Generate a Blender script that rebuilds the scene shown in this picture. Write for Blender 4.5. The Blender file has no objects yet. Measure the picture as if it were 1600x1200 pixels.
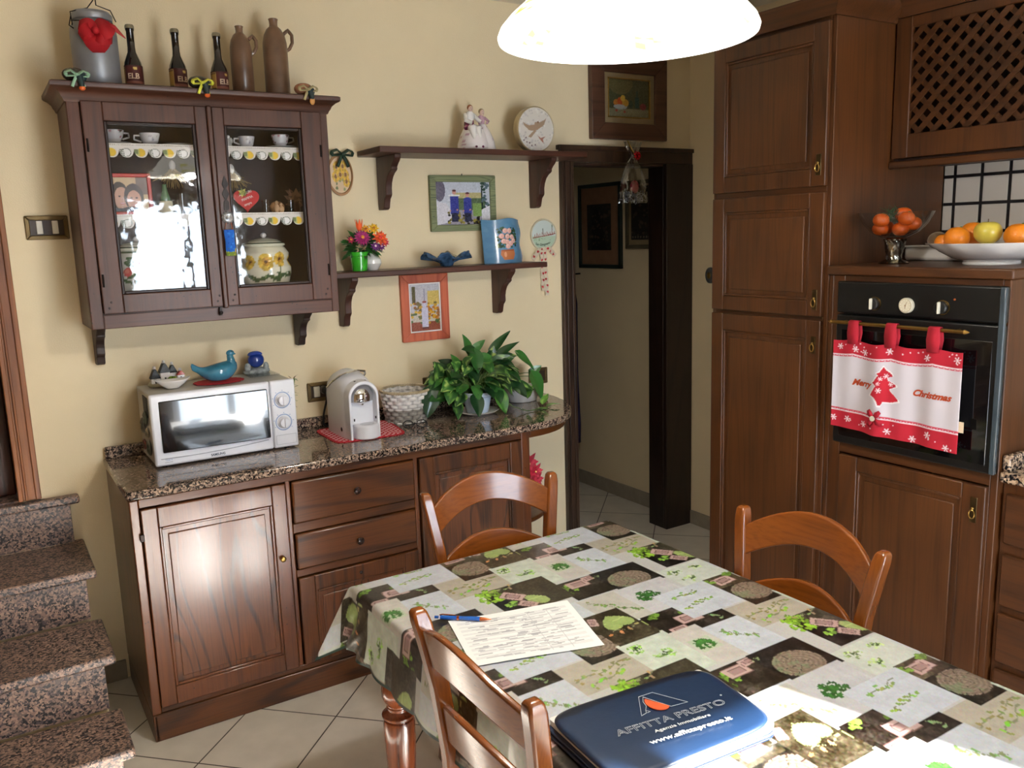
import bpy, bmesh, math, random
import numpy as np
from mathutils import Vector, Matrix
PI = math.pi
random.seed(7); RNG = np.random.default_rng(7)
S = bpy.context.scene
COL = S.collection

# ------------------------------------------------------------------ camera, light, exposure
def cam_setup():
    f, yaw, pitch, roll = 1325.34, .5600, -.1754, -.0318
    cy, sy, cp, sp = math.cos(yaw), math.sin(yaw), math.cos(pitch), math.sin(pitch)
    F = Vector((sy*cp, cy*cp, sp)); Rr = Vector((cy, -sy, 0)); U = Rr.cross(F)
    cr, sr = math.cos(roll), math.sin(roll)
    X = cr*Rr + sr*U; Y = -sr*Rr + cr*U
    cd = bpy.data.cameras.new('camera'); co = bpy.data.objects.new('camera', cd); COL.objects.link(co)
    M = Matrix((X, Y, -F)).transposed().to_4x4(); M.translation = Vector((-.3511, -3.5382, 1.7158))
    co.matrix_world = M
    cd.sensor_fit = 'HORIZONTAL'; cd.sensor_width = 36; cd.lens = f/1600*36; cd.clip_start = .05
    S.camera = co
cam_setup()
S.view_settings.view_transform = 'Standard'; S.view_settings.look = 'None'
S.view_settings.gamma = 1; S.view_settings.use_curve_mapping = False
S.view_settings.exposure = 0.0

W = bpy.data.worlds.new('sky'); S.world = W; W.use_nodes = True
W.node_tree.nodes['Background'].inputs[0].default_value = (.75, .87, 1, 1)
W.node_tree.nodes['Background'].inputs[1].default_value = 3.0

def lamp(name, kind, loc, energy, color, **kw):
    d = bpy.data.lights.new(name, kind); d.energy = energy; d.color = color
    for k, v in kw.items(): setattr(d, k, v)
    o = bpy.data.objects.new(name, d); COL.objects.link(o); o.location = loc
    return o
# low winter sun through the glazed door behind the camera
sun = lamp('sun', 'SUN', (2, -8, 4), 85, (1, .96, .9), angle=.012)
sun.rotation_euler = Vector((-.30, 1, -.49)).to_track_quat('-Z', 'Y').to_euler()
# daylight standing outside the glazed door (open sky and bright terrace)
day = lamp('daylight', 'AREA', (1.32, -5.35, 1.25), 250, (.76, .87, 1), shape='RECTANGLE', size=1.9, size_y=2.3)
day.rotation_euler = Vector((0, 1, 0)).to_track_quat('-Z', 'Z').to_euler()
# bulb of the hanging lamp
bulb = lamp('bulb', 'POINT', (.765, -2.18, 2.15), 36, (1, .975, .93), shadow_soft_size=.05)

# ------------------------------------------------------------------ helpers
def lin(c):
    c = [x/255 for x in c[:3]]
    return tuple(x/12.92 if x <= .04045 else ((x+.055)/1.055)**2.4 for x in c) + (1,)
def linA(a):
    a = np.clip(a/255., 0, 1); return np.where(a <= .04045, a/12.92, ((a+.055)/1.055)**2.4)

def new_mat(name):
    m = bpy.data.materials.new(name); m.use_nodes = True
    nt = m.node_tree; return m, nt, nt.nodes['Principled BSDF']
def N(nt, t, **kw):
    n = nt.nodes.new(t)
    for k, v in kw.items():
        if k.startswith('i_'):
            n.inputs[int(k[2:]) if k[2:].isdigit() else k[2:]].default_value = v
        else: setattr(n, k, v)
    return n
_mc = {}
def P(name, c=(200, 200, 200), rough=.5, metal=0, coat=0, var=.06, vs=25, bump=0, bs=80, emit=0, trans=0, sheen=0, alpha=1):
    if name in _mc: return _mc[name]
    m, nt, b = new_mat(name); L = nt.links
    tc = N(nt, 'ShaderNodeTexCoord')
    nz = N(nt, 'ShaderNodeTexNoise'); nz.inputs['Scale'].default_value = vs; nz.inputs['Detail'].default_value = 4
    L.new(tc.outputs['Object'], nz.inputs['Vector'])
    cr = N(nt, 'ShaderNodeValToRGB'); l = lin(c)
    cr.color_ramp.elements[0].position = .3; cr.color_ramp.elements[1].position = .7
    cr.color_ramp.elements[0].color = tuple(max(0, x*(1-var*2)) for x in l[:3]) + (1,)
    cr.color_ramp.elements[1].color = tuple(min(1, x*(1+var)) for x in l[:3]) + (1,)
    L.new(nz.outputs['Fac'], cr.inputs[0]); L.new(cr.outputs[0], b.inputs['Base Color'])
    b.inputs['Roughness'].default_value = rough; b.inputs['Metallic'].default_value = metal
    b.inputs['Coat Weight'].default_value = coat; b.inputs['Coat Roughness'].default_value = .08
    if sheen: b.inputs['Sheen Weight'].default_value = sheen
    if trans: b.inputs['Transmission Weight'].default_value = trans
    if alpha < 1: b.inputs['Alpha'].default_value = alpha
    if emit: L.new(cr.outputs[0], b.inputs['Emission Color']); b.inputs['Emission Strength'].default_value = emit
    if bump:
        n2 = N(nt, 'ShaderNodeTexNoise'); n2.inputs['Scale'].default_value = bs; n2.inputs['Detail'].default_value = 3
        L.new(tc.outputs['Object'], n2.inputs['Vector'])
        bp = N(nt, 'ShaderNodeBump'); bp.inputs['Strength'].default_value = bump; bp.inputs['Distance'].default_value = .003
        L.new(n2.outputs['Fac'], bp.inputs['Height']); L.new(bp.outputs[0], b.inputs['Normal'])
    _mc[name] = m; return m

def painted(name, rough=.4, coat=0, metal=0, bump=0):
    if name in _mc: return _mc[name]
    m, nt, b = new_mat(name); L = nt.links
    a = N(nt, 'ShaderNodeVertexColor', layer_name='Col')
    L.new(a.outputs[0], b.inputs['Base Color'])
    b.inputs['Roughness'].default_value = rough; b.inputs['Metallic'].default_value = metal
    b.inputs['Coat Weight'].default_value = coat; b.inputs['Coat Roughness'].default_value = .06
    if bump:
        tc = N(nt, 'ShaderNodeTexCoord'); n2 = N(nt, 'ShaderNodeTexNoise'); n2.inputs['Scale'].default_value = 60
        L.new(tc.outputs['Object'], n2.inputs['Vector'])
        bp = N(nt, 'ShaderNodeBump'); bp.inputs['Strength'].default_value = bump; bp.inputs['Distance'].default_value = .003
        L.new(n2.outputs['Fac'], bp.inputs['Height']); L.new(bp.outputs[0], b.inputs['Normal'])
    _mc[name] = m; return m

def wood(name, c1, c2, rough=.3, axis='z', coat=.4, k=13, sc=3.2, cathedral=1.0, stretch=.09, holes=False, lo=.35, cr_=.14):
    """c1 light ground, c2 dark grain; grain runs along axis"""
    if name in _mc: return _mc[name]
    m, nt, b = new_mat(name); L = nt.links
    tc = N(nt, 'ShaderNodeTexCoord'); mp = N(nt, 'ShaderNodeMapping')
    s = [sc, sc, sc]; s['xyz'.index(axis)] = sc*stretch; mp.inputs['Scale'].default_value = s
    L.new(tc.outputs['Object'], mp.inputs['Vector'])
    n1 = N(nt, 'ShaderNodeTexNoise'); n1.inputs['Scale'].default_value = 1.0; n1.inputs['Detail'].default_value = 1.5
    L.new(mp.outputs[0], n1.inputs['Vector'])
    mu = N(nt, 'ShaderNodeMath', operation='MULTIPLY'); mu.inputs[1].default_value = k*6.28; L.new(n1.outputs['Fac'], mu.inputs[0])
    si = N(nt, 'ShaderNodeMath', operation='SINE'); L.new(mu.outputs[0], si.inputs[0])
    mr = N(nt, 'ShaderNodeMapRange'); mr.inputs[1].default_value = lo; mr.inputs[2].default_value = 1; L.new(si.outputs[0], mr.inputs[0])
    mp2 = N(nt, 'ShaderNodeMapping'); s2 = [150, 150, 150]; s2['xyz'.index(axis)] = 5; mp2.inputs['Scale'].default_value = s2
    L.new(tc.outputs['Object'], mp2.inputs['Vector'])
    n2 = N(nt, 'ShaderNodeTexNoise'); n2.inputs['Scale'].default_value = 1.0; n2.inputs['Detail'].default_value = 3
    L.new(mp2.outputs[0], n2.inputs['Vector'])
    r2 = N(nt, 'ShaderNodeMapRange'); r2.inputs[1].default_value = .45; r2.inputs[2].default_value = .75; L.new(n2.outputs['Fac'], r2.inputs[0])
    n3 = N(nt, 'ShaderNodeTexNoise'); n3.inputs['Scale'].default_value = 3.5; n3.inputs['Detail'].default_value = 2
    L.new(tc.outputs['Object'], n3.inputs['Vector'])
    m1 = N(nt, 'ShaderNodeMath', operation='MULTIPLY'); m1.inputs[1].default_value = .6*cathedral; L.new(mr.outputs[0], m1.inputs[0])
    m2 = N(nt, 'ShaderNodeMath', operation='MULTIPLY_ADD'); m2.inputs[1].default_value = .45; L.new(r2.outputs[0], m2.inputs[0]); L.new(m1.outputs[0], m2.inputs[2])
    mx = N(nt, 'ShaderNodeMix', data_type='RGBA'); L.new(m2.outputs[0], mx.inputs[0])
    mx.inputs[6].default_value = lin(c1); mx.inputs[7].default_value = lin(c2)
    hs = N(nt, 'ShaderNodeMapRange'); hs.inputs[1].default_value = .3; hs.inputs[2].default_value = .7; hs.inputs[3].default_value = .78; hs.inputs[4].default_value = 1.12
    L.new(n3.outputs['Fac'], hs.inputs[0])
    mm = N(nt, 'ShaderNodeMix', data_type='RGBA', blend_type='MULTIPLY'); mm.inputs[0].default_value = 1
    L.new(mx.outputs[2], mm.inputs[6]); L.new(hs.outputs[0], mm.inputs[7])
    out = mm.outputs[2]
    if holes:
        vo = N(nt, 'ShaderNodeTexVoronoi'); vo.inputs['Scale'].default_value = 42; L.new(tc.outputs['Object'], vo.inputs['Vector'])
        lt = N(nt, 'ShaderNodeMath', operation='LESS_THAN'); lt.inputs[1].default_value = .10; L.new(vo.outputs['Distance'], lt.inputs[0])
        n4 = N(nt, 'ShaderNodeTexNoise'); n4.inputs['Scale'].default_value = 9; L.new(tc.outputs['Object'], n4.inputs['Vector'])
        g = N(nt, 'ShaderNodeMath', operation='GREATER_THAN'); g.inputs[1].default_value = .56; L.new(n4.outputs['Fac'], g.inputs[0])
        an = N(nt, 'ShaderNodeMath', operation='MULTIPLY'); L.new(lt.outputs[0], an.inputs[0]); L.new(g.outputs[0], an.inputs[1])
        mh = N(nt, 'ShaderNodeMix', data_type='RGBA'); L.new(an.outputs[0], mh.inputs[0]); L.new(out, mh.inputs[6]); mh.inputs[7].default_value = lin((30, 16, 10))
        out = mh.outputs[2]
    L.new(out, b.inputs['Base Color'])
    b.inputs['Roughness'].default_value = rough
    b.inputs['Coat Weight'].default_value = coat; b.inputs['Coat Roughness'].default_value = cr_
    bp = N(nt, 'ShaderNodeBump'); bp.inputs['Strength'].default_value = .12; bp.inputs['Distance'].default_value = .002; bp.invert = True
    L.new(m2.outputs[0], bp.inputs['Height']); L.new(bp.outputs[0], b.inputs['Normal'])
    _mc[name] = m; return m

def granite(name, cols, scale=150, rough=.12, coat=.3):
    m, nt, b = new_mat(name); L = nt.links
    tc = N(nt, 'ShaderNodeTexCoord')
    nz = N(nt, 'ShaderNodeTexNoise'); nz.inputs['Scale'].default_value = scale*.55; nz.inputs['Detail'].default_value = 2
    L.new(tc.outputs['Object'], nz.inputs['Vector'])
    mv = N(nt, 'ShaderNodeVectorMath', operation='MULTIPLY_ADD'); mv.inputs[1].default_value = (.012, .012, .012)
    L.new(nz.outputs['Color'], mv.inputs[0]); L.new(tc.outputs['Object'], mv.inputs[2])
    vo = N(nt, 'ShaderNodeTexVoronoi'); vo.inputs['Scale'].default_value = scale; L.new(mv.outputs[0], vo.inputs['Vector'])
    sep = N(nt, 'ShaderNodeSeparateColor'); L.new(vo.outputs['Color'], sep.inputs[0])
    nl = N(nt, 'ShaderNodeTexNoise'); nl.inputs['Scale'].default_value = 28; nl.inputs['Detail'].default_value = 2; L.new(tc.outputs['Object'], nl.inputs['Vector'])
    ad = N(nt, 'ShaderNodeMath', operation='MULTIPLY_ADD'); ad.inputs[1].default_value = .75
    L.new(nl.outputs['Fac'], ad.inputs[0]); L.new(sep.outputs[0], ad.inputs[2])
    sb = N(nt, 'ShaderNodeMath', operation='SUBTRACT'); sb.inputs[1].default_value = .37; L.new(ad.outputs[0], sb.inputs[0])
    cr = N(nt, 'ShaderNodeValToRGB'); cr.color_ramp.interpolation = 'CONSTANT'
    el = cr.color_ramp.elements
    while len(el) < len(cols): el.new(.5)
    for e, (p, c) in zip(el, cols): e.position = p; e.color = lin(c)
    L.new(sb.outputs[0], cr.inputs[0]); L.new(cr.outputs[0], b.inputs['Base Color'])
    b.inputs['Roughness'].default_value = rough; b.inputs['Coat Weight'].default_value = coat
    return m

# -------- mesh builder
class MB:
    def __init__(s): s.v = []; s.f = []; s.m = []
    def add(s, vs, fs, m=0):
        o = len(s.v); s.v += [tuple(v) for v in vs]; s.f += [tuple(i+o for i in f) for f in fs]; s.m += [m]*len(fs); return s
    def box(s, x0, x1, y0, y1, z0, z1, m=0):
        if x0 > x1: x0, x1 = x1, x0
        if y0 > y1: y0, y1 = y1, y0
        if z0 > z1: z0, z1 = z1, z0
        v = [(x, y, z) for z in (z0, z1) for y in (y0, y1) for x in (x0, x1)]
        return s.add(v, [(0, 2, 3, 1), (4, 5, 7, 6), (0, 1, 5, 4), (2, 6, 7, 3), (0, 4, 6, 2), (1, 3, 7, 5)], m)
    def prism(s, pts, axis, a, b, m=0):
        n = len(pts)
        ar = sum(pts[i][0]*pts[(i+1) % n][1]-pts[(i+1) % n][0]*pts[i][1] for i in range(n))
        if (ar < 0) != (axis == 'y'): pts = pts[::-1]
        def mk(p, t):
            return {'x': (t, p[0], p[1]), 'y': (p[0], t, p[1]), 'z': (p[0], p[1], t)}[axis]
        if a > b: a, b = b, a
        v = [mk(p, a) for p in pts] + [mk(p, b) for p in pts]
        f = [tuple(range(n-1, -1, -1)), tuple(range(n, 2*n))] + [(i, (i+1) % n, n+(i+1) % n, n+i) for i in range(n)]
        return s.add(v, f, m)
    def lathe(s, prof, c=(0, 0, 0), n=32, m=0, sx=1, sy=1, caps=True, rfn=None, frame=None):
        v = []; f = []
        for (r, z) in prof:
            for i in range(n):
                t = 2*PI*i/n; rr = r if rfn is None else rfn(r, z, t)
                p = Vector((rr*math.cos(t)*sx, rr*math.sin(t)*sy, z))
                if frame is not None: p = frame @ p
                v.append((p.x+c[0], p.y+c[1], p.z+c[2]))
        k = len(prof)
        for j in range(k-1):
            for i in range(n):
                a, b2 = j*n+i, j*n+(i+1) % n
                f.append((a, b2, b2+n, a+n))
        if caps:
            f.append(tuple(range(n-1, -1, -1))); f.append(tuple(range((k-1)*n, k*n)))
        return s.add(v, f, m)
    def tube(s, pts, r, n=8, m=0, caps=True, flat=1):
        pts = [Vector(p) for p in pts]; k = len(pts)
        rs = r if isinstance(r, (list, tuple)) else [r]*k
        v = []; up = None
        for i, p in enumerate(pts):
            t = (pts[min(i+1, k-1)]-pts[max(i-1, 0)])
            t = t.normalized() if t.length > 1e-9 else Vector((0, 0, 1))
            if up is None:
                up = Vector((0, 0, 1)) if abs(t.z) < .9 else Vector((1, 0, 0))
            up = (up - t*up.dot(t)); up = up.normalized() if up.length > 1e-6 else t.orthogonal().normalized()
            sd = t.cross(up)
            for j in range(n):
                a = 2*PI*j/n; v.append(p + rs[i]*(math.cos(a)*sd + math.sin(a)*up*flat))
        f = [(i*n+j, i*n+(j+1) % n, (i+1)*n+(j+1) % n, (i+1)*n+j) for i in range(k-1) for j in range(n)]
        if caps: f += [tuple(range(n-1, -1, -1)), tuple(range((k-1)*n, k*n))]
        return s.add(v, f, m)
    def ell(s, c, r, n=16, m=0, nz=None, frame=None, fn=None):
        if not isinstance(r, (list, tuple)): r = (r, r, r)
        nz = nz or max(6, n//2); v = []; 
        for j in range(nz+1):
            ph = -PI/2+PI*j/nz
            for i in range(n):
                t = 2*PI*i/n
                d = Vector((math.cos(ph)*math.cos(t), math.cos(ph)*math.sin(t), math.sin(ph)))
                if fn: d = d*fn(d)
                p = Vector((d.x*r[0], d.y*r[1], d.z*r[2]))
                if frame is not None: p = frame @ p
                v.append((p.x+c[0], p.y+c[1], p.z+c[2]))
        f = [(j*n+i, j*n+(i+1) % n, (j+1)*n+(i+1) % n, (j+1)*n+i) for j in range(nz) for i in range(n)]
        return s.add(v, f, m)
    def grid(s, nu, nv, fn, m=0, wrap=False):
        v = [fn(i/(nu-1), j/(nv-1)) for j in range(nv) for i in range(nu)]
        f = [(j*nu+i, j*nu+i+1, (j+1)*nu+i+1, (j+1)*nu+i) for j in range(nv-1) for i in range(nu-1)]
        return s.add(v, f, m)

def wloc(o):
    v = Vector((0, 0, 0))
    while o is not None: v += o.location; o = o.parent
    return v
def finish(name, me, mats, parent, smooth=35, bevel=0, solid=0, sub=0, segs=2):
    if not isinstance(mats, (list, tuple)): mats = [mats]
    for m in mats: me.materials.append(m)
    o = bpy.data.objects.new(name, me); COL.objects.link(o)
    if parent is not None: o.parent = parent
    if smooth:
        me.shade_smooth()
        if smooth < 180: me.set_sharp_from_angle(angle=math.radians(smooth))
    if solid:
        md = o.modifiers.new('solid', 'SOLIDIFY'); md.thickness = solid; md.offset = 0
    if bevel:
        md = o.modifiers.new('bevel', 'BEVEL'); md.width = bevel; md.segments = segs; md.limit_method = 'ANGLE'; md.angle_limit = math.radians(40)
        md.harden_normals = False
    if sub:
        md = o.modifiers.new('sub', 'SUBSURF'); md.levels = sub; md.render_levels = sub
    return o
SPLITN = {'face_stile', 'face_rail', 'rail', 'side', 'catch', 'bracket_pin', 'end_wall', 'figures', 'shoes', 'glazing_bead_', 'bar_bracket', 'peg', 'dial_mark', 'stretcher', 'wing', 'top_and_bottom', 'pistils'}
def loose(mb):
    par = list(range(len(mb.v)))
    def fd(i):
        while par[i] != i: par[i] = par[par[i]]; i = par[i]
        return i
    for f in mb.f:
        for j in f[1:]: par[fd(j)] = fd(f[0])
    gr = {}
    for k, f in enumerate(mb.f): gr.setdefault(fd(f[0]), []).append(k)
    out = []
    for ks in gr.values():
        m = MB(); idx = {}
        for k in ks:
            for i in mb.f[k]:
                if i not in idx: idx[i] = len(m.v); m.v.append(mb.v[i])
            m.f.append(tuple(idx[i] for i in mb.f[k])); m.m.append(mb.m[k])
        out.append(m)
    return out
def obj(name, mb, mats, parent=None, **kw):
    if parent is not None and name in SPLITN:
        o = None
        for m in loose(mb): o = obj1(name, m, mats, parent, **dict(kw))
        return o
    return obj1(name, mb, mats, parent, **kw)
def obj1(name, mb, mats, parent=None, **kw):
    """mesh given in room coordinates; stored local to its parent, or centred on its own base when it stands alone"""
    me = bpy.data.meshes.new(name)
    vs = mb.v
    if parent is not None: org = wloc(parent); loc = None
    else:
        xs = [v[0] for v in vs]; ys = [v[1] for v in vs]; zs = [v[2] for v in vs]
        org = Vector(((min(xs)+max(xs))/2, (min(ys)+max(ys))/2, min(zs))); loc = org
    me.from_pydata([(v[0]-org.x, v[1]-org.y, v[2]-org.z) for v in vs], [], mb.f)
    if any(mb.m): me.polygons.foreach_set('material_index', mb.m)
    me.validate(); me.update()
    if kw.pop('fixn', True):
        bm = bmesh.new(); bm.from_mesh(me); bmesh.ops.recalc_face_normals(bm, faces=bm.faces); bm.to_mesh(me); bm.free()
    col = kw.pop('col', None)
    if col is not None: set_col(me, col(np.array(vs)))
    o = finish(name, me, mats, parent, **kw)
    if loc is not None: o.location = loc
    return o
def set_col(me, rgb):
    a = me.color_attributes.new('Col', 'FLOAT_COLOR', 'POINT')
    c = np.ones((len(me.vertices), 4), np.float32); c[:, :3] = linA(np.asarray(rgb, float))
    a.data.foreach_set('color', c.ravel())
def grid_obj(name, Pt, C, mats, parent=None, smooth=180, flip=False, **kw):
    """Pt (nv,nu,3) points and C (nv,nu,3) sRGB colours"""
    nv, nu = Pt.shape[:2]; vs = Pt.reshape(-1, 3)
    if parent is not None: org = np.array(wloc(parent)); loc = None
    else: org = np.array([(vs[:, 0].min()+vs[:, 0].max())/2, (vs[:, 1].min()+vs[:, 1].max())/2, vs[:, 2].min()]); loc = org
    me = bpy.data.meshes.new(name); me.vertices.add(len(vs)); me.vertices.foreach_set('co', (vs-org).astype(np.float32).ravel())
    idx = np.arange(nu*nv).reshape(nv, nu)
    q = np.stack([idx[:-1, :-1], idx[:-1, 1:], idx[1:, 1:], idx[1:, :-1]], -1).reshape(-1, 4)
    if flip: q = q[:, ::-1]
    me.loops.add(q.size); me.loops.foreach_set('vertex_index', q.ravel().astype(np.int32))
    me.polygons.add(len(q)); me.polygons.foreach_set('loop_start', np.arange(0, q.size, 4, dtype=np.int32))
    me.update(calc_edges=True); me.validate()
    set_col(me, C.reshape(-1, 3))
    o = finish(name, me, mats, parent, smooth=smooth, **kw)
    if loc is not None: o.location = loc
    return o
def thing(name, label, cat, loc, group=None):
    o = bpy.data.objects.new(name, None); COL.objects.link(o); o.location = loc; o.empty_display_size = .05
    return tag(o, label, cat, group)
def tag(o, label, cat, group=None):
    o['label'] = label; o['category'] = cat
    if group: o['group'] = group
    return o
def struct(name, mb, mat, **kw):
    o = obj(name, mb, mat, **kw); o['kind'] = 'structure'; return o
def dup(root, loc, rz, label, group=None, name=None):
    def cp(o, par):
        c = o.copy(); COL.objects.link(c); c.parent = par
        for ch in list(o.children): cp(ch, c)
        return c
    r = cp(root, None); r.location = loc; r.rotation_euler = (0, 0, rz); r['label'] = label
    if group: r['group'] = group
    return r
def text(name, body, parent, org, U, V, size, mat, ext=.0004, outline=0, align='LEFT', shear=0, spacing=1, wide=1, bold=0):
    cu = bpy.data.curves.new(name, 'FONT'); cu.body = body; cu.size = size; cu.extrude = ext; cu.align_x = align
    cu.shear = shear; cu.space_character = spacing; cu.resolution_u = 3
    if outline: cu.fill_mode = 'NONE'; cu.bevel_depth = outline; cu.bevel_resolution = 0; cu.extrude = 0
    if bold: cu.offset = bold
    to = bpy.data.objects.new('tmp', cu); COL.objects.link(to)
    dg = bpy.context.evaluated_depsgraph_get(); me = bpy.data.meshes.new_from_object(to.evaluated_get(dg))
    bpy.data.objects.remove(to)
    U = Vector(U).normalized(); V = Vector(V); V = (V-U*V.dot(U)).normalized(); Wn = U.cross(V)
    pw = wloc(parent) if parent else Vector((0, 0, 0))
    o = Vector(org)-pw
    for v in me.vertices:
        c = v.co.copy(); v.co = o + U*c.x*wide + V*c.y + Wn*c.z
    me.name = name
    ob = finish(name, me, mat, parent, smooth=0); return ob

# -------- small raster painter (for prints, paintings, photos); u right, v up, 0..1
class Cv:
    def __init__(s, w, h, bg=(255, 255, 255), asp=None):
        s.w, s.h = w, h; s.a = np.zeros((h, w, 3)); s.a[:] = bg
        s.U, s.V = np.meshgrid(np.linspace(0, 1, w), np.linspace(0, 1, h)); s.asp = asp or w/h
    def put(s, mask, c, al=1.): s.a[mask] = s.a[mask]*(1-al)+np.array(c, float)*al
    def rect(s, u0, v0, u1, v1, c, al=1.): s.put((s.U >= u0) & (s.U <= u1) & (s.V >= v0) & (s.V <= v1), c, al); return s
    def ell(s, u, v, ru, rv, c, al=1., ang=0):
        du, dv = s.U-u, s.V-v; ca, sa = math.cos(ang), math.sin(ang)
        x = du*ca+dv*sa; y = -du*sa+dv*ca
        s.put((x/ru)**2+(y/rv)**2 <= 1, c, al); return s
    def poly(s, pts, c, al=1.):
        ins = np.zeros(s.U.shape, bool); n = len(pts)
        for i in range(n):
            x1, y1 = pts[i]; x2, y2 = pts[(i+1) % n]
            if y1 == y2: continue
            cond = ((s.V < y1) != (s.V < y2)) & (s.U < (x2-x1)*(s.V-y1)/(y2-y1)+x1)
            ins ^= cond
        s.put(ins, c, al); return s
    def line(s, pts, wd, c, al=1.):
        for (x1, y1), (x2, y2) in zip(pts[:-1], pts[1:]):
            dx, dy = x2-x1, y2-y1; L2 = dx*dx+dy*dy+1e-12
            t = np.clip(((s.U-x1)*dx+(s.V-y1)*dy)/L2, 0, 1)
            s.put(np.hypot(s.U-x1-t*dx, (s.V-y1-t*dy)) <= wd/2, c, al)
        return s
    def blobs(s, n, box, r, cols, al=1., seed=0):
        g = random.Random(seed)
        for _ in range(n):
            u = g.uniform(box[0], box[2]); v = g.uniform(box[1], box[3]); k = g.uniform(.5, 1)*r
            s.ell(u, v, k, k*s.asp*g.uniform(.6, 1), g.choice(cols), al, 0)
        return s
    def noise(s, amp, k=1, seed=0):
        g = np.random.default_rng(seed); n = g.normal(0, 1, (s.h//k+2, s.w//k+2, 1))
        n = np.repeat(np.repeat(n, k, 0), k, 1)[:s.h, :s.w]
        s.a = np.clip(s.a+n*amp, 0, 255); return s
def board(name, cv, org, U, V, mat, parent=None, **kw):
    """flat print: lower-left corner org, edge vectors U, V"""
    o, U, V = (np.array(x, float) for x in (org, U, V))
    Pt = o+cv.U[..., None]*U+cv.V[..., None]*V
    return grid_obj(name, Pt, cv.a, mat, parent, **kw)
# ------------------------------------------------------------------ materials
M = {}
M['oak_z'] = wood('dark_oak_vertical', (98, 54, 20), (40, 20, 8), rough=.34, axis='z', coat=.25)
M['oak_x'] = wood('dark_oak_across', (98, 54, 20), (44, 22, 8), rough=.34, axis='x', coat=.22)
M['oak_y'] = wood('dark_oak_depth', (98, 54, 20), (46, 24, 9), rough=.32, axis='y', coat=.35)
M['oakworm_z'] = wood('wormy_oak', (108, 56, 20), (54, 27, 10), rough=.3, axis='z', coat=.8, cr_=.18, cathedral=.5, holes=True)
M['oakpanel'] = wood('oak_door_panel', (112, 62, 28), (32, 17, 8), rough=.36, axis='z', coat=.9, cr_=.2, k=15, sc=4.5, stretch=.16, lo=.6)
M['tall_z'] = wood('chestnut_vertical', (88, 50, 21), (54, 29, 12), rough=.4, axis='z', coat=.08, cathedral=.6)
M['tall_y'] = wood('chestnut_across', (84, 48, 21), (50, 27, 12), rough=.4, axis='y', coat=.08, cathedral=.6)
M['tallpanel'] = wood('chestnut_panel', (92, 54, 25), (58, 33, 15), rough=.4, axis='z', coat=.08, cathedral=.5, sc=5)
M['hutch_z'] = wood('old_red_wood_vertical', (84, 47, 30), (46, 24, 16), rough=.48, axis='z', coat=.06, cathedral=.55, holes=True)
M['hutch_x'] = wood('old_red_wood_across', (84, 47, 30), (46, 24, 16), rough=.48, axis='x', coat=.06, cathedral=.55, holes=True)
M['hutch_d'] = wood('old_dark_wood', (44, 24, 18), (24, 12, 10), rough=.55, axis='z', coat=.1)
M['shelf'] = wood('shelf_wood', (78, 42, 28), (46, 23, 16), rough=.45, axis='x', coat=.1, cathedral=.5)
M['bracket'] = wood('bracket_wood', (72, 39, 27), (42, 22, 15), rough=.5, axis='z', coat=.1, cathedral=.5)
M['casing'] = wood('dark_door_casing', (62, 42, 28), (28, 17, 12), rough=.4, axis='z', coat=.2)
M['casing_l'] = wood('light_door_casing', (150, 92, 50), (108, 60, 32), rough=.4, axis='z', coat=.2)
M['chair'] = wood('honey_beech', (126, 66, 20), (86, 42, 13), rough=.26, axis='z', coat=.5, cathedral=.35, sc=5)
M['chair_x'] = wood('honey_beech_across', (126, 66, 20), (84, 41, 13), rough=.26, axis='x', coat=.5, cathedral=.35, sc=5)
M['leg'] = wood('turned_table_wood', (138, 72, 38), (66, 30, 18), rough=.25, axis='z', coat=.7, sc=5, k=8)
M['granite'] = granite('polished_granite', [(0, (24, 20, 20)), (.26, (60, 50, 46)), (.40, (128, 110, 98)), (.62, (180, 154, 134)), (.86, (100, 84, 76))], 190, .1, .4)
M['granite_s'] = granite('stair_granite', [(0, (40, 38, 40)), (.24, (86, 76, 76)), (.40, (144, 118, 106)), (.68, (172, 142, 124)), (.86, (112, 96, 90))], 160, .4, .05)
M['granite_k'] = granite('kitchen_granite', [(0, (24, 22, 24)), (.3, (96, 84, 78)), (.45, (190, 165, 140)), (.8, (150, 122, 100))], 130, .15, .3)
M['wall'] = P('cream_wall_paint', (232, 214, 178), .75, var=.03, vs=2.5, bump=.25, bs=220)
M['hallwall'] = P('shade_darkened_hall_paint', (112, 98, 70), .8, var=.05, vs=3, bump=.2, bs=200)  # wall paint darkened: the dim hall's shade is put into the colour
M['ceiling'] = P('white_ceiling_paint', (226, 218, 200), .9, var=.02, vs=2)
M['white'] = P('white_plastic', (232, 232, 238), .28, coat=.3, var=.01)
M['whitemat'] = P('white_matt', (230, 228, 224), .6, var=.02)
M['ceramic'] = P('white_ceramic', (236, 232, 228), .14, coat=.5, var=.02)
M['black'] = P('black_plastic', (16, 16, 18), .35, var=.05)
M['blackglass'] = P('black_glass', (8, 8, 10), .03, coat=1, var=0)
M['chrome'] = P('chrome', (220, 220, 222), .06, metal=1, var=0)
M['brass'] = P('brass', (176, 142, 78), .28, metal=1, var=.1)
M['oldbrass'] = P('old_brass', (96, 78, 50), .38, metal=.9, var=.2)
M['iron'] = P('dark_iron', (34, 26, 22), .45, metal=.6, var=.2)
M['knob'] = P('dark_wood_knob', (48, 24, 16), .2, coat=.8, var=.1)
M['bronze'] = P('bronze_plate', (118, 98, 64), .4, metal=.75, var=.15)
M['paint'] = painted('printed_surface', .5)
M['paintgloss'] = painted('glazed_painted_surface', .18, coat=.5)
M['paintglass'] = painted('photo_behind_glass', .12, coat=.8)
M['cloth'] = painted('printed_oilcloth', .33, coat=.25, bump=.08)
M['fabric'] = painted('printed_cotton', .9)
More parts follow.
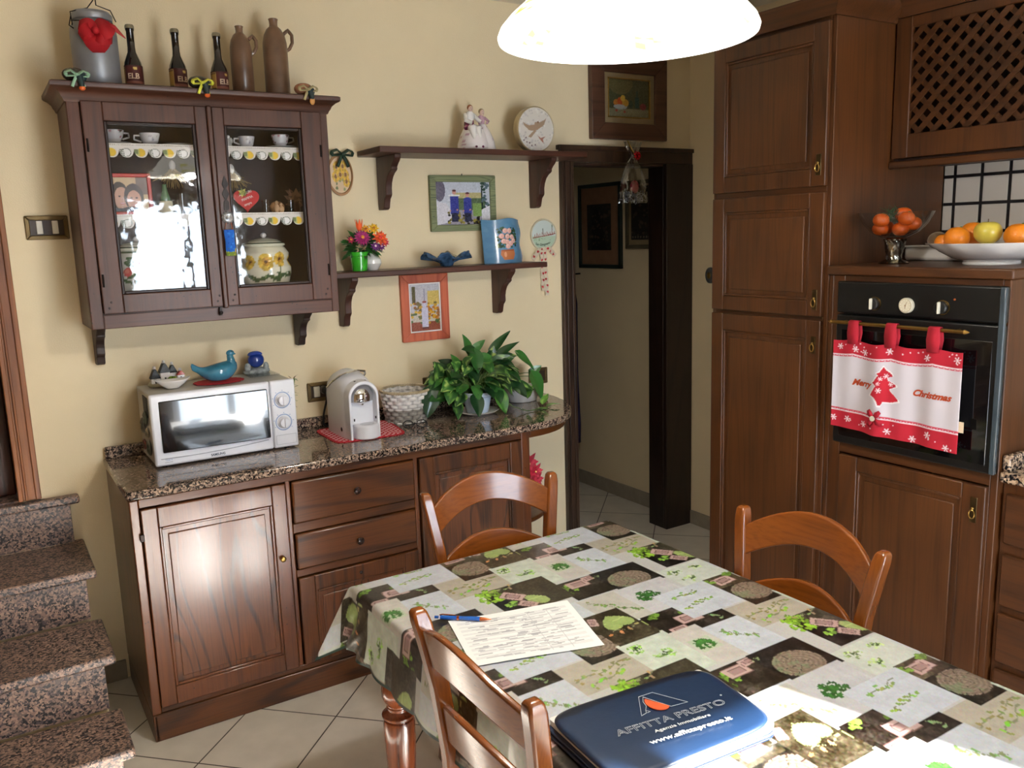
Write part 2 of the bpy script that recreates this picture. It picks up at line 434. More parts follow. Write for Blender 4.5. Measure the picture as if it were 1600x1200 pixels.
M['photo'] = painted('printed_photo', .3)

def tiles_mat():
    m, nt, b = new_mat('diagonal_floor_tiles'); L = nt.links
    g = N(nt, 'ShaderNodeNewGeometry'); sx = N(nt, 'ShaderNodeSeparateXYZ'); L.new(g.outputs['Position'], sx.inputs[0])
    def line(op, off):
        a = N(nt, 'ShaderNodeMath', operation=op); L.new(sx.outputs[0], a.inputs[0]); L.new(sx.outputs[1], a.inputs[1])
        s = N(nt, 'ShaderNodeMath', operation='ADD'); s.inputs[1].default_value = -off+485*.1; L.new(a.outputs[0], s.inputs[0])
        d = N(nt, 'ShaderNodeMath', operation='DIVIDE'); d.inputs[1].default_value = .485; L.new(s.outputs[0], d.inputs[0])
        f = N(nt, 'ShaderNodeMath', operation='FRACT'); L.new(d.outputs[0], f.inputs[0])
        u = N(nt, 'ShaderNodeMath', operation='SUBTRACT'); u.inputs[1].default_value = .5; L.new(f.outputs[0], u.inputs[0])
        ab = N(nt, 'ShaderNodeMath', operation='ABSOLUTE'); L.new(u.outputs[0], ab.inputs[0])
        gt = N(nt, 'ShaderNodeMath', operation='GREATER_THAN'); gt.inputs[1].default_value = .4925; L.new(ab.outputs[0], gt.inputs[0])
        return gt
    a = line('SUBTRACT', 1.350); c = line('ADD', -.185)
    mx = N(nt, 'ShaderNodeMath', operation='MAXIMUM'); L.new(a.outputs[0], mx.inputs[0]); L.new(c.outputs[0], mx.inputs[1])
    nz = N(nt, 'ShaderNodeTexNoise'); nz.inputs['Scale'].default_value = 9; nz.inputs['Detail'].default_value = 5; L.new(g.outputs['Position'], nz.inputs['Vector'])
    cr = N(nt, 'ShaderNodeValToRGB'); cr.color_ramp.elements[0].position = .3; cr.color_ramp.elements[1].position = .75
    cr.color_ramp.elements[0].color = lin((212, 206, 196)); cr.color_ramp.elements[1].color = lin((228, 222, 212)); L.new(nz.outputs['Fac'], cr.inputs[0])
    mi = N(nt, 'ShaderNodeMix', data_type='RGBA'); L.new(mx.outputs[0], mi.inputs[0]); L.new(cr.outputs[0], mi.inputs[6]); mi.inputs[7].default_value = lin((66, 58, 52))
    L.new(mi.outputs[2], b.inputs['Base Color']); b.inputs['Roughness'].default_value = .3
    bp = N(nt, 'ShaderNodeBump'); bp.inputs['Strength'].default_value = .4; bp.inputs['Distance'].default_value = .002; bp.invert = True
    L.new(mx.outputs[0], bp.inputs['Height']); L.new(bp.outputs[0], b.inputs['Normal'])
    return m
M['floor'] = tiles_mat()
def walltile_mat():
    m, nt, b = new_mat('small_white_tiles_dark_grout'); L = nt.links
    g = N(nt, 'ShaderNodeNewGeometry'); sx = N(nt, 'ShaderNodeSeparateXYZ'); L.new(g.outputs['Position'], sx.inputs[0])
    def line(o, off):
        s = N(nt, 'ShaderNodeMath', operation='ADD'); s.inputs[1].default_value = off; L.new(sx.outputs[o], s.inputs[0])
        d = N(nt, 'ShaderNodeMath', operation='DIVIDE'); d.inputs[1].default_value = .107; L.new(s.outputs[0], d.inputs[0])
        f = N(nt, 'ShaderNodeMath', operation='FRACT'); L.new(d.outputs[0], f.inputs[0])
        u = N(nt, 'ShaderNodeMath', operation='SUBTRACT'); u.inputs[1].default_value = .5; L.new(f.outputs[0], u.inputs[0])
        ab = N(nt, 'ShaderNodeMath', operation='ABSOLUTE'); L.new(u.outputs[0], ab.inputs[0])
        gt = N(nt, 'ShaderNodeMapRange'); gt.inputs[1].default_value = .435; gt.inputs[2].default_value = .45; L.new(ab.outputs[0], gt.inputs[0])
        return gt
    a = line(1, 1.574+10.7); c = line(2, -1.776+10.7)
    mx = N(nt, 'ShaderNodeMath', operation='MAXIMUM'); L.new(a.outputs[0], mx.inputs[0]); L.new(c.outputs[0], mx.inputs[1])
    mi = N(nt, 'ShaderNodeMix', data_type='RGBA'); L.new(mx.outputs[0], mi.inputs[0]); mi.inputs[6].default_value = lin((214, 204, 190)); mi.inputs[7].default_value = lin((26, 24, 26))
    L.new(mi.outputs[2], b.inputs['Base Color']); b.inputs['Roughness'].default_value = .2
    bp = N(nt, 'ShaderNodeBump'); bp.inputs['Strength'].default_value = .6; bp.inputs['Distance'].default_value = .003; bp.invert = True
    L.new(mx.outputs[0], bp.inputs['Height']); L.new(bp.outputs[0], b.inputs['Normal'])
    return m
M['walltile'] = walltile_mat()
def pane_mat(name, rough=.02, wav=.25, tint=(1, 1, 1, 1), spec=1.5):
    m = bpy.data.materials.new(name); m.use_nodes = True; nt = m.node_tree; L = nt.links
    nt.nodes.remove(nt.nodes['Principled BSDF']); out = nt.nodes['Material Output']
    tr = N(nt, 'ShaderNodeBsdfTransparent'); tr.inputs[0].default_value = tint
    gl = N(nt, 'ShaderNodeBsdfGlossy'); gl.inputs['Roughness'].default_value = rough
    lw = N(nt, 'ShaderNodeLayerWeight'); lw.inputs['Blend'].default_value = .5
    pw = N(nt, 'ShaderNodeMath', operation='POWER'); pw.inputs[1].default_value = 4; L.new(lw.outputs['Facing'], pw.inputs[0])
    fr = N(nt, 'ShaderNodeMath', operation='MULTIPLY_ADD'); fr.inputs[1].default_value = .9; f0 = ((spec-1)/(spec+1))**2*1.3; fr.inputs[2].default_value = f0; L.new(pw.outputs[0], fr.inputs[0])
    mx = N(nt, 'ShaderNodeMixShader'); L.new(fr.outputs[0], mx.inputs[0]); L.new(tr.outputs[0], mx.inputs[1]); L.new(gl.outputs[0], mx.inputs[2])
    if wav:
        tc = N(nt, 'ShaderNodeTexCoord'); nz = N(nt, 'ShaderNodeTexNoise'); nz.inputs['Scale'].default_value = 14; nz.inputs['Detail'].default_value = 2
        L.new(tc.outputs['Object'], nz.inputs['Vector'])
        bp = N(nt, 'ShaderNodeBump'); bp.inputs['Strength'].default_value = wav; bp.inputs['Distance'].default_value = .006
        L.new(nz.outputs['Fac'], bp.inputs['Height']); L.new(bp.outputs[0], gl.inputs['Normal'])
    L.new(mx.outputs[0], out.inputs[0]); return m
M['pane'] = pane_mat('old_wavy_glass', .03, .12)
M['glass'] = pane_mat('clear_glass', .02, 0, (.93, .95, .95, 1), 1.6)
M['cello'] = pane_mat('cellophane', .05, 1.4, (.8, .82, .82, 1), 2.2)
M['mesh_red'] = P('red_organza', (205, 28, 40), .7, alpha=.72)

# ------------------------------------------------------------------ the room
struct('floor', MB().box(-1.8, 3.4, -5.2, 1.5, -.06, 0), M['floor'], smooth=0)
struct('ceiling', MB().box(-1.8, 3.4, -5.2, .12, 2.775, 2.86), M['ceiling'], smooth=0)
# back wall with the two door openings
w = MB(); CH = 2.775
w.box(-1.8, -1.15, 0, .12, 0, CH); w.box(-1.15, -.29, 0, .12, 0, .76); w.box(-1.15, -.29, 0, .12, 2.66, CH)
w.box(-.29, 2.25, 0, .12, 0, CH); w.box(2.25, 2.885, 0, .12, 2.06, CH); w.box(2.885, 3.07, 0, .12, 0, CH)
struct('wall_back', w, M['wall'], smooth=0)
struct('wall_right', MB().box(3.07, 3.2, -5.1, 1.4, 0, CH), M['wall'], smooth=0)
M['wall_side'] = P('darkened_side_wall_paint', (146, 122, 90), .8, var=.03, vs=2.5)  # for the unseen left and front walls, coloured dark to cut bounced fill light
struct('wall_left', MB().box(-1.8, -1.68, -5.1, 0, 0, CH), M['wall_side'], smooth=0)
w = MB(); w.box(-1.8, .80, -5.12, -5, 0, CH); w.box(1.82, 3.07, -5.12, -5, 0, CH); w.box(.80, 1.82, -5.12, -5, 2.12, CH); w.box(.8, 1.82, -5.12, -5, 0, .04)
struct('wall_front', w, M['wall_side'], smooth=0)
struct('wall_tiles', MB().box(2.975, 3.07, -5, -1.531, .90, 2.0), M['walltile'], smooth=0)
# hallway behind the doorway
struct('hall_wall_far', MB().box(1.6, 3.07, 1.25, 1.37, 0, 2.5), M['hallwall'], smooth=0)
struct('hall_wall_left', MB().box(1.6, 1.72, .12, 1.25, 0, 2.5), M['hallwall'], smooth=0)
struct('hall_ceiling', MB().box(1.6, 3.07, .12, 1.37, 2.5, 2.58), M['ceiling'], smooth=0)
struct('baseboard_hall', MB().box(3.055, 3.07, .12, 1.25, 0, .09), P('grey_skirting_tile', (150, 140, 124), .4), bevel=.002)
struct('baseboard_right', MB().box(3.058, 3.07, -.95, 0, 0, .08), _mc['grey_skirting_tile'], bevel=.002)
struct('baseboard_back', MB().box(1.62, 2.18, -.012, 0, 0, .08).box(-.1, -.01, -.012, 0, 0, .08), _mc['grey_skirting_tile'], bevel=.002)
struct('trim_1', MB().box(2.90, 3.04, 1.2, 1.25, 0, 2.1), M['casing'], bevel=.004)
# kitchen-to-hall doorway: casing and lining
c = MB()
def casing_v(mb, x0, x1, z0, z1, y=0, d=-1):
    w_ = x1-x0
    mb.box(x0, x1, y, y-.018, z0, z1); mb.box(x0, x0+w_*.22, y-.018, y-.028, z0, z1)
    mb.box(x0+w_*.30, x0+w_*.42, y-.018, y-.026, z0, z1); mb.box(x1-w_*.25, x1, y-.018, y-.026, z0, z1)
casing_v(c, 2.18, 2.255, 0, 2.06)
c.box(2.18, 3.07, 0, -.022, 2.06, 2.135).box(2.165, 3.07, 0, -.034, 2.118, 2.140)
c.box(2.255, 2.27, 0, .12, 0, 2.06).box(2.255, 2.885, 0, .12, 2.045, 2.06)
struct('trim_2', c, M['casing'], bevel=.0025)
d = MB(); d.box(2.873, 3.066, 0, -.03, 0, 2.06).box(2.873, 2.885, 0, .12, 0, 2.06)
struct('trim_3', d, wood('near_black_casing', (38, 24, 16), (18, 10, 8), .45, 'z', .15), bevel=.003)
# left doorway at the head of the stairs
c = MB(); casing_v(c, -.302, -.228, .80, 2.74); c.box(-1.22, -.228, 0, -.02, 2.66, 2.74); c.box(-1.22, -1.14, 0, -.02, .8, 2.66)
c.box(-.302, -.29, 0, .14, .8, 2.66)
struct('trim_4', c, M['casing_l'], bevel=.003)
d = MB(); d.box(-1.15, -.302, .10, .14, .8, 2.66)
d.box(-1.05, -.42, .085, .10, .95, 1.6).box(-1.05, -.42, .085, .10, 1.75, 2.5)
struct('door_1', d, wood('dark_stair_door', (70, 32, 20), (34, 15, 10), .45, 'z', .1), bevel=.006)
struct('trim_5', MB().box(-1.15, -.29, 0, .14, .76, .80), M['granite_s'], smooth=0)
# glazed door behind the camera: frame, mullions and glass
d = MB()
for x in (.80, 1.28, 1.76): d.box(x, x+.06, -5.08, -5.03, .04, 2.12)
for z in (.04, .95, 2.06): d.box(.80, 1.82, -5.075, -5.035, z, z+.055)
fr = struct('window_1', d, P('white_window_frame', (222, 218, 210), .4), bevel=.004)
g = obj('pane', MB().box(.86, 1.76, -5.058, -5.054, .095, 2.06), pane_mat('window_glass', .01, 0), fr, smooth=0)
# terrace outside and hanging curtain-dark reveal
struct('ground_outside', MB().box(-3, 6, -9, -5.2, -.1, -.02), P('pale_terrace', (190, 184, 172), .7), smooth=0)

# stairs
RISE = .19; nose = [(-.00, .795), (-.385, .61), (-.70, .425), (-.96, .235)]
st = thing('staircase', 'speckled granite stairs climbing to the doorway at the left edge', 'stairs', (-.7, -.6, 0))
for i in range(4):
    obj('tread', MB().box(-1.6, -.105, (-.002 if i == 0 else nose[i-1][0]+.018), (-.045 if i == 0 else nose[i][0]-.0), nose[i][1]-.032, nose[i][1]), M['granite_s'], st, bevel=.008)
    y = nose[i][0]
    yr = -.02 if i == 0 else y+.028
    obj('riser', MB().box(-1.6, -.138, yr, yr+.02 if i else -.002, (nose[i+1][1] if i < 3 else 0), nose[i][1]-.032), M['granite_s'], st, bevel=.002)
sw = MB()
for i in range(4):
    y1 = -.02 if i == 0 else nose[i][0]+.048
    sw.box(-1.6, -.14, -.003, y1, (nose[i+1][1]-.032 if i < 3 else 0), nose[i][1]-.032) if i else sw.box(-1.6, -.14, -.003, -.0195, .6, .763)
obj('stair_side', sw, M['wall'], st, smooth=0)
# ------------------------------------------------------------------ joinery helpers (front faces -y or -x)
def fr_door(parent, a0, a1, z0, z1, face, th, st, rt, rb, mf, mp, mpn, dirn='y', name='door', arch=0, raised=True, depth=.012, label=None):
    """framed door; a = x when it faces -y, a = y when it faces -x. Returns door object"""
    f, p = MB(), MB()
    def bx(mb, u0, u1, d0, d1, w0, w1):
        if dirn == 'y': mb.box(u0, u1, face+d0, face+d1, w0, w1)
        else: mb.box(face+d0, face+d1, u0, u1, w0, w1)
    iu0, iu1, iz0, iz1 = a0+st, a1-st, z0+rb, z1-rt
    bx(f, a0, iu0, 0, th, z0, z1); bx(f, iu1, a1, 0, th, z0, z1)
    bx(f, iu0, iu1, 0, th, z0, iz0); bx(f, iu0, iu1, 0, th, iz1, z1)
    d = obj(name, f, mf, parent, bevel=.0035)
    if label: d['label'] = label
    # inner moulding + panel
    m = .010
    q = MB()
    bx(q, iu0, iu0+m, .003, th, iz0, iz1); bx(q, iu1-m, iu1, .003, th, iz0, iz1)
    bx(q, iu0+m, iu1-m, .003, th, iz0, iz0+m); bx(q, iu0+m, iu1-m, .003, th, iz1-m, iz1)
    obj('moulding', q, mp, d, bevel=.003)
    bx(p, iu0, iu1, depth, th-.002, iz0, iz1)
    if raised: bx(p, iu0+.028, iu1-.028, depth-.006, depth+.002, iz0+.028, iz1-.028)
    obj('panel', p, mpn, d, bevel=.005)
    return d
def knob(parent, x, y, z, r=.014, mat=None, d='y', name='knob'):
    prof = [(r*.55, 0), (r*.45, r*.5), (r*.95, r*.9), (r, r*1.25), (r*.7, r*1.6), (.0005, r*1.7)]
    fr = Matrix.Rotation(PI/2, 3, 'X') if d == 'y' else Matrix.Rotation(-PI/2, 3, 'Y')
    return obj(name, MB().lathe(prof, (x, y, z), 16, frame=fr), mat or M['knob'], parent)
def drop_handle(parent, x, y, z, h=.055):
    """brass back plate with little ring pull on a face looking -x"""
    pl = MB().box(x-.003, x, y-.011, y+.011, z-h/2, z+h/2)
    o = obj('handle', pl, M['oldbrass'], parent, bevel=.002)
    rg = MB(); pts = [(x-.010, y+.009*math.sin(t), z-h*.15+.014*math.cos(t)) for t in [i*PI*2/14 for i in range(15)]]
    rg.tube(pts, .0022, 6); rg.ell((x-.007, y, z+.006), .005, 10)
    obj('pull', rg, M['brass'], o); return o

# ------------------------------------------------------------------ base cabinet under the long worktop
FB = -.552
cb = thing('base_cabinet', 'long dark oak sideboard cabinet with doors and drawers under the granite worktop', 'cabinet', (.8, -.28, 0))
b = MB()
b.box(.0, .03, FB, -.002, .10, .878)
b.box(.03, 1.6, -.02, -.002, .0, .878).box(1.57, 1.60, FB, -.002, .0, .878)
b.box(.03, 1.57, FB+.002, -.02, .10, .12)
obj('carcass', b, M['oak_z'], cb, bevel=.003)
b = MB()
b.box(.0, .030, FB-.004, FB+.02, .10, .878); b.box(.526, .545, FB, FB+.02, .12, .85); b.box(1.044, 1.064, FB, FB+.02, .12, .85); b.box(1.556, 1.60, FB-.002, FB+.02, .10, .878)
obj('face_stile', b, M['oakworm_z'], cb, bevel=.004)
b = MB(); b.box(.03, 1.556, FB, FB+.02, .846, .878).box(.545, 1.044, FB, FB+.02, .644, .682).box(.545, 1.044, FB, FB+.02, .472, .502).box(.03, 1.556, FB, FB+.02, .10, .122)
obj('face_rail', b, M['oak_x'], cb, bevel=.003)
obj('plinth', MB().box(.004, 1.60, FB-.008, FB+.012, 0, .10).box(.0, .016, FB-.008, -.01, 0, .10), M['oak_x'], cb, bevel=.004)
d1 = fr_door(cb, .032, .524, .124, .844, FB-.014, .02, .052, .072, .066, M['oakworm_z'], M['oakworm_z'], M['oakpanel'])
knob(d1, .492, FB-.014, .566, .011, M['brass']); obj('hinge', MB().box(.022, .036, FB-.018, FB-.010, .735, .760), M['iron'], d1, bevel=.002)
d2 = fr_door(cb, .548, 1.042, .124, .470, FB-.014, .02, .06, .06, .06, M['oak_z'], M['oak_z'], M['oakpanel'])
knob(d2, .79, FB-.014, .44, .007)
d3 = fr_door(cb, 1.067, 1.553, .124, .844, FB-.014, .02, .06, .07, .066, M['oak_z'], M['oak_z'], M['oakpanel'])
knob(d3, 1.095, FB-.014, .53, .011, M['brass'])
for z0, z1, kz in ((.684, .844, .771), (.504, .642, .570)):
    dr = obj('drawer', MB().box(.548, 1.042, FB-.014, FB+.01, z0, z1), M['oak_x'], cb, bevel=.007)
    knob(dr, .793, FB-.014, kz, .015)
# rounded end shelves beyond the cabinet
def end_curve(x0, off, n=14, zc=None):
    cx = x0; pts = []
    for i in range(n+1):
        a = -PI/2+PI/2*i/n
        pts.append((x0+(2.045-x0-off)*math.cos(a)**.85 if math.cos(a) > 0 else x0, (.585-off)*math.sin(a)))
    return pts
ap = [(1.60, 0)] + end_curve(1.60, .03) 
obj('curved_apron', MB().prism(ap, 'z', .845, .878), M['oak_x'], cb, bevel=.004)
def qshelf(z, rx, ry, th=.02):
    pts = [(1.60, -.002)] + [(1.60+rx*math.sin(a), -.002-ry*math.cos(a)) for a in [PI/2*i/12 for i in range(13)]]
    obj('end_shelf', MB().prism(pts, 'z', z-th, z), M['oak_x'], cb, bevel=.004)
qshelf(.44, .34, .46); qshelf(.10, .34, .46, .10)

wt = thing('worktop', 'speckled granite worktop with rounded right end on the oak sideboard', 'worktop', (.9, -.3, .88))
pts = [(-.006, 0), (-.006, -.545), (.0, -.56), (.02, -.566), (1.56, -.582)] + [(1.60+(2.05-1.60)*math.sin(a)**.9, -.582*math.cos(a)) for a in [PI/2*(i+1)/16 for i in range(16)]]
obj('slab', MB().prism(pts, 'z', .88, .911), M['granite'], wt, bevel=.007, segs=3)
obj('upstand', MB().box(.0, 1.93, -.028, -.001, .911, .957), M['granite'], wt, bevel=.007)

# ------------------------------------------------------------------ glazed wall cabinet
HX0, HX1, HZ0, HZ1, HY = -.021, .876, 1.433, 2.205, -.303
h = thing('wall_cabinet', 'old reddish wooden wall cabinet with two glazed doors above the microwave', 'wall cabinet', (.43, -.15, HZ0))
b = MB(); b.box(HX0, HX0+.022, HY+.02, -.001, HZ0, HZ1).box(HX1-.022, HX1, HY+.02, -.001, HZ0, HZ1)
obj('side', b, M['hutch_z'], h, bevel=.003)
obj('back', MB().box(HX0+.02, HX1-.02, -.014, -.001, HZ0, HZ1), M['hutch_d'], h, smooth=0)
b = MB(); b.box(HX0, HX1, HY, -.001, HZ1-.012, HZ1+.008).box(HX0+.001, HX1-.001, HY+.002, -.001, HZ0, HZ0+.06).box(HX0+.02, HX1-.02, HY+.03, -.014, HZ0+.06, 1.545)
obj('top_and_bottom', b, M['hutch_d'], h, bevel=.002)
for z in (2.063, 1.822): obj('inner_shelf', MB().box(HX0+.022, HX1-.022, HY+.035, -.014, z-.016, z), M['hutch_d'], h, smooth=0)
b = MB(); b.box(HX0, .019, HY, HY+.02, HZ0, HZ1).box(.847, HX1, HY, HY+.02, HZ0, HZ1)
obj('face_stile', b, M['hutch_z'], h, bevel=.003)
b = MB(); b.box(.019, .847, HY+.001, HY+.02, HZ0, 1.482).box(.019, .847, HY+.001, HY+.02, 2.197, HZ1)
obj('face_rail', b, M['hutch_x'], h, bevel=.003)
# cornice (flared moulding swept round three sides)
def sweep_cornice(prof, x0, x1, y0):
    """prof: (out, z) outward offset"""
    mb = MB(); v = []; n = len(prof)
    for k in range(4):
        for (o_, z) in prof:
            x = (x0-o_) if k < 2 else (x1+o_)
            y = (-.001) if k in (0, 3) else (y0-o_)
            v.append((x, y, z))
    f = []
    for k in range(3):
        for i in range(n): f.append((k*n+i, k*n+(i+1) % n, (k+1)*n+(i+1) % n, (k+1)*n+i))
    f += [tuple(range(n))[::-1], tuple(range(3*n, 4*n))]
    return mb.add(v, f)
cp = [(-.01, 2.19), (.004, 2.19), (.008, 2.20), (.012, 2.205), (.016, 2.215), (.028, 2.226), (.040, 2.232), (.043, 2.236), (.043, 2.248), (.036, 2.252), (-.01, 2.252)]
co = sweep_cornice(cp, HX0, HX1, HY); co.box(HX0, HX1, HY, -.001, 2.24, 2.2515)
obj('cornice', co, M['hutch_x'], h, smooth=50)
def glazed(x0, x1, z0, z1, gx0, gx1, gz0, gz1):
    f = MB(); y0, y1 = HY-.012, HY+.012
    f.box(x0, gx0, y0, y1, z0, z1).box(gx1, x1, y0, y1, z0, z1).box(gx0, gx1, y0, y1, z0, gz0).box(gx0, gx1, y0, y1, gz1, z1)
    d = obj('door', f, M['hutch_z'], h, bevel=.003)
    q = MB(); m = .010
    q.box(gx0, gx0+m, y0+.006, y1, gz0, gz1).box(gx1-m, gx1, y0+.006, y1, gz0, gz1).box(gx0+m, gx1-m, y0+.006, y1, gz0, gz0+m).box(gx0+m, gx1-m, y0+.006, y1, gz1-m, gz1)
    obj('glazing_bead', q, M['hutch_d'], d, bevel=.003)
    obj('pane', MB().box(gx0+.004, gx1-.004, HY+.002, HY+.004, gz0+.004, gz1-.004), M['pane'], d, smooth=0)
    return d
dl = glazed(.021, .423, 1.485, 2.194, .086, .383, 1.550, 2.132)
dr = glazed(.442, .845, 1.485, 2.194, .482, .768, 1.550, 2.132)
for d, x in ((dl, .03), (dr, .838)):
    for z in (1.60, 2.05): obj('hinge', MB().lathe([(.0035, -.022), (.0035, .022)], (x, HY-.014, z), 8), M['iron'], d)
    p = MB()
    xa, xb = (.04, .405) if d is dl else (.46, .82)
    for x_ in (xa, xb):
        for z in (1.505, 1.525): p.ell((x_+(z-1.505)*.4, HY-.0125, z), (.004, .0015, .004), 8)
    obj('peg', p, M['hutch_d'], d)
obj('centre_strip', MB().box(.424, .441, HY-.018, HY+.004, 1.478, 2.197), M['hutch_z'], h, bevel=.004)
# pierced iron lock plate and latch
p = MB(); p.prism([(.462, 1.83), (.474, 1.835), (.476, 1.86), (.468, 1.87), (.478, 1.89), (.47, 1.91), (.479, 1.925), (.466, 1.955), (.455, 1.925), (.462, 1.91), (.453, 1.89), (.463, 1.87), (.456, 1.86), (.455, 1.835)], 'y', HY-.012, HY-.015)
obj('lock_plate', p, M['iron'], h); obj('latch', MB().box(.408, .416, HY-.016, HY, 1.452, 1.482).ell((.412, HY-.012, 1.462), .008, 10), M['iron'], h)
# corbels
def corbel(parent, x, w, ztop, out, drop, mat, name='bracket', y0=-.001):
    k = [(0, 0), (1, 0), (1, -.06), (.94, -.12), (.86, -.17), (.80, -.22), (.80, -.27), (.74, -.30), (.66, -.33), (.56, -.40), (.49, -.50), (.46, -.60), (.46, -.72), (.42, -.76), (.36, -.80), (.33, -.88), (.30, -.97), (.22, -1.0), (0, -1.0)]
    pts = [(y0-a*out, ztop+b_*drop) for a, b_ in k]
    return obj(name, MB().prism(pts, 'x', x-w/2, x+w/2), mat, parent, bevel=.003)
corbel(h, .022, .03, HZ0, .17, .155, M['hutch_d']); corbel(h, .795, .03, HZ0, .17, .155, M['hutch_d'])

# ------------------------------------------------------------------ open shelves
us = thing('wall_shelf', 'upper dark wooden wall shelf carrying the figurine and the round plate', 'shelf', (1.65, -.1, 2.06))
obj('board', MB().box(1.114, 2.175, -.245, -.001, 2.060, 2.085), M['shelf'], us, bevel=.004)
corbel(us, 1.216, .03, 2.060, .195, .225, M['bracket']); corbel(us, 2.016, .03, 2.060, .195, .225, M['bracket'])
ls = thing('wall_shelf', 'lower dark wooden wall shelf with the flowerpots and blue tile', 'shelf', (1.4, -.1, 1.555))
obj('board', MB().box(.885, 1.962, -.20, -.001, 1.555, 1.579), M['shelf'], ls, bevel=.004)
corbel(ls, 1.0, .03, 1.555, .175, .215, M['bracket']); corbel(ls, 1.782, .03, 1.555, .175, .215, M['bracket'])

# ------------------------------------------------------------------ tall larder, oven housing, lattice cabinet, drawers
FX = 2.283; BX = 2.97
tc_ = thing('tall_cabinet', 'tall dark chestnut larder cabinet with three panelled doors beside the doorway', 'tall cabinet', (2.6, -1.25, 0))
b = MB(); b.box(FX, BX, -.975, -.955, 0, 2.43).box(FX, BX, -1.53, -1.51, 0, 2.43).box(BX-.02, BX, -1.51, -.975, 0, 2.43).box(FX+.02, BX, -1.51, -.975, 2.41, 2.43).box(FX+.02, BX, -1.51, -.975, .08, .10)
obj('carcass', b, M['tall_z'], tc_, bevel=.003)
b = MB(); b.box(FX, FX+.02, -1.51, -.975, 2.41, 2.43).box(FX, FX+.02, -1.51, -.975, 1.826, 1.852).box(FX, FX+.02, -1.51, -.975, 1.362, 1.38).box(FX+.01, FX+.03, -1.53, -.955, 0, .09)
obj('rail', b, M['tall_y'], tc_, bevel=.002)
du = fr_door(tc_, -1.512, -.966, 1.850, 2.412, FX-.018, .02, .062, .06, .062, M['tall_z'], M['tall_z'], M['tallpanel'], 'x')
dm = fr_door(tc_, -1.512, -.966, 1.378, 1.828, FX-.018, .02, .062, .056, .058, M['tall_z'], M['tall_z'], M['tallpanel'], 'x')
db_ = fr_door(tc_, -1.512, -.966, .10, 1.364, FX-.018, .02, .062, .07, .08, M['tall_z'], M['tall_z'], M['tallpanel'], 'x')
drop_handle(du, FX-.018, -1.485, 1.925, .075); drop_handle(dm, FX-.018, -1.485, 1.44, .075); drop_handle(db_, FX-.018, -1.485, 1.272, .065)
cpz = lambda z: [(.0, z), (.008, z), (.012, z+.012), (.03, z+.03), (.045, z+.045), (.05, z+.055), (.05, z+.066), (0, z+.066)]
def cornice_x(prof, x0, y0, y1, xb, retA=True, retB=True):
    mb = MB(); n = len(prof); v = []
    st_ = []
    for (o_, z) in prof:
        pass
    rows = []
    if retA: rows.append(lambda o_: (xb, y0+o_))
    rows.append(lambda o_: (x0-o_, y0+(o_ if retA else 0)))
    rows.append(lambda o_: (x0-o_, y1-(o_ if retB else 0)))
    if retB: rows.append(lambda o_: (xb, y1-o_))
    for r_ in rows:
        for (o_, z) in prof: x, y = r_(o_); v.append((x, y, z))
    f = []
    for k in range(len(rows)-1):
        for i in range(n): f.append((k*n+i, (k+1)*n+i, (k+1)*n+(i+1) % n, k*n+(i+1) % n))
    f += [tuple(range(n)), tuple(range((len(rows)-1)*n, len(rows)*n))[::-1]]
    return mb.add(v, f)
obj('cornice', cornice_x(cpz(2.425), FX-.012, -.955, -1.53, BX), M['tall_y'], tc_, smooth=50)

ou = thing('oven_cabinet', 'brown wooden housing around the black oven with one door below', 'cabinet', (2.6, -1.85, 0))
b = MB(); b.box(FX, BX, -1.552, -1.532, 0, 1.533).box(FX, BX, -2.178, -2.155, 0, 1.533).box(FX, FX+.02, -1.60, -1.552, 0, 1.533)
b.box(FX, FX+.02, -2.155, -2.149, 0, 1.533)
obj('carcass', b, M['tall_z'], ou, bevel=.003)
b = MB(); b.box(FX, FX+.02, -2.155, -1.6, .885, .925).box(FX, FX+.02, -2.155, -1.6, 1.508, 1.533).box(FX+.01, FX+.03, -2.178, -1.532, 0, .09).box(FX+.02, BX, -2.155, -1.552, .885, .905)
obj('rail', b, M['tall_y'], ou, bevel=.002)
obj('top_board', MB().box(FX-.016, BX, -2.19, -1.532, 1.533, 1.566), M['tall_y'], ou, bevel=.006)
dd = fr_door(ou, -2.152, -1.612, .10, .882, FX-.018, .02, .075, .052, .08, M['tall_z'], M['tall_z'], M['tallpanel'], 'x')
drop_handle(dd, FX-.018, -2.118, .80, .085)

lc = thing('wall_cabinet', 'wooden kitchen wall cabinet with a diagonal lattice door at top right', 'wall cabinet', (2.8, -2.0, 1.92))
LX = 2.63
b = MB(); b.box(LX, BX, -1.552, -1.532, 1.925, 2.45).box(LX, BX, -2.6, -2.58, 1.925, 2.45).box(LX, BX, -2.58, -1.552, 1.925, 1.945).box(LX, BX, -2.58, -1.552, 2.43, 2.45).box(BX-.012, BX, -2.58, -1.552, 1.945, 2.43)
obj('carcass', b, wood('dark_cabinet_inside', (60, 34, 20), (34, 18, 12), .6, 'z', 0), lc, bevel=.002)
b = MB(); b.box(LX-.02, LX, -1.60, -1.537, 1.945, 2.44).box(LX-.02, LX, -2.58, -2.50, 1.945, 2.44).box(LX-.02, LX, -2.50, -1.60, 1.945, 2.03).box(LX-.02, LX, -2.50, -1.60, 2.40, 2.44)
ld = obj('lattice_door', b, M['tall_z'], lc, bevel=.003)
L1, L2 = MB(), MB()
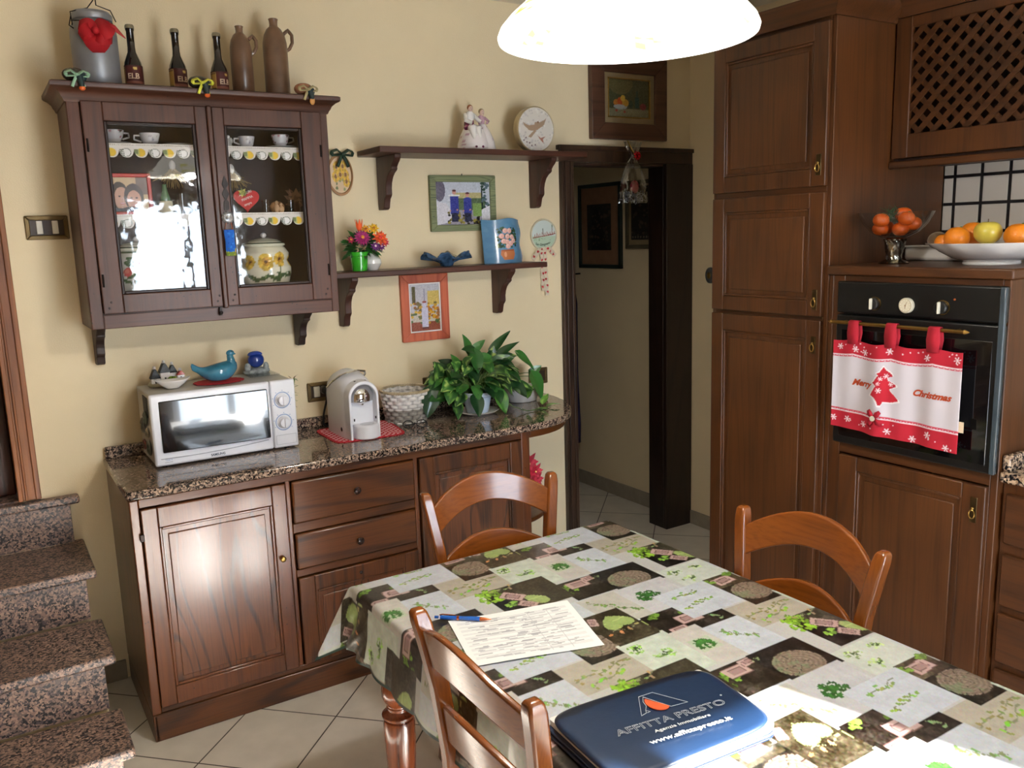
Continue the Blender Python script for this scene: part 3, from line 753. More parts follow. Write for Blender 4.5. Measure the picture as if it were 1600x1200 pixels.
def strip(mb, c0, sgn, xo):
    # line y+sgn*z = c0 clipped to the opening y in[-2.5,-1.6], z in[2.03,2.40]
    y0, y1, z0, z1 = -2.505, -1.595, 2.027, 2.403; hw = .0092
    pts = []
    for z in (z0, z1):
        y = c0-sgn*z
        if y0 <= y <= y1: pts.append((y, z))
    for y in (y0, y1):
        z = (c0-y)/sgn
        if z0 < z < z1: pts.append((y, z))
    if len(pts) < 2: return
    pts.sort(); (ya, za), (yb, zb) = pts[0], pts[-1]
    if math.hypot(yb-ya, zb-za) < .01: return
    dy, dz = yb-ya, zb-za; l = math.hypot(dy, dz); ny, nz_ = -dz/l*hw, dy/l*hw
    mb.prism([(ya+ny, za+nz_), (yb+ny, zb+nz_), (yb-ny, zb-nz_), (ya-ny, za-nz_)], 'x', LX-.014+xo, LX-.008+xo)
for i in range(24):
    strip(L1, -.50+i*.060, 1, 0); strip(L2, -4.93+i*.060, -1, .006)
obj('lattice', L1, M['tall_y'], ld, smooth=0); obj('lattice', L2, M['tall_z'], ld, smooth=0)
obj('cornice', cornice_x(cpz(2.44), LX-.022, -1.533, -2.6, BX, False, True), M['tall_y'], lc, smooth=50)
obj('light_pelmet', MB().box(LX-.03, LX, -2.6, -1.534, 1.908, 1.935), M['tall_y'], lc, bevel=.005)

kb = thing('drawer_cabinet', 'brown kitchen drawer unit at the right edge beside the oven', 'cabinet', (2.6, -2.6, 0))
DX = 2.315
obj('carcass', MB().box(DX, BX, -3.0, -2.18, .0, .902), M['tall_z'], kb, bevel=.003)
for z0, z1 in ((.702, .868), (.494, .668), (.302, .470), (.10, .280)):
    q = obj('drawer', MB().box(DX-.018, DX, -2.75, -2.195, z0, z1), M['tall_y'], kb, bevel=.007)
    knob(q, DX-.018, -2.47, (z0+z1)/2, .014, M['oldbrass'], 'x')
kt = thing('worktop', 'granite kitchen worktop at the right edge next to the oven housing', 'worktop', (2.6, -2.6, .902))
obj('slab', MB().box(DX-.03, BX, -3.0, -2.18, .902, .938), M['granite_k'], kt, bevel=.008)
obj('upstand', MB().box(DX-.02, BX, -2.206, -2.181, .938, .988).box(BX-.025, BX, -3.0, -2.206, .938, .988), M['granite_k'], kt, bevel=.006)

# ------------------------------------------------------------------ oven
ov = thing('oven', 'black built-in oven with brass towel bar', 'oven', (2.5, -1.88, .925))
OX = 2.254
obj('body', MB().box(FX-.005, 2.80, -2.148, -1.603, .93, 1.505), M['black'], ov, smooth=0)
pn = obj('control_panel', MB().box(OX, FX, -2.178, -1.589, 1.402, 1.513), P('black_enamel', (9, 10, 11), .38, coat=.1, var=.02), ov, bevel=.006)
dor = obj('door', MB().box(OX, FX, -2.178, -1.589, .928, 1.396), _mc['black_enamel'], ov, bevel=.006)
obj('door_glass', MB().box(OX-.003, OX, -2.150, -1.615, .955, 1.345), M['blackglass'], dor, bevel=.003)
obj('trim_strip', MB().box(OX-.004, OX+.01, -2.181, -2.163, .93, 1.512), P('edge_grey', (60, 72, 80), .25, coat=.5), ov, bevel=.003)
for y in (-1.742, -1.985):
    fr_ = Matrix.Rotation(-PI/2, 3, 'Y')
    k = obj('knob', MB().lathe([(.021, 0), (.021, .014), (.017, .018), (.0005, .018)], (OX-.002, y, 1.441), 24, frame=fr_), M['black'], pn)
    obj('knob_ring', MB().lathe([(.0215, 0), (.0235, 0), (.0235, .004), (.0215, .004)], (OX-.001, y, 1.441), 24, frame=fr_, caps=False), M['brass'], k)
    obj('knob_grip', MB().box(OX-.032, OX-.018, y-.003, y+.003, 1.422, 1.460), P('cream_plastic', (214, 208, 190), .35), k, bevel=.002)
ck = obj('clock', MB().lathe([(.0255, 0), (.0255, .010), (.023, .013), (.0005, .013)], (OX-.001, -1.863, 1.441), 28, frame=Matrix.Rotation(-PI/2, 3, 'Y')), _mc['cream_plastic'], pn)
cv = Cv(40, 40, (224, 214, 190)); cv.ell(.5, .5, .5, .5, (196, 180, 150)).ell(.5, .5, .44, .44, (230, 222, 200)).ell(.5, .5, .3, .3, (214, 200, 170)).ell(.5, .5, .27, .27, (228, 220, 198)).line([(.5, .5), (.62, .75)], .04, (130, 100, 60)).line([(.5, .5), (.5, .3)], .05, (130, 100, 60)).ell(.5, .5, .06, .06, (130, 100, 60))
for i in range(12): cv.ell(.5+.37*math.cos(i*PI/6), .5+.37*math.sin(i*PI/6), .02, .02, (120, 96, 60))
me_ = MB(); Pt = np.zeros((40, 40, 3)); rr = np.minimum(1, np.hypot(cv.U-.5, cv.V-.5)*2)
Pt[..., 0] = OX-.0145; th_ = np.arctan2(cv.V-.5, cv.U-.5); Pt[..., 1] = -1.863-np.cos(th_)*rr*.0225; Pt[..., 2] = 1.441+np.sin(th_)*rr*.0225
grid_obj('clock_dial', Pt, cv.a, M['paintgloss'], ck)
obj('indicator_lamp', MB().ell((OX-.001, -2.022, 1.468), (.002, .004, .004), 10), P('amber_lens', (150, 70, 20), .3), pn)
bar = MB(); bar.tube([(OX-.034, -1.600, 1.372), (OX-.034, -2.075, 1.372)], .0065, 12); bar.lathe([(.0065, 0), (.008, .004), (.004, .014), (.0005, .02)], (OX-.034, -2.075, 1.372), 12, frame=Matrix.Rotation(PI/2, 3, 'X')); bar.lathe([(.0065, 0), (.008, .004), (.004, .014), (.0005, .02)], (OX-.034, -1.600, 1.372), 12, frame=Matrix.Rotation(-PI/2, 3, 'X'))
hb = obj('towel_bar', bar, M['brass'], dor)
obj('bar_bracket', MB().tube([(OX, -1.635, 1.372), (OX-.034, -1.635, 1.372)], .005, 8).tube([(OX, -2.045, 1.372), (OX-.034, -2.045, 1.372)], .005, 8), M['brass'], hb)
# ------------------------------------------------------------------ table
tb = thing('dining_table', 'wooden dining table with turned legs under the patterned cloth', 'table', (.9, -2.2, 0))
obj('tabletop', MB().box(.466, 1.334, -3.02, -1.418, .728, .756), M['leg'], tb, bevel=.006)
obj('apron', MB().box(.50, 1.30, -2.98, -1.455, .655, .728), M['leg'], tb, bevel=.004)
lp = [(.022, 0), (.030, .015), (.028, .05), (.022, .07), (.032, .09), (.034, .12), (.040, .22), (.044, .32), (.045, .372), (.042, .380), (.036, .384), (.047, .390), (.048, .398), (.036, .404), (.030, .412), (.034, .418), (.030, .424), (.038, .436), (.045, .452), (.046, .470), (.042, .488), (.032, .502), (.028, .512), (.036, .520), (.040, .530), (.040, .545)]
for x, y in ((.520, -1.492), (1.28, -1.492), (.52, -2.945), (1.28, -2.945)):
    lg = MB().lathe(lp, (x, y, 0), 28); lg.box(x-.036, x+.036, y-.036, y+.036, .54, .70)
    obj('leg', lg, M['leg'], tb, bevel=.002)

# ---- oilcloth printed with a repeating patchwork of garden pictures; one repeat = .53 x .578 m
def cloth_tile():
    PX, PY, n = .53, .578, 2.2e-3
    w, h = int(PX/n), int(PY/n); x0, y1 = .63, -1.41
    X = x0+(np.arange(w)+.5)*PX/w; Y = y1-(np.arange(h)+.5)*PY/h
    X, Y = np.meshgrid(X, Y); A = np.zeros((h, w, 3)); A[:] = (198, 196, 190)
    g = np.random.default_rng(3)
    def nz(k, seed):
        r = np.random.default_rng(seed); a = r.random((h//k+3, w//k+3))
        yy = np.arange(h)/k; xx = np.arange(w)/k; iy = yy.astype(int); ix = xx.astype(int); fy = (yy-iy)[:, None]; fx = (xx-ix)[None]
        a[-1] = a[0]
        return ((a[iy][:, ix]*(1-fx)+a[iy][:, ix+1]*fx)*(1-fy)+(a[iy+1][:, ix]*(1-fx)+a[iy+1][:, ix+1]*fx)*fy)
    def D(cx, cy):
        dx = (X-cx+PX/2) % PX-PX/2; dy = (Y-cy+PY/2) % PY-PY/2; return dx, dy
    def rect(a, b, c, d, col, var=6, seed=1, k=3, tint=None):   # x a..b, y c..d (c>d)
        dx, dy = D((a+b)/2, (c+d)/2); m = (abs(dx) <= abs(b-a)/2) & (abs(dy) <= abs(c-d)/2)
        t = nz(k, seed)[..., None]-.5; t2 = nz(12, seed+9)[..., None]-.5
        c_ = np.array(col, float)+t*var*2+t2*var*2.2
        A[m] = np.clip(c_, 0, 255)[m]; return m
    dark = lambda a, b, c, d, s=1, col=(46, 40, 30): rect(a, b, c, d, col, 26, s, 2)
    pale = lambda a, b, c, d, s=1, col=(196, 197, 194): rect(a, b, c, d, col, 5, s, 4)
    def ell(cx, cy, rx, ry, col, ang=0, var=0, seed=1, rag=0, al=1, mask=None):
        dx, dy = D(cx, cy); ca, sa = math.cos(ang), math.sin(ang); u = (dx*ca+dy*sa)/rx; v = (-dx*sa+dy*ca)/ry
        r = np.hypot(u, v)
        if rag: r = r+(nz(3, seed)-.5)*rag
        m = r <= 1
        if mask is not None: m &= mask
        c_ = np.array(col, float)+(nz(2, seed+5)[..., None]-.5)*var*2
        A[m] = np.clip(A[m]*(1-al)+c_[m]*al if c_.ndim == 3 else c_, 0, 255); return m
    def log(cx, cy, rx=.062, ry=.05, s=1):
        ell(cx, cy, rx*1.04, ry*1.05, (70, 58, 46))
        m = ell(cx, cy, rx, ry, (140, 124, 108), 0, 16, s)
        dx, dy = D(cx, cy); r = np.hypot(dx/rx, dy/ry); th = np.arctan2(dy, dx)
        ring = np.sin(r*34+np.sin(th*3)*.8); crack = (np.abs(np.sin(th*4.5+r*2)) < .10) & (r > .1) & (nz(5, s+2) > .4)
        A[m] += (ring[m]*15)[:, None]; A[m & crack] = (64, 54, 46)
        gg = m & (nz(5, s+7)+.35*(-dx/rx) > .72); A[gg] = A[gg]*.45+np.array((128, 150, 112))*.55
    def heart(cx, cy, s=1, ang=0.0):
        dx, dy = D(cx, cy); ca, sa = math.cos(ang), math.sin(ang); u = (dx*ca+dy*sa)/.042; v = (-dx*sa+dy*ca)/.036
        m = (u*u+v*v-.72)**3*1.0-u*u*v**3*1.3*-1 <= 0
        c_ = np.array((160, 176, 112), float)+(nz(3, s)[..., None]-.5)*16
        A[m] = c_[m]; ln = m & (abs(v) < .03); A[ln] = (188, 204, 136)
    def lantern(cx, cy, s=.03, ang=0):
        for (rx, ry, col) in ((1, .62, (128, 100, 92)), (.93, .55, (196, 170, 162)), (.62, .34, (124, 96, 90)), (.5, .26, (170, 142, 136))):
            dx, dy = D(cx, cy); ca, sa = math.cos(ang), math.sin(ang); u = dx*ca+dy*sa; v = -dx*sa+dy*ca
            A[(abs(u) < s*rx) & (abs(v) < s*ry)] = col
    def leafy(cx, cy, rx, ry, col=(120, 152, 66), s=1, n_=26, sz=.009, sp=1.):
        r = random.Random(s)
        for _ in range(n_):
            a, q = r.uniform(0, 6.28), math.sqrt(r.random())*sp
            k = r.uniform(.8, 1.25)
            ell(cx+rx*q*math.cos(a), cy+ry*q*math.sin(a), sz*r.uniform(.6, 1.2), sz*r.uniform(.4, .8), tuple(min(255, c*k) for c in col), r.uniform(0, 3))
    def sprig(x0_, y0_, x1_, y1_, s=1, col=(142, 164, 96), n_=9):
        r = random.Random(s)
        for i in range(n_*4):
            t = i/(n_*4); ell(x0_+(x1_-x0_)*t, y0_+(y1_-y0_)*t+.006*math.sin(t*9), .0022, .0016, (140, 142, 112))
        for i in range(n_):
            t = i/n_; ell(x0_+(x1_-x0_)*t+r.uniform(-.01, .01), y0_+(y1_-y0_)*t+r.uniform(-.012, .012), .008*r.uniform(.6, 1.2), .004, tuple(c*r.uniform(.9, 1.15) for c in col), r.uniform(0, 3))
    # patches of one repeat (x range, y range)
    pale(.47, .63, -1.39, -1.53, 2, (200, 201, 199)); pale(.53, .71, -1.42, -1.52, 3, (196, 200, 198)); sprig(.555, -1.47, .67, -1.43, 5)
    rect(.615, .815, -1.53, -1.655, (184, 176, 160), 5, 4, 5); rect(.53, .63, -1.6, -1.75, (202, 204, 204), 4, 5, 5)
    pale(.505, .63, -1.575, -1.75, 6, (200, 203, 204)); 
    dark(.715, .829, -1.41, -1.557, 7); dark(.82, .96, -1.36, -1.527, 8, (74, 66, 46)); log(.775, -1.488, .058, .05, 3); heart(.905, -1.455, 4, .2)
    sprig(.84, -1.505, .95, -1.51, 8, (186, 150, 96), 4)
    pale(.94, 1.18, -1.375, -1.45, 9, (202, 203, 200))
    dark(.953, 1.158, -1.435, -1.575, 10, (50, 42, 34)); leafy(1.075, -1.49, .03, .02, s=4, n_=14); lantern(1.055, -1.51, .036, -.05); lantern(.995, -1.545, .026, 0); sprig(1.09, -1.5, 1.13, -1.56, 9, (150, 170, 110), 5)
    leafy(.985, -1.455, .02, .012, s=14, n_=8)
    rect(.81, .955, -1.522, -1.715, (200, 206, 190), 8, 11, 5)
    for a, b in ((.845, -1.56), (.885, -1.61), (.85, -1.675)): leafy(a, b, .026, .022, (150, 186, 98), int(a*999), 18, .006); leafy(a, b, .011, .009, (62, 88, 48), int(a*99), 14, .004)
    rect(.95, 1.04, -1.545, -1.718, (200, 194, 184), 5, 12, 5); rect(.96, 1.02, -1.60, -1.66, (190, 198, 172), 4, 13, 4); leafy(.988, -1.632, .026, .024, (72, 120, 58), 12, 60, .006)
    pale(1.037, 1.16, -1.572, -1.75, 14, (201, 204, 206)); sprig(1.06, -1.61, 1.13, -1.68, 15)
    dark(.895, 1.03, -1.73, -1.853, 16, (54, 46, 36)); leafy(.89, -1.775, .05, .03, s=6, n_=44, sz=.008); lantern(.955, -1.762, .034, .0); lantern(1.005, -1.745, .022, .1)
    dark(1.018, 1.18, -1.725, -1.868, 17, (32, 29, 26)); log(1.094, -1.815, .064, .052, 7); leafy(1.03, -1.752, .014, .012, (150, 170, 120), s=9, n_=7, sz=.004)
    dark(.70, .905, -1.652, -1.82, 18, (60, 54, 38)); heart(.80, -1.765, 8, .0); dark(.70, .79, -1.73, -1.82, 19, (28, 25, 22)); leafy(.718, -1.688, .034, .045, (136, 172, 62), 8, 54, .009)
    lantern(.768, -1.722, .034, -.9); lantern(.778, -1.785, .026, -.9); sprig(.74, -1.668, .82, -1.66, 21, (170, 160, 110), 5); leafy(.742, -1.76, .02, .012, (140, 178, 80), 18, 10)
    sprig(.64, -1.60, .80, -1.58, 22, (140, 152, 90), 13); sprig(.66, -1.635, .78, -1.60, 26, (150, 180, 80), 10)
    rect(.65, .822, -1.826, -1.957, (204, 208, 196), 5, 20, 5)
    for a, b in ((.69, -1.86), (.765, -1.86), (.70, -1.915)): leafy(a, b, .024, .018, (172, 192, 130), int(a*99)+3, 14, .006); leafy(a+.005, b, .009, .007, (84, 110, 60), int(a*97), 9, .004)
    dark(.71, .815, -1.943, -2.014, 21, (84, 76, 56)); lantern(.76, -1.978, .034, .1); leafy(.80, -1.95, .014, .01, s=3, n_=8); leafy(.717, -1.965, .014, .016, s=2, n_=10)
    pale(.815, 1.02, -1.85, -1.945, 22, (200, 204, 204)); rect(.88, 1.02, -1.853, -2.02, (192, 188, 176), 5, 23, 5); sprig(.90, -1.88, 1.0, -1.99, 24, (120, 150, 80), 14)
    rect(1.0, 1.17, -1.855, -2.02, (198, 196, 194), 5, 25, 5); leafy(1.062, -1.93, .034, .028, (66, 112, 54), 23, 70, .007)
    dark(.82, .945, -1.937, -2.105, 26, (70, 62, 44)); heart(.895, -1.992, 9, .1); lantern(.845, -1.972, .02, 1.2); sprig(.85, -2.04, .94, -2.045, 31, (196, 160, 104), 5)
    pale(1.06, 1.245, -1.945, -2.10, 27, (200, 203, 206)); sprig(1.10, -1.99, 1.2, -1.975, 33, (150, 168, 96), 8); sprig(1.09, -2.05, 1.19, -2.03, 34, (150, 178, 80), 8)
    # thin shadow-free print edges
    A += g.normal(0, 3.2, A.shape)
    A = 255*(np.clip(A, 0, 255)/255)**1.2*np.array((.955, .965, .995))
    return np.clip(A, 0, 255), (x0, y1, PX, PY)
def cloth_sample(X, Y, T):
    A, (x0, y1, PX, PY) = T; h, w = A.shape[:2]
    i = (((X-x0) % PX)/PX*w).astype(int) % w; j = (((y1-Y) % PY)/PY*h).astype(int) % h
    return A[j, i]
TX0, TX1, TY0, TY1 = .453, 1.347, -3.035, -1.404; DROP = .185
CT = cloth_tile()
st_ = .0033
ux = np.arange(TX0-DROP, TX1+DROP+1e-6, st_); vy = np.arange(TY0-DROP, TY1+DROP+1e-6, st_)
Ux, Vy = np.meshgrid(ux, vy)
du = np.where(Ux < TX0, TX0-Ux, np.where(Ux > TX1, Ux-TX1, 0)); dv = np.where(Vy < TY0, TY0-Vy, np.where(Vy > TY1, Vy-TY1, 0))
sx_ = np.where(Ux < (TX0+TX1)/2, -1, 1); sy_ = np.where(Vy < (TY0+TY1)/2, -1, 1)
bx_ = np.clip(Ux, TX0, TX1); by_ = np.clip(Vy, TY0, TY1)
R0 = .012
mn, mxx = np.minimum(du, dv), np.maximum(du, dv)
d_ = np.hypot(du, dv)
hang = np.where(mxx > 0, mxx+.30*mn, 0)
z = .7615 - np.where(hang < R0*1.57, R0*(1-np.cos(np.clip(hang/R0, 0, 1.57))), R0+(hang-R0*1.57))
outr = np.where(hang < R0*1.57, R0*np.sin(np.clip(hang/R0, 0, 1.57)), R0)
wave = .010*np.sin(Vy*23+1)*np.clip(du/DROP, 0, 1)*(dv == 0) + .010*np.sin(Ux*21)*np.clip(dv/DROP, 0, 1)*(du == 0)
cf = np.clip(mn/DROP, 0, 1)
ox = np.where(du > 0, outr+.02*du/DROP, 0)+cf*.075; oy = np.where(dv > 0, outr+.02*dv/DROP, 0)+cf*.06
# soft pleats towards the corners
near = np.exp(-((np.where(du > 0, TY1-Vy, 9))/.10)**2)*(dv == 0)+np.exp(-((np.where(dv > 0, np.minimum(Ux-TX0, TX1-Ux), 9))/.10)**2)*(du == 0)
ple = .012*np.sin((Vy+Ux)*60)*near*np.clip(np.maximum(du, dv)/DROP, 0, 1)
Pt = np.stack([bx_+sx_*(ox+np.where(du > 0, np.abs(wave)+ple, 0)), by_+sy_*(oy+np.where(dv > 0, np.abs(wave)+ple, 0)), z], -1)
Cc = cloth_sample(Ux, Vy, CT)
hem = (Ux < ux[0]+.009) | (Ux > ux[-1]-.009) | (Vy < vy[0]+.009) | (Vy > vy[-1]-.009)
Cc = np.where(hem[..., None], np.array((28, 52, 44.)), Cc)
tcl = grid_obj('tablecloth', Pt, Cc, [M['cloth']])
tag(tcl, 'wipeable tablecloth printed with log slices, leaves and lanterns over the dining table', 'tablecloth')

# ------------------------------------------------------------------ chairs
def hwid(z): return float(np.interp(z, [0, .25, .45, .6, .76, .87, .93], [.192, .18, .176, .18, .196, .213, .222]))
def ylean(z): return float(np.interp(z, [0, .25, .45, .6, .76, .87, .93], [-.03, .02, .04, .036, .022, .004, -.008]))
def make_chair():
    t = thing('dining_chair', '', 'chair', (0, 0, 0))
    for s in (-1, 1):
        mb = MB(); zs = [0, .12, .25, .36, .45, .53, .6, .68, .76, .82, .87, .905, .925, .934]; v = []
        for k, z in enumerate(zs):
            sh = 1 if z < .92 else (.88 if z < .93 else .62)
            hx, hy = .0175*sh, .0195*sh; cx, cy = s*hwid(z), ylean(z)
            v += [(cx-hx, cy-hy, z), (cx+hx, cy-hy, z), (cx+hx, cy+hy, z), (cx-hx, cy+hy, z)]
        f = [(0, 3, 2, 1), tuple(range(len(v)-4, len(v)))]
        for k in range(len(zs)-1):
            for j in range(4): f.append((k*4+j, k*4+(j+1) % 4, k*4+4+(j+1) % 4, k*4+4+j))
        obj('rear_leg', mb.add(v, f), M['chair'], t, bevel=.006, segs=3, smooth=50)
        mb = MB(); x = s*.205
        mb.box(x-.019, x+.019, .40, .438, 0, .43); obj('front_leg', mb, M['chair'], t, bevel=.007, segs=3)
    def slat(name, te, tc, be, bc, bow):
        mb = MB(); n = 25; v = []; th = .017
        for i in range(n):
            a = -1+2*i/(n-1); q = math.cos(a*PI/2)**.9 if abs(a) < 1 else 0
            top = te+(tc-te)*q; bot = be+(bc-be)*q
            for (dz, dy) in ((top, 0), (top, -th), (bot, -th), (bot, 0)):
                x = a*(hwid(dz)-.008); v.append((x, ylean(dz)+.004-bow*(1-a*a)+dy+th/2, dz))
        f = [(0, 1, 2, 3), tuple(range(len(v)-1, len(v)-5, -1))]
        for k in range(n-1):
            for j in range(4): f.append((k*4+j, k*4+4+j, k*4+4+(j+1) % 4, k*4+(j+1) % 4))
        obj(name, mb.add(v, f), M['chair_x'], t, bevel=.005, segs=3, smooth=50)
    slat('crest_rail', .880, .958, .798, .866, .045)
    slat('back_slat', .715, .775, .63, .690, .04)
    mb = MB(); 
    mb.prism([(-.19, .03), (.19, .03), (.222, .445), (-.222, .445)], 'z', .425, .452); obj('seat', mb, M['chair_x'], t, bevel=.009, segs=3)
    mb = MB()
    for z in (.16, .27):
        for s in (-1, 1): mb.tube([(s*.186, ylean(z), z), (s*.205, .42, z)], .010, 10)
    mb.tube([(-.205, .42, .22), (.205, .42, .22)], .010, 10).tube([(-.18, .02, .32), (.18, .02, .32)], .010, 10)
    obj('stretcher', mb, M['chair'], t)
    return t
ch = make_chair()
ch.location = (.378, -2.20, 0); ch.rotation_euler = (0, 0, -PI/2)
ch['label'] = 'brown ladder-back wooden chair nearest the camera, at the left side of the table'; ch['group'] = 'wooden chairs round the table'
dup(ch, (.975, -1.278, 0), PI-.12, 'honey-brown ladder-back wooden chair at the far end, backing onto the sideboard')
dup(ch, (1.422, -2.142, 0), PI/2, 'brown ladder-back wooden chair on the right side, in front of the oven cabinet')

# ------------------------------------------------------------------ on the table
cv = Cv(170, 120, (236, 236, 234))
r = random.Random(5)
for i in range(46):
    v = .07+i*.0187; cv.line([(.05, v), (.95, v)], .0045, (205, 205, 208))
for i in range(190):
    u = r.uniform(.08, .84); v = .08+int(r.uniform(0, 44))*.0187+.009; l = r.uniform(.03, .12)
    cv.rect(u, v-.008, min(u+l, .93), v+.008, r.choice([(176, 176, 180), (190, 190, 194), (164, 164, 170)]))
for u in (.05, .95): cv.line([(u, .06), (u, .94)], .004, (150, 150, 154))
for u in (.14, .40, .62, .78): cv.line([(u, .06), (u, .9)], .003, (190, 190, 194))
TL, TR, BR, BL = [np.array(p+(.7635,)) for p in ((.555, -1.755), (.866, -1.835), (.795, -2.081), (.492, -1.991))]
U, V = cv.U[..., None], cv.V[..., None]
Pt = BL*(1-U)*(1-V)+BR*U*(1-V)+TL*(1-U)*V+TR*U*V
Pt[..., 2] += .0012+.0012*np.sin(cv.U*5+cv.V*3)
pp = grid_obj('paper_sheet', Pt, cv.a, M['paint']); tag(pp, 'white printed form lying on the tablecloth under the pen', 'paper')
pn_ = thing('pen', 'blue ballpoint pen with copper tip beside the white form', 'pen', (.59, -1.78, .765))
a = Vector((.532, -1.728, .7715)); b = Vector((.642, -1.822, .7705)); L_ = (b-a)
def at(t): return a+L_*t
blue = P('pen_blue', (22, 84, 168), .25, coat=.6)
cop = P('copper_metal', (206, 120, 78), .2, metal=1)
obj('barrel', MB().tube([at(.10), at(.40)], .0052, 14).tube([at(.43), at(.80)], [.0050, .0056], 14), blue, pn_)
obj('grip_ring', MB().tube([at(.395), at(.435)], .0056, 14), cop, pn_)
obj('tip', MB().tube([at(.80), at(.88), at(.97), at(1)], [.0048, .0038, .0014, .0006], 12), cop, pn_)
obj('button', MB().tube([at(0), at(.07)], .0034, 12), blue, pn_)
obj('clip', MB().tube([at(.09)+Vector((0, 0, .006)), at(.14)+Vector((0, 0, .008)), at(.36)+Vector((.001, 0, .0065))], .0016, 8), cop, pn_)

# zipped vinyl folder
fo = thing('document_folder', 'dark blue vinyl document folder with estate agency lettering lying on the table', 'folder', (.67, -2.4, .762))
vinyl = P('navy_vinyl', (16, 34, 62), .36, coat=.2, var=.03, bump=.12, bs=300)
vinyl_d = P('navy_vinyl_dark', (12, 20, 38), .4, coat=.15, var=.03, bump=.12, bs=300)
FC = [np.array(p) for p in ((.484, -2.283), (.868, -2.318), (.838, -2.556), (.470, -2.530))]   # far-left far-right near-right near-left
def quad_pt(u, v): return FC[3]*(1-u)*(1-v)+FC[2]*u*(1-v)+FC[0]*(1-u)*v+FC[1]*u*v
def rounded(ins=0, rad=.10, n=8):
    pts = []
    for cx, cy, a0 in ((1-ins-rad, ins+rad*1.4, -90), (1-ins-rad, 1-ins-rad*1.4, 0), (ins+rad, 1-ins-rad*1.4, 90), (ins+rad, ins+rad*1.4, 180)):
        for i in range(n+1):
            t = math.radians(a0+90*i/n); pts.append((cx+rad*math.cos(t), cy+rad*1.4*math.sin(t)))
    return [tuple(quad_pt(u, v)) for u, v in pts]
obj('back_cover', MB().prism(rounded(-.012), 'z', .7645, .770), vinyl, fo, bevel=.002)
obj('zip_lip', MB().prism(rounded(-.008), 'z', .7745, .7775), vinyl, fo, bevel=.0012)
obj('papers', MB().prism(rounded(.012, .02), 'z', .770, .7745).prism(rounded(.02, .02), 'z', .7775, .789), M['whitemat'], fo, smooth=0)
top = MB(); n = len(rounded()); 
def cover_z(u, v): return .7915+.006*math.sin(PI*min(max(v, 0), 1))*math.sin(PI*min(max(u, 0), 1))**.5-.002*(1-v)
# cover: domed rounded sheet
G = 44; Pt = np.zeros((G, G, 3)); rad = .10
for j in range(G):
    for i in range(G):
        u, v = i/(G-1)*2-1, j/(G-1)*2-1
        # squircle mapping to rounded rectangle
        e = 6; m_ = max(abs(u), abs(v)); q = (abs(u)**e+abs(v)**e)**(1/e) if m_ > 0 else 1
        k = m_/q if q > 0 else 1
        uu, vv = u*k*.5+.5, v*k*.5+.5; p = quad_pt(uu, vv)
        edge = max(0, (m_-.93)/.07)
        Pt[j, i] = (p[0], p[1], cover_z(uu, vv)+.0055-.004*edge**2)
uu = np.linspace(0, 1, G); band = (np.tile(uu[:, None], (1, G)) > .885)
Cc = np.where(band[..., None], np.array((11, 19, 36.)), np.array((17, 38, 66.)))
M['vinyl_p'] = painted('folder_cover_vinyl', .36, coat=.2, bump=.1)
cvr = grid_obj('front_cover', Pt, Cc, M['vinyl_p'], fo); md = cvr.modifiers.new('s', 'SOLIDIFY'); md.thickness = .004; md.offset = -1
silver = P('silver_print', (206, 208, 206), .4, var=.02); white_p = P('white_print', (240, 240, 238), .45, var=.01); orange_p = P('orange_print', (206, 88, 46), .4, var=.04)
UU, VV = (.989, -.148, 0), (.148, .989, 0)
def fit(o, U, length):
    U = Vector(U).normalized(); ps = [v.co.dot(U) for v in o.data.vertices]; a0, a1 = min(ps), max(ps); k = length/(a1-a0)
    for v in o.data.vertices: v.co += U*((v.co.dot(U)-a0)*(k-1))
    return o
ZC = .8045
fit(text('lettering', 'AFFITTA PRESTO', fo, (.548, -2.432, ZC), UU, VV, .026, silver, outline=.00038), UU, .244)
fit(text('lettering', 'Agenzia Immobiliare', fo, (.612, -2.461, ZC-.001), UU, VV, .0115, white_p), UU, .124)
fit(text('lettering', 'www.affittapresto.it', fo, (.582, -2.484, ZC-.001), UU, VV, .0165, white_p, bold=.0002), UU, .180)
text('lettering', '\u00b0', fo, (.797, -2.449, ZC), UU, VV, .016, silver)
A_, B_, C_, D_, E_ = [(x, y, ZC+.0003) for x, y in ((.626, -2.406), (.665, -2.352), (.698, -2.355), (.731, -2.421), (.694, -2.414))]
lg = MB(); w_ = .0005
lg.tube([A_, B_, C_, D_, E_, (.672, -2.357, ZC+.0003)], w_, 6).tube([A_, (.640, -2.404, ZC+.0003), (.645, -2.396, ZC+.0003)], w_, 6)
lg.tube([(.672, -2.357, ZC+.0003), (.661, -2.37, ZC), (.656, -2.385, ZC), (.645, -2.396, ZC), (.650, -2.404, ZC), (.642, -2.404, ZC)], w_, 6)
obj('logo_outline', lg, silver, fo)
sun_pts = []
p0, p1, pm = Vector((.670, -2.364)), Vector((.693, -2.411)), Vector((.662, -2.402))
for i in range(15):
    t = PI*i/14; c0 = (p0+p1)/2; ax = (p0-p1)/2; nn = (pm-c0)
    q = c0+ax*math.cos(t)+nn*math.sin(t)*1.0; sun_pts.append((q.x, q.y))
obj('logo_fill', MB().prism(sun_pts, 'z', ZC-.001, ZC+.0006), orange_p, fo, smooth=0)

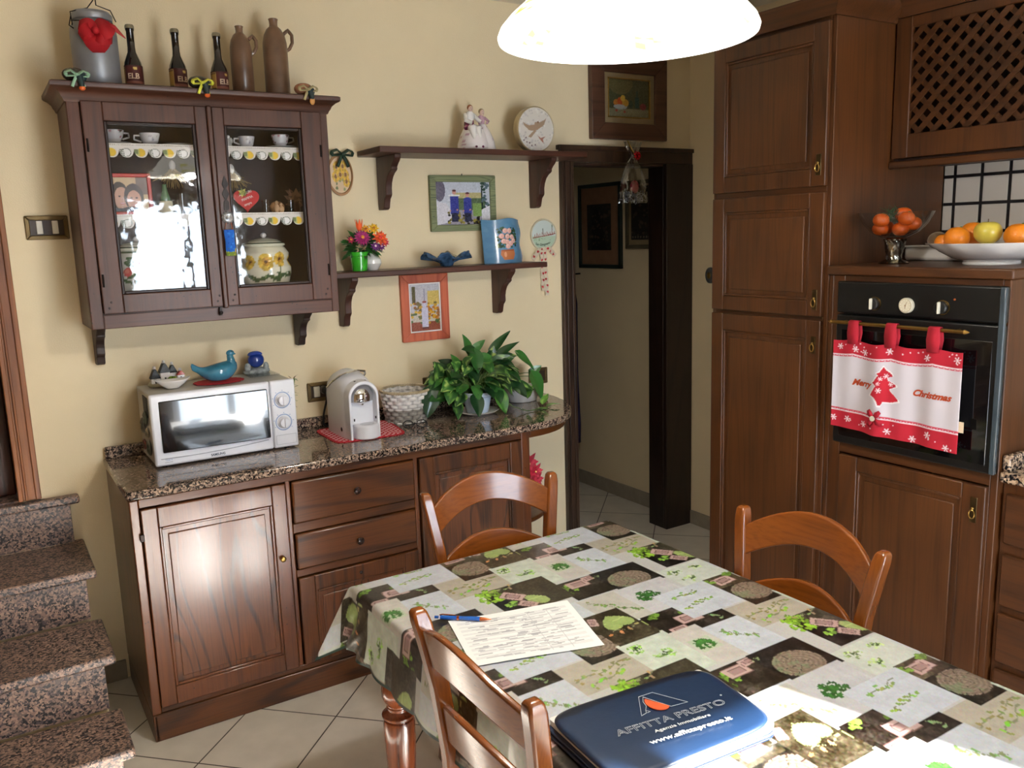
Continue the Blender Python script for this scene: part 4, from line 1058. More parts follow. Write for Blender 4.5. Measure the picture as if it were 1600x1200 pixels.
# ------------------------------------------------------------------ hanging lamp
lamp_ = thing('pendant_lamp', 'white glass bell-shaped pendant lamp with yellow flower print, switched on', 'lamp', (.765, -2.18, 2.125))
LXc, LYc, LZ = .783, -2.19, 2.086
prof = [(.250, -.004), (.252, .004), (.246, .018), (.228, .038), (.204, .058), (.182, .080), (.150, .105), (.118, .128), (.088, .146), (.060, .158), (.034, .163)]
NS = 72; prs = []
for i in range(len(prof)-1):
    for k in range(4):
        t = k/4; prs.append((prof[i][0]*(1-t)+prof[i+1][0]*t, prof[i][1]*(1-t)+prof[i+1][1]*t))
prs.append(prof[-1])
Pt = np.zeros((len(prs), NS+1, 3)); Cc = np.zeros((len(prs), NS+1, 3)); Cc[:] = (255, 250, 240)
rr_ = random.Random(4)
for j, (r_, z_) in enumerate(prs):
    for i in range(NS+1):
        a = 2*PI*i/NS; Pt[j, i] = (LXc+r_*math.cos(a), LYc+r_*math.sin(a), LZ+z_)
        k = (a/(2*PI)*5) % 1
        if abs(k-.5) < .13 and .02 < z_ < .055 and rr_.random() > .35: Cc[j, i] = (226, 222, 60)
m, nt, b = new_mat('lit_opal_glass'); a = N(nt, 'ShaderNodeVertexColor', layer_name='Col')
nt.links.new(a.outputs[0], b.inputs['Base Color']); nt.links.new(a.outputs[0], b.inputs['Emission Color']); b.inputs['Emission Strength'].default_value = 1.6
b.inputs['Roughness'].default_value = .2
M['opal'] = m
sh = grid_obj('shade', Pt, Cc, M['opal'], lamp_); md = sh.modifiers.new('s', 'SOLIDIFY'); md.thickness = .004
obj('cap', MB().lathe([(.038, .158), (.040, .166), (.030, .180), (.014, .192), (.010, .215), (.0005, .216)], (LXc, LYc, LZ), 24), M['brass'], lamp_)
obj('rod', MB().tube([(LXc, LYc, LZ+.21), (LXc, LYc, 2.74)], .005, 8), M['brass'], lamp_)
obj('ceiling_rose', MB().lathe([(.055, 2.772), (.05, 2.755), (.02, 2.74), (.0005, 2.739)], (LXc, LYc, 0), 24), M['brass'], lamp_)
bm_ = P('bulb_glass', (255, 240, 214), .3, emit=14, var=0)
obj('lamp_bulb', MB().ell((LXc, LYc, LZ+.075), (.03, .03, .036), 16).tube([(LXc, LYc, LZ+.10), (LXc, LYc, LZ+.16)], .014, 10), bm_, lamp_)
bulb.location = (LXc, LYc, LZ+.02)
# ------------------------------------------------------------------ small things: helpers
def dense(prof, k=4):
    o = []
    for i in range(len(prof)-1):
        for j in range(k): t = j/k; o.append((prof[i][0]*(1-t)+prof[i+1][0]*t, prof[i][1]*(1-t)+prof[i+1][1]*t))
    return o+[prof[-1]]
def plathe(name, prof, c, cv, mat, parent=None, n=96, a0=PI/2, k=4, **kw):
    """lathe wearing a painted raster: u=.5 faces -y, v runs from lowest to highest z"""
    pr = dense(prof, k); zs = [p[1] for p in pr]; z0, z1 = min(zs), max(zs)
    Pt = np.zeros((len(pr), n+1, 3)); C = np.zeros_like(Pt)
    for j, (r, z) in enumerate(pr):
        v = int(min(cv.h-1, max(0, (z-z0)/(z1-z0)*(cv.h-1))))
        for i in range(n+1):
            u = i/n; a = a0+u*2*PI; Pt[j, i] = (c[0]+r*math.cos(a), c[1]+r*math.sin(a), c[2]+z); C[j, i] = cv.a[v, int(u*(cv.w-1))]
    return grid_obj(name, Pt, C, mat, parent, **kw)
def flower(cv, u, v, ru, c_p, c_c, n=14, asp=1., w=.32):
    for i in range(n):
        a = 2*PI*i/n; cv.ell(u+ru*.62*math.cos(a), v+ru*.62*asp*math.sin(a), ru*.26, ru*.26*asp, tuple(x*(.86+.28*((i*7) % 3)/3) for x in c_p))
    cv.ell(u, v, ru*.32, ru*.32*asp, c_c)
class Leaves:
    def __init__(s): s.mb = MB(); s.c = []
    def leaf(s, base, d, nrm, L, Wd, c1, c2=None, droop=.25, seed=0, nu=5, nv=9, pointy=1., heart=True, fold=.25):
        d = Vector(d).normalized(); nrm = Vector(nrm); nrm = nrm-d*nrm.dot(d)
        nrm = nrm.normalized() if nrm.length > 1e-5 else d.orthogonal().normalized(); sd = d.cross(nrm); r = random.Random(seed)
        st = r.uniform(0, 6); vs = []; cs = []
        for j in range(nv):
            t = j/(nv-1)
            w = (math.sin(PI*min(1, t**.62))**.8 if heart else math.sin(PI*t**.8))*Wd/2*(1-.15*t)
            if j == nv-1: w = .0005
            ax = t*L
            for i in range(nu):
                q = -1+2*i/(nu-1)
                back = (-.14*L*abs(q)*(1-t)**3*2 if heart else 0)
                p = Vector(base)+d*(ax+back)+sd*(q*w)+nrm*(fold*abs(q)*w-droop*L*t*t+.02*L*math.sin(t*7+st)*q)
                vs.append(p); mix = 0
                if c2 is not None:
                    mix = 1 if (math.sin(q*5+st*3+t*4*math.cos(st))+math.sin(t*9+q*3+st)) > .9 else (.35 if abs(q) < .15 else 0)
                base_c = np.array(c1)*(.85+.3*r.random()) if False else np.array(c1, float)
                cs.append(base_c*(1-mix)+np.array(c2 if c2 is not None else c1, float)*mix)
        s.mb.add(vs, [(j*nu+i, j*nu+i+1, (j+1)*nu+i+1, (j+1)*nu+i) for j in range(nv-1) for i in range(nu-1)]); s.c += cs
    def build(s, name, mat, parent, **kw):
        c = np.array(s.c); return obj(name, s.mb, mat, parent, col=lambda v: c, fixn=False, smooth=180, **kw)
M['leaf'] = painted('glossy_leaf', .3, coat=.3); M['petal'] = painted('silk_petal', .6)
M['red'] = P('red_felt', (176, 22, 34), .8); M['green_rib'] = P('dark_green_ribbon', (34, 60, 40), .5)
M['stem'] = P('green_stem', (86, 112, 52), .5)
def frame_rect(name, parent, x0, x1, z0, z1, y0, y1, w, mat, bevel=.003):
    mb = MB(); mb.prism([(x0, z0), (x1, z0), (x1-w, z0+w), (x0+w, z0+w)], 'y', y0, y1).prism([(x0, z1), (x1, z1), (x1-w, z1-w), (x0+w, z1-w)], 'y', y0, y1)
    mb.prism([(x0, z0), (x0, z1), (x0+w, z1-w), (x0+w, z0+w)], 'y', y0, y1).prism([(x1, z0), (x1, z1), (x1-w, z1-w), (x1-w, z0+w)], 'y', y0, y1)
    return obj(name, mb, mat, parent, bevel=bevel)
def wire(parent, pts, r, mat, name='wire', n=6): return obj(name, MB().tube(pts, r, n), mat, parent)
def bez(a, b, c, n=10):
    a, b, c = Vector(a), Vector(b), Vector(c); return [a*(1-t)**2+b*2*t*(1-t)+c*t*t for t in [i/n for i in range(n+1)]]
def ribbon(mb, pts, wdt, nrm):
    nrm = Vector(nrm); pts = [Vector(p) for p in pts]; v = []
    for i, p in enumerate(pts):
        t = (pts[min(i+1, len(pts)-1)]-pts[max(i-1, 0)]).normalized(); sd = t.cross(nrm).normalized()
        w = wdt[i] if isinstance(wdt, (list, tuple)) else wdt
        v += [p+sd*w/2, p-sd*w/2]
    mb.add(v, [(2*i, 2*i+1, 2*i+3, 2*i+2) for i in range(len(pts)-1)])
def bowknot(name, parent, c, s, mat, tails=True, plane='y', solid=.0012):
    mb = MB(); c = Vector(c)
    X, Z = (Vector((1, 0, 0)), Vector((0, 0, 1))); Yn = Vector((0, -1, 0))
    for sg in (-1, 1):
        pts = [c, c+X*sg*s*.5+Z*s*.35+Yn*s*.15, c+X*sg*s*.95+Z*s*.2+Yn*s*.05, c+X*sg*s*.9-Z*s*.1-Yn*s*.05, c+X*sg*s*.4-Z*s*.05-Yn*s*.1, c]
        sm = []
        for i in range(len(pts)-1): sm += [pts[i].lerp(pts[i+1], t/4) for t in range(4)]
        ribbon(mb, sm, s*.32, (.25*sg, -.6, .7))
        if tails: ribbon(mb, bez(c, c+X*sg*s*.25-Z*s*.4+Yn*s*.2, c+X*sg*s*.5-Z*s*1.05+Yn*s*.05), s*.26, (0, -1, .1))
    mb.ell(c+Yn*s*.1, (s*.15, s*.12, s*.15), 10)
    return obj(name, mb, mat, parent, solid=solid, fixn=False, smooth=60)

# ------------------------------------------------------------------ on top of the glazed wall cabinet
ZT = 2.252
j = thing('milk_can', 'grey metal lidded can with wire clasp and red net bow on the wall cabinet', 'can', (.105, -.165, ZT))
zinc = P('dull_zinc', (150, 152, 156), .42, metal=.35, var=.12, vs=8)
obj('body', MB().lathe([(.070, 0), (.074, .006), (.075, .18), (.073, .20), (.062, .222), (.060, .228)], (.105, -.165, ZT), 40), zinc, j)
obj('lid', MB().lathe([(.064, .228), (.066, .232), (.066, .246), (.058, .256), (.02, .262), (.0005, .263)], (.105, -.165, ZT), 40), zinc, j)
wr = MB(); c0 = (.105, -.165)
wr.tube([(c0[0]+.064*math.cos(t), c0[1]+.064*math.sin(t), ZT+.225+.012*math.sin(t)) for t in [i*2*PI/24 for i in range(25)]], .0022, 6)
wr.tube([(.040, -.19, ZT+.20), (.036, -.2, ZT+.245), (.09, -.20, ZT+.262), (.108, -.21, ZT+.285), (.11, -.18, ZT+.36), (.118, -.19, ZT+.36), (.116, -.215, ZT+.27), (.16, -.21, ZT+.258), (.176, -.20, ZT+.225)], .002, 6)
wr.tube([(.036, -.2, ZT+.23), (.028, -.205, ZT+.20), (.040, -.21, ZT+.19)], .002, 6)
obj('wire_clasp', wr, M['iron'], j)
bw = MB(); cc = Vector((.100, -.247, ZT+.175))
for a, l, w_ in ((2.75, .052, .045), (.45, .062, .05), (3.6, .05, .05), (-.35, .055, .05), (-1.5, .065, .058)):
    pts = [cc+Vector((math.cos(a)*l*t, -.012*math.sin(PI*t), math.sin(a)*l*t)) for t in [i/7 for i in range(8)]]
    ribbon(bw, pts, [w_*(.25+1.2*math.sin(PI*min(1, .15+t*.75))) for t in [i/7 for i in range(8)]], (0, -1, .25*math.cos(a)))
ribbon(bw, [(.13, -.252, ZT+.20), (.16, -.25, ZT+.195), (.195, -.24, ZT+.165)], [.03, .018, .003], (0, -1, 0))
bw.ell(cc+Vector((0, -.012, .004)), .012, 10)
obj('bow', bw, M['mesh_red'], j, solid=.001, fixn=False, smooth=60)

def bottle(x, y, rz, label, yellow):
    t = thing('beer_bottle', label, 'bottle', (x, y, ZT), 'dark beer bottles on the wall cabinet')
    g = P('dark_brown_glass', (20, 12, 9), .06, coat=.8, var=0)
    prof = [(.024, 0), (.0295, .004), (.0305, .01), (.0305, .085), (.028, .100), (.021, .118), (.0145, .134), (.0128, .15), (.0125, .205), (.0145, .208), (.0145, .216), (.012, .219)]
    obj('glass', MB().lathe(prof, (x, y, ZT), 36), g, t)
    obj('crown_cap', MB().lathe([(.0155, .214), (.0155, .222), (.013, .227), (.0005, .228)], (x, y, ZT), 21), P('cap_foil', (150, 142, 120), .35, metal=.6), t)
    cv = Cv(110, 50, (64, 24, 20)); cv.rect(0, 0, 1, .09, (24, 16, 12)).rect(0, .86, 1, .9, (180, 150, 100))
    cv.rect(0, .16, .36, .84, (176, 136, 64)); cv.rect(.78, .16, 1, .84, (176, 136, 64)); cv.rect(.36, 0, .78, .9, (84, 26, 24))
    cv.rect(.36, .12, .78, .22, (150, 90, 74)); cv.ell(.57, .82, .035, .07, (220, 190, 110))
    for k in (.355, .785): cv.rect(k-.006, .1, k+.006, .86, (196, 164, 110))
    plathe('paper_label', [(.0309, .018), (.0309, .088)], (x, y, ZT), cv, M['paint'], t, n=90, a0=PI/2+rz, k=24)
    # lettering wrapped round the bottle
    o = text('lettering', 'ELB', t, (0, 0, 0), (1, 0, 0), (0, 0, 1), .026, P('cream_ink', (230, 200, 170), .5), ext=0, align='CENTER', bold=.0006)
    lx = wloc(t)
    for v in o.data.vertices:
        a = -PI/2+rz+.22+(v.co.x+lx.x)/.0312; zz = v.co.z+lx.z
        v.co = Vector((.0314*math.cos(a), .0314*math.sin(a), zz+.042))
    return t
bottle(.222, -.17, -.75+.3, 'dark beer bottle beside the metal can, its yellow label side turned to the left', 1)
bottle(.372, -.17, .1, 'dark beer bottle in the middle of the three on the wall cabinet', 0)
bottle(.519, -.17, .15, 'dark beer bottle standing left against the shorter brown stoneware jug', 0)
def jug(x, y, r, H, label, seed):
    t = thing('stoneware_jug', label, 'jug', (x, y, ZT), 'stoneware jugs on the wall cabinet')
    m_ = P('brown_stoneware', (118, 88, 66), .34, coat=.3, var=.16, vs=14, bump=.2, bs=40)
    s_ = H/.27
    prof = [(r*.9, 0), (r, .006), (r*1.0, .17*s_), (r*.98, .19*s_), (r*.85, .215*s_), (r*.60, .235*s_), (r*.36, .244*s_), (r*.33, .250*s_), (r*.35, .262*s_), (r*.40, .268*s_), (r*.34, .27*s_), (r*.2, .268*s_)]
    obj('body', MB().lathe(prof, (x, y, ZT), 40), m_, t)
    hp = [(x+r*.78*1, y-.005, ZT+.222*s_), (x+r*1.15, y-.006, ZT+.236*s_), (x+r*1.45, y-.008, ZT+.22*s_), (x+r*1.45, y-.008, ZT+.195*s_), (x+r*1.2, y-.006, ZT+.175*s_), (x+r*.95, y-.004, ZT+.168*s_)]
    sm = []
    for i in range(len(hp)-1): sm += [Vector(hp[i]).lerp(Vector(hp[i+1]), k/3) for k in range(3)]
    sm.append(Vector(hp[-1])); obj('handle', MB().tube(sm, .0065, 10), m_, t)
jug(.608, -.16, .040, .262, 'shorter brown stoneware jug with small handle on the wall cabinet', 1)
jug(.742, -.155, .046, .302, 'tallest brown stoneware jug with round handle on the wall cabinet', 2)
def sitter(x, label, bodyc, ribc, legs, sd, top=(.0, 0)):
    t = thing('bird_figurine', label, 'figurine', (x, -.325, ZT), 'little ornaments perched on the cornice')
    obj('body', MB().ell((x, -.315, ZT+.022), (.034, .026, .022), 18, fn=lambda d: 1+.15*max(0, d.x)), P('glaze_'+str(sd), bodyc, .25, coat=.4, var=.25, vs=60), t)
    obj('head', MB().ell((x+.022, -.335, ZT+.012), (.016, .015, .018), 14), P('glazeh_'+str(sd), (28, 54, 58), .3, coat=.4, var=.2), t)
    obj('neck', MB().tube([(x+.015, -.352, ZT+.010), (x+.018, -.357, ZT-.012), (x+.018, -.357, ZT-.022)], [.011, .009, .008], 12), P('glazeh_'+str(sd), (28, 54, 58)), t)
    obj('beak', MB().ell((x+.018, -.358, ZT-.026), (.010, .008, .008 if sd != 3 else .014), 12), P('orange_glaze'+str(sd), legs, .3, coat=.3), t)
    bowknot('ribbon', t, (x+.008, -.350, ZT+.016), .036, P('ribbon_'+str(sd), ribc, .5), True)
sitter(.01, 'little dark bird ornament with pale green ribbon at the left end of the cornice', (74, 66, 54), (150, 190, 160), (226, 104, 40), 1)
sitter(.405, 'little dark bird ornament with yellow ribbon at the middle of the cornice', (70, 66, 50), (214, 216, 70), (232, 104, 34), 2)
sitter(.785, 'little terracotta and white bird ornament with beige ribbon at the right end of the cornice', (176, 120, 90), (180, 164, 118), (224, 160, 90), 3)

# ------------------------------------------------------------------ inside the wall cabinet
def cup(x, y, z, label, roses=False, saucer=False, r=.034, rz=PI):
    t = thing('teacup', label, 'cup', (x, y, z), 'china cups on the top cabinet shelf')
    z2 = z+(.012 if saucer else 0)
    cv = Cv(60, 16, (234, 230, 230))
    if roses: cv.blobs(26, (0, .25, 1, .95), .03, [(176, 90, 110), (120, 60, 80), (90, 80, 70), (210, 150, 160)], 1, 3)
    else: cv.blobs(5, (.4, .35, .6, .7), .02, [(190, 180, 180), (160, 160, 170)], 1, 2)
    plathe('bowl', [(.016, 0), (.018, .004), (r*.8, .014), (r, .038), (r*1.02, .044), (r*.97, .043), (r*.75, .016), (.001, .008)], (x, y, z2), cv, M['paintgloss'], t, n=48)
    h_ = [(x+r*.9*math.cos(rz), y+r*.9*math.sin(rz), z2+.036), (x+r*1.5*math.cos(rz), y+r*1.5*math.sin(rz), z2+.036), (x+r*1.55*math.cos(rz), y+r*1.55*math.sin(rz), z2+.022), (x+r*.85*math.cos(rz), y+r*.85*math.sin(rz), z2+.014)]
    sm = []
    for i in range(3): sm += [Vector(h_[i]).lerp(Vector(h_[i+1]), k/3) for k in range(3)]
    obj('handle', MB().tube(sm+[Vector(h_[-1])], .0032, 8), M['ceramic'], t)
    if saucer: tag(obj('saucer', MB().lathe([(.022, 0), (.03, .003), (.058, .010), (.060, .012), (.03, .006), (.001, .005)], (x, y, z), 40), M['ceramic']), label.replace('cup', 'cup\'s saucer').replace('white china cup\'s saucer with roses', 'saucer under the rose-patterned cup'), 'saucer', 'saucers on the top cabinet shelf')
    return t
Z1, Z2, Z3 = 2.064, 1.823, 1.546
cup(.135, -.16, Z1, 'rose-patterned cup at the left end of the top cabinet shelf', True, True, rz=.2)
cup(.247, -.20, Z1, 'plain white cup behind the left glass door, handle to the left')
cup(.590, -.20, Z1, 'plain white cup behind the right glass door', r=.030)
cup(.727, -.18, Z1, 'rose-patterned cup at the right end of the top cabinet shelf', True, True, rz=0)
tag(obj('saucer', MB().lathe([(.022, 0), (.03, .003), (.050, .010), (.052, .012), (.03, .006), (.001, .005)], (.345, -.17, Z1), 40), M['ceramic']), 'lone saucer at the right side behind the left glass door', 'saucer', 'saucers on the top cabinet shelf')
t = thing('angel_figurine', 'small pale figurine left of the plain cup behind the right glass door', 'figurine', (.523, -.2, Z1))
obj('robe', MB().lathe([(.012, 0), (.014, .004), (.009, .025), (.006, .034)], (.523, -.2, Z1), 14), M['ceramic'], t); obj('head', MB().ell((.523, -.2, Z1+.041), .007, 10), M['ceramic'], t); obj('wing', MB().ell((.533, -.195, Z1+.028), (.008, .003, .012), 8).ell((.513, -.195, Z1+.028), (.008, .003, .012), 8), M['ceramic'], t)
# lace edgings
def lace(z, label, ph):
    nx, nzr = 520, 22; X = np.linspace(.03, .825, nx); C = np.zeros((nzr, nx, 3)); Pt = np.zeros((nzr, nx, 3))
    pitch = .047
    for i, x in enumerate(X):
        k = ((x+ph)/pitch) % 1; n_ = int((x+ph)/pitch)
        hgt = .018+.030*max(0, 1-abs(2*k-1)**2.6)**.5
        for jz in range(nzr):
            v = jz/(nzr-1); zz = z-hgt*(1-v); Pt[jz, i] = (x, -.272+.001*math.sin(x*60), zz)
            c = (226, 222, 218); dz = z-zz
            if dz < .004: c = (238, 236, 232)
            elif dz < .007: c = (170, 160, 150) if int(x/.003) % 2 else (226, 222, 218)
            elif .018 < dz:
                e = ((k-.45)/.34)**2+((dz-.031)/.014)**2
                if n_ % 2 == 0:
                    if e < 1: c = (232, 196, 72) if k > .38 else (196, 196, 120)
                    if k < .3 and abs(dz-.028) < .008: c = (120, 134, 96)
                else:
                    if e < 1: c = (240, 240, 240)
                    if .8 < e < 1.1 or (k < .34 and int(dz/.003) % 2): c = (110, 120, 110)
            C[jz, i] = c
    tag(grid_obj('lace_edging', Pt, C, M['fabric'], solid=.0012), label, 'lace edging', 'lace shelf edgings in the wall cabinet')
lace(Z1+.001, 'white lace edging printed with lemons along the upper shelf inside the wall cabinet', .01)
lace(Z2+.001, 'white lace edging printed with lemons along the lower shelf inside the wall cabinet', .03)
# red framed portrait of two people
t = thing('photo_frame', 'red photo frame showing two smiling faces behind the left glass door', 'photo frame', (.17, -.14, Z2))
frame_rect('frame', t, .090, .245, Z2+.001, Z2+.150, -.150, -.140, .014, P('red_lacquer', (198, 46, 36), .35, coat=.3))
cv = Cv(70, 66, (206, 176, 130)); cv.rect(.7, .5, 1, 1, (120, 96, 80)).ell(.25, .45, .24, .42, (40, 28, 24)).ell(.3, .38, .2, .34, (206, 156, 128)).ell(.62, .42, .26, .40, (46, 26, 22)).ell(.62, .32, .19, .30, (212, 158, 132))
cv.rect(0, 0, .45, .1, (50, 60, 76)).ell(.55, 0, .35, .14, (52, 54, 70))
for (u, v) in ((.24, .45), (.38, .45), (.55, .40), (.69, .40)): cv.ell(u, v, .03, .025, (40, 24, 22))
for (u, v) in ((.31, .24), (.62, .18)): cv.ell(u, v, .07, .025, (190, 90, 90)).ell(u, v+.008, .05, .012, (240, 230, 226))
for (u, v) in ((.31, .34), (.62, .29)): cv.ell(u, v, .02, .04, (190, 136, 110))
board('photo', cv, (.104, -.145, Z2+.015), (.127, 0, 0), (0, 0, .121), M['photo'], t)
# heart card
t = thing('heart_ornament', 'red felt heart with white lettering behind the right glass door', 'ornament', (.572, -.2, Z2))
hp = []
for i in range(40):
    a = 2*PI*i/40; hx = 16*math.sin(a)**3; hz = 13*math.cos(a)-5*math.cos(2*a)-2*math.cos(3*a)-math.cos(4*a); hp.append((.572+hx*.0030, Z2+.052+hz*.0029))
obj('heart', MB().prism(hp, 'y', -.205, -.193), P('coral_red', (206, 52, 54), .7), t, bevel=.003)
for i, (s_, w_) in enumerate((('AUGURI', .05), ('MAMMA', .045), ('sempre', .03))):
    fit(text('lettering', s_, t, (.545+i*.008, -.2065, Z2+.063-i*.018), (.94, 0, .34), (-.34, 0, .94), .014, white_p), (.94, 0, .34), w_)
lv = Leaves()
for k in range(7): lv.leaf((.556, -.209, Z2+.078), (math.cos(k*.9), -.4, math.sin(k*.9)), (0, -1, 0), .018, .011, (212, 204, 110) if k % 2 else (120, 130, 70), heart=False, seed=k)
lv.build('flower_trim', M['petal'], t)
for x, lb in ((.640, 'clear shot glass just right of the red heart'), (.738, 'clear shot glass right of the little nativity group')):
    tag(obj('shot_glass', MB().lathe([(.011, 0), (.012, .003), (.012, .006), (.015, .05), (.0138, .05), (.011, .008), (.001, .007)], (x, -.21, Z2), 20), M['glass']), lb, 'glass', 'shot glasses in the wall cabinet')
t = thing('nativity_figurine', 'little brown and cream nativity group between the two shot glasses', 'figurine', (.69, -.20, Z2))
mbn = MB(); mbn.ell((.69, -.195, Z2+.022), (.030, .014, .024), 16); obj('grotto', mbn, P('straw_brown', (146, 104, 64), .8, var=.3, vs=90), t)
obj('figures', MB().ell((.683, -.212, Z2+.018), (.010, .008, .018), 10).ell((.683, -.214, Z2+.04), .007, 10).ell((.701, -.212, Z2+.014), (.011, .008, .014), 10).ell((.700, -.214, Z2+.032), .006, 10), P('cream_clay', (220, 180, 140), .6, var=.2), t)
lv = Leaves()
for k in range(26):
    a = k*.7; lv.leaf((.775+.02*math.cos(k), -.17, Z2+.03+.05*((k*37) % 10)/10), (math.cos(a), -.3, .4+math.sin(a)), (0, -1, .2), .032, .02, ((120, 84, 60), (96, 70, 50), (150, 110, 80))[k % 3], heart=False, seed=k)
t = thing('dried_flowers', 'brown dried flowers standing at the right end of the middle cabinet shelf', 'dried flowers', (.775, -.17, Z2))
lv.build('petals', M['petal'], t); obj('vase', MB().lathe([(.012, 0), (.016, .01), (.014, .03), (.009, .04)], (.775, -.17, Z2), 16), P('brown_clay', (96, 62, 44), .5), t)
def straw(x, z, label, n_=70):
    t = thing('straw_bunch', label, 'straw ornament', (x, -.12, z)); mb = MB(); r = random.Random(int(x*99))
    for k in range(n_):
        a = r.uniform(-.9, .9); l = r.uniform(.05, .09); p = Vector((x, -.12, z+.10)); mb.tube([p, p+Vector((math.sin(a)*l*.5, r.uniform(-.02, .02), -.4*l)), p+Vector((math.sin(a)*l, r.uniform(-.03, .03), -l*math.cos(a)*.9))], .0011, 4)
    obj('stalks', mb, P('straw', (190, 164, 110), .8, var=.2), t, smooth=0); obj('knot', MB().ell((x, -.12, z+.104), (.012, .012, .02), 10), M['whitemat'], t)
straw(.545, 1.89, 'bunch of pale straw hanging above the red heart')
straw(.33, 1.90, 'bunch of pale straw hanging behind the left glass door')
t = thing('glass_bottle', 'green glass bottle with cream candle base behind the left glass door', 'bottle', (.285, -.17, Z2))
obj('base', MB().lathe([(.022, 0), (.024, .003), (.024, .045), (.02, .05)], (.285, -.17, Z2), 24), P('cream_wax', (222, 210, 176), .5), t)
obj('glass', MB().lathe([(.016, .05), (.018, .06), (.010, .085), (.007, .105), (.009, .11), (.0005, .112)], (.285, -.17, Z2), 20), P('green_glass', (90, 130, 96), .1, coat=.6), t)
for x, lb in ((.335, 'clear tall tumbler right of the green bottle'), (.372, 'clear tall tumbler beside the right edge of the left glass door')):
    tag(obj('tumbler', MB().lathe([(.014, 0), (.015, .003), (.018, .075), (.0165, .075), (.013, .006), (.001, .006)], (x, -.2, Z2), 20), M['glass']), lb, 'glass', 'tumblers in the wall cabinet')
def canister(x, label, cv, r=.098):
    t = thing('cookie_jar', label, 'jar', (x, -.148, Z3), 'painted ceramic jars in the wall cabinet')
    s_ = r/.1
    prof = [(.082*s_, 0), (.088*s_, .006), (.098*s_, .04), (.100*s_, .07), (.088*s_, .095), (.094*s_, .11), (.094*s_, .125), (.080*s_, .145), (.070*s_, .152)]
    plathe('body', prof, (x, -.148, Z3), cv, M['paintgloss'], t, n=120, k=6)
    cl = Cv(10, 40, (226, 226, 206)); cl.rect(0, .30, 1, .42, (70, 96, 64)).rect(0, .6, 1, .68, (70, 96, 64))
    plathe('lid', [(.074*s_, .150), (.082*s_, .154), (.080*s_, .162), (.066*s_, .168), (.055*s_, .176), (.02*s_, .184), (.001, .185)], (x, -.148, Z3), cl, M['paintgloss'], t, n=60, k=5)
    obj('lid_knob', MB().ell((x, -.148, Z3+.194), (.012, .012, .010), 14), M['ceramic'], t)
cv = Cv(240, 90, (226, 222, 200))
for (u, v, q) in ((.455, .60, .060), (.555, .66, .052), (.34, .6, .05), (.68, .6, .045)): flower(cv, u, v, q, (226, 190, 84), (120, 90, 60), 13, 4.2); flower(cv, u, v, q*.5, (200, 150, 60), (96, 70, 50), 9, 4.2)
for (u, v, a) in ((.50, .2, .4), (.545, .22, -.3), (.59, .26, .8), (.44, .2, -.5), (.36, .2, .3), (.66, .25, .4)): cv.ell(u, v, .03, .10, (70, 96, 62), 1, a).line([(u, v-.08), (u+.01, v+.08)], .004, (140, 160, 110))
for a, b, c, d in ((.475, .45, .50, .1), (.545, .5, .55, .1)): cv.line([(a, b), (c, d)], .006, (84, 104, 60))
canister(.640, 'cream cookie jar painted with yellow sunflowers behind the right glass door', cv)
cv = Cv(240, 90, (214, 214, 208))
for (u, v) in ((.47, .62), (.40, .5), (.55, .5)): cv.ell(u, v, .03, .11, (196, 84, 84)).ell(u-.006, v+.01, .018, .06, (220, 130, 120))
for (u, v, a) in ((.43, .78, .3), (.445, .42, -.6), (.48, .25, .5), (.52, .3, -.5), (.38, .3, .5), (.41, .68, .2)): cv.ell(u, v, .028, .085, (72, 100, 70), 1, a)
cv.rect(0, .93, 1, .97, (70, 96, 64))
canister(.175, 'cream cookie jar painted with red roses behind the left glass door', cv, .092)
# rosette and blue charm on the door stile
t = thing('hanging_charm', 'clear glass rosette with a small blue cloth bag hanging on the right door stile', 'charm', (.466, -.335, 1.67))
obj('rosette', MB().lathe([(.021, 0), (.022, .003), (.016, .009), (.010, .006), (.006, .014), (.0005, .016)], (.466, -.319, 1.806), 36, frame=Matrix.Rotation(PI/2, 3, 'X'), rfn=lambda r, z, t: r*(1+.08*math.cos(t*12)*(r > .014))), P('cut_glass', (190, 192, 196), .08, metal=.6, coat=1), t)
wire(t, bez((.458, -.322, 1.79), (.452, -.326, 1.775), (.453, -.326, 1.76)), .0014, P('copper_thread', (150, 80, 50), .5), 'cord'); wire(t, bez((.474, -.322, 1.79), (.478, -.326, 1.775), (.476, -.326, 1.76)), .0014, _mc['copper_thread'], 'cord')
cv = Cv(24, 50, (30, 96, 190)); cv.blobs(30, (0, 0, 1, 1), .10, [(20, 70, 160), (50, 130, 215)], .7, 2).rect(0, 0, 1, .16, (110, 130, 50)).blobs(10, (0, 0, 1, .3), .09, [(160, 170, 60), (70, 100, 50), (200, 150, 60)], 1, 4)
Pt = np.zeros((50, 24, 3)); 
for a in range(50):
    for b in range(24):
        u, v = b/23, a/49; w_ = .017+.001*math.sin(v*9); Pt[a, b] = (.4645+(u*2-1)*w_-.002*v, -.330-.008*math.sin(PI*u)*math.sin(PI*(v*.8+.15)), 1.668+.094*v)
grid_obj('cloth_bag', Pt, cv.a, M['fabric'], t, solid=.003)

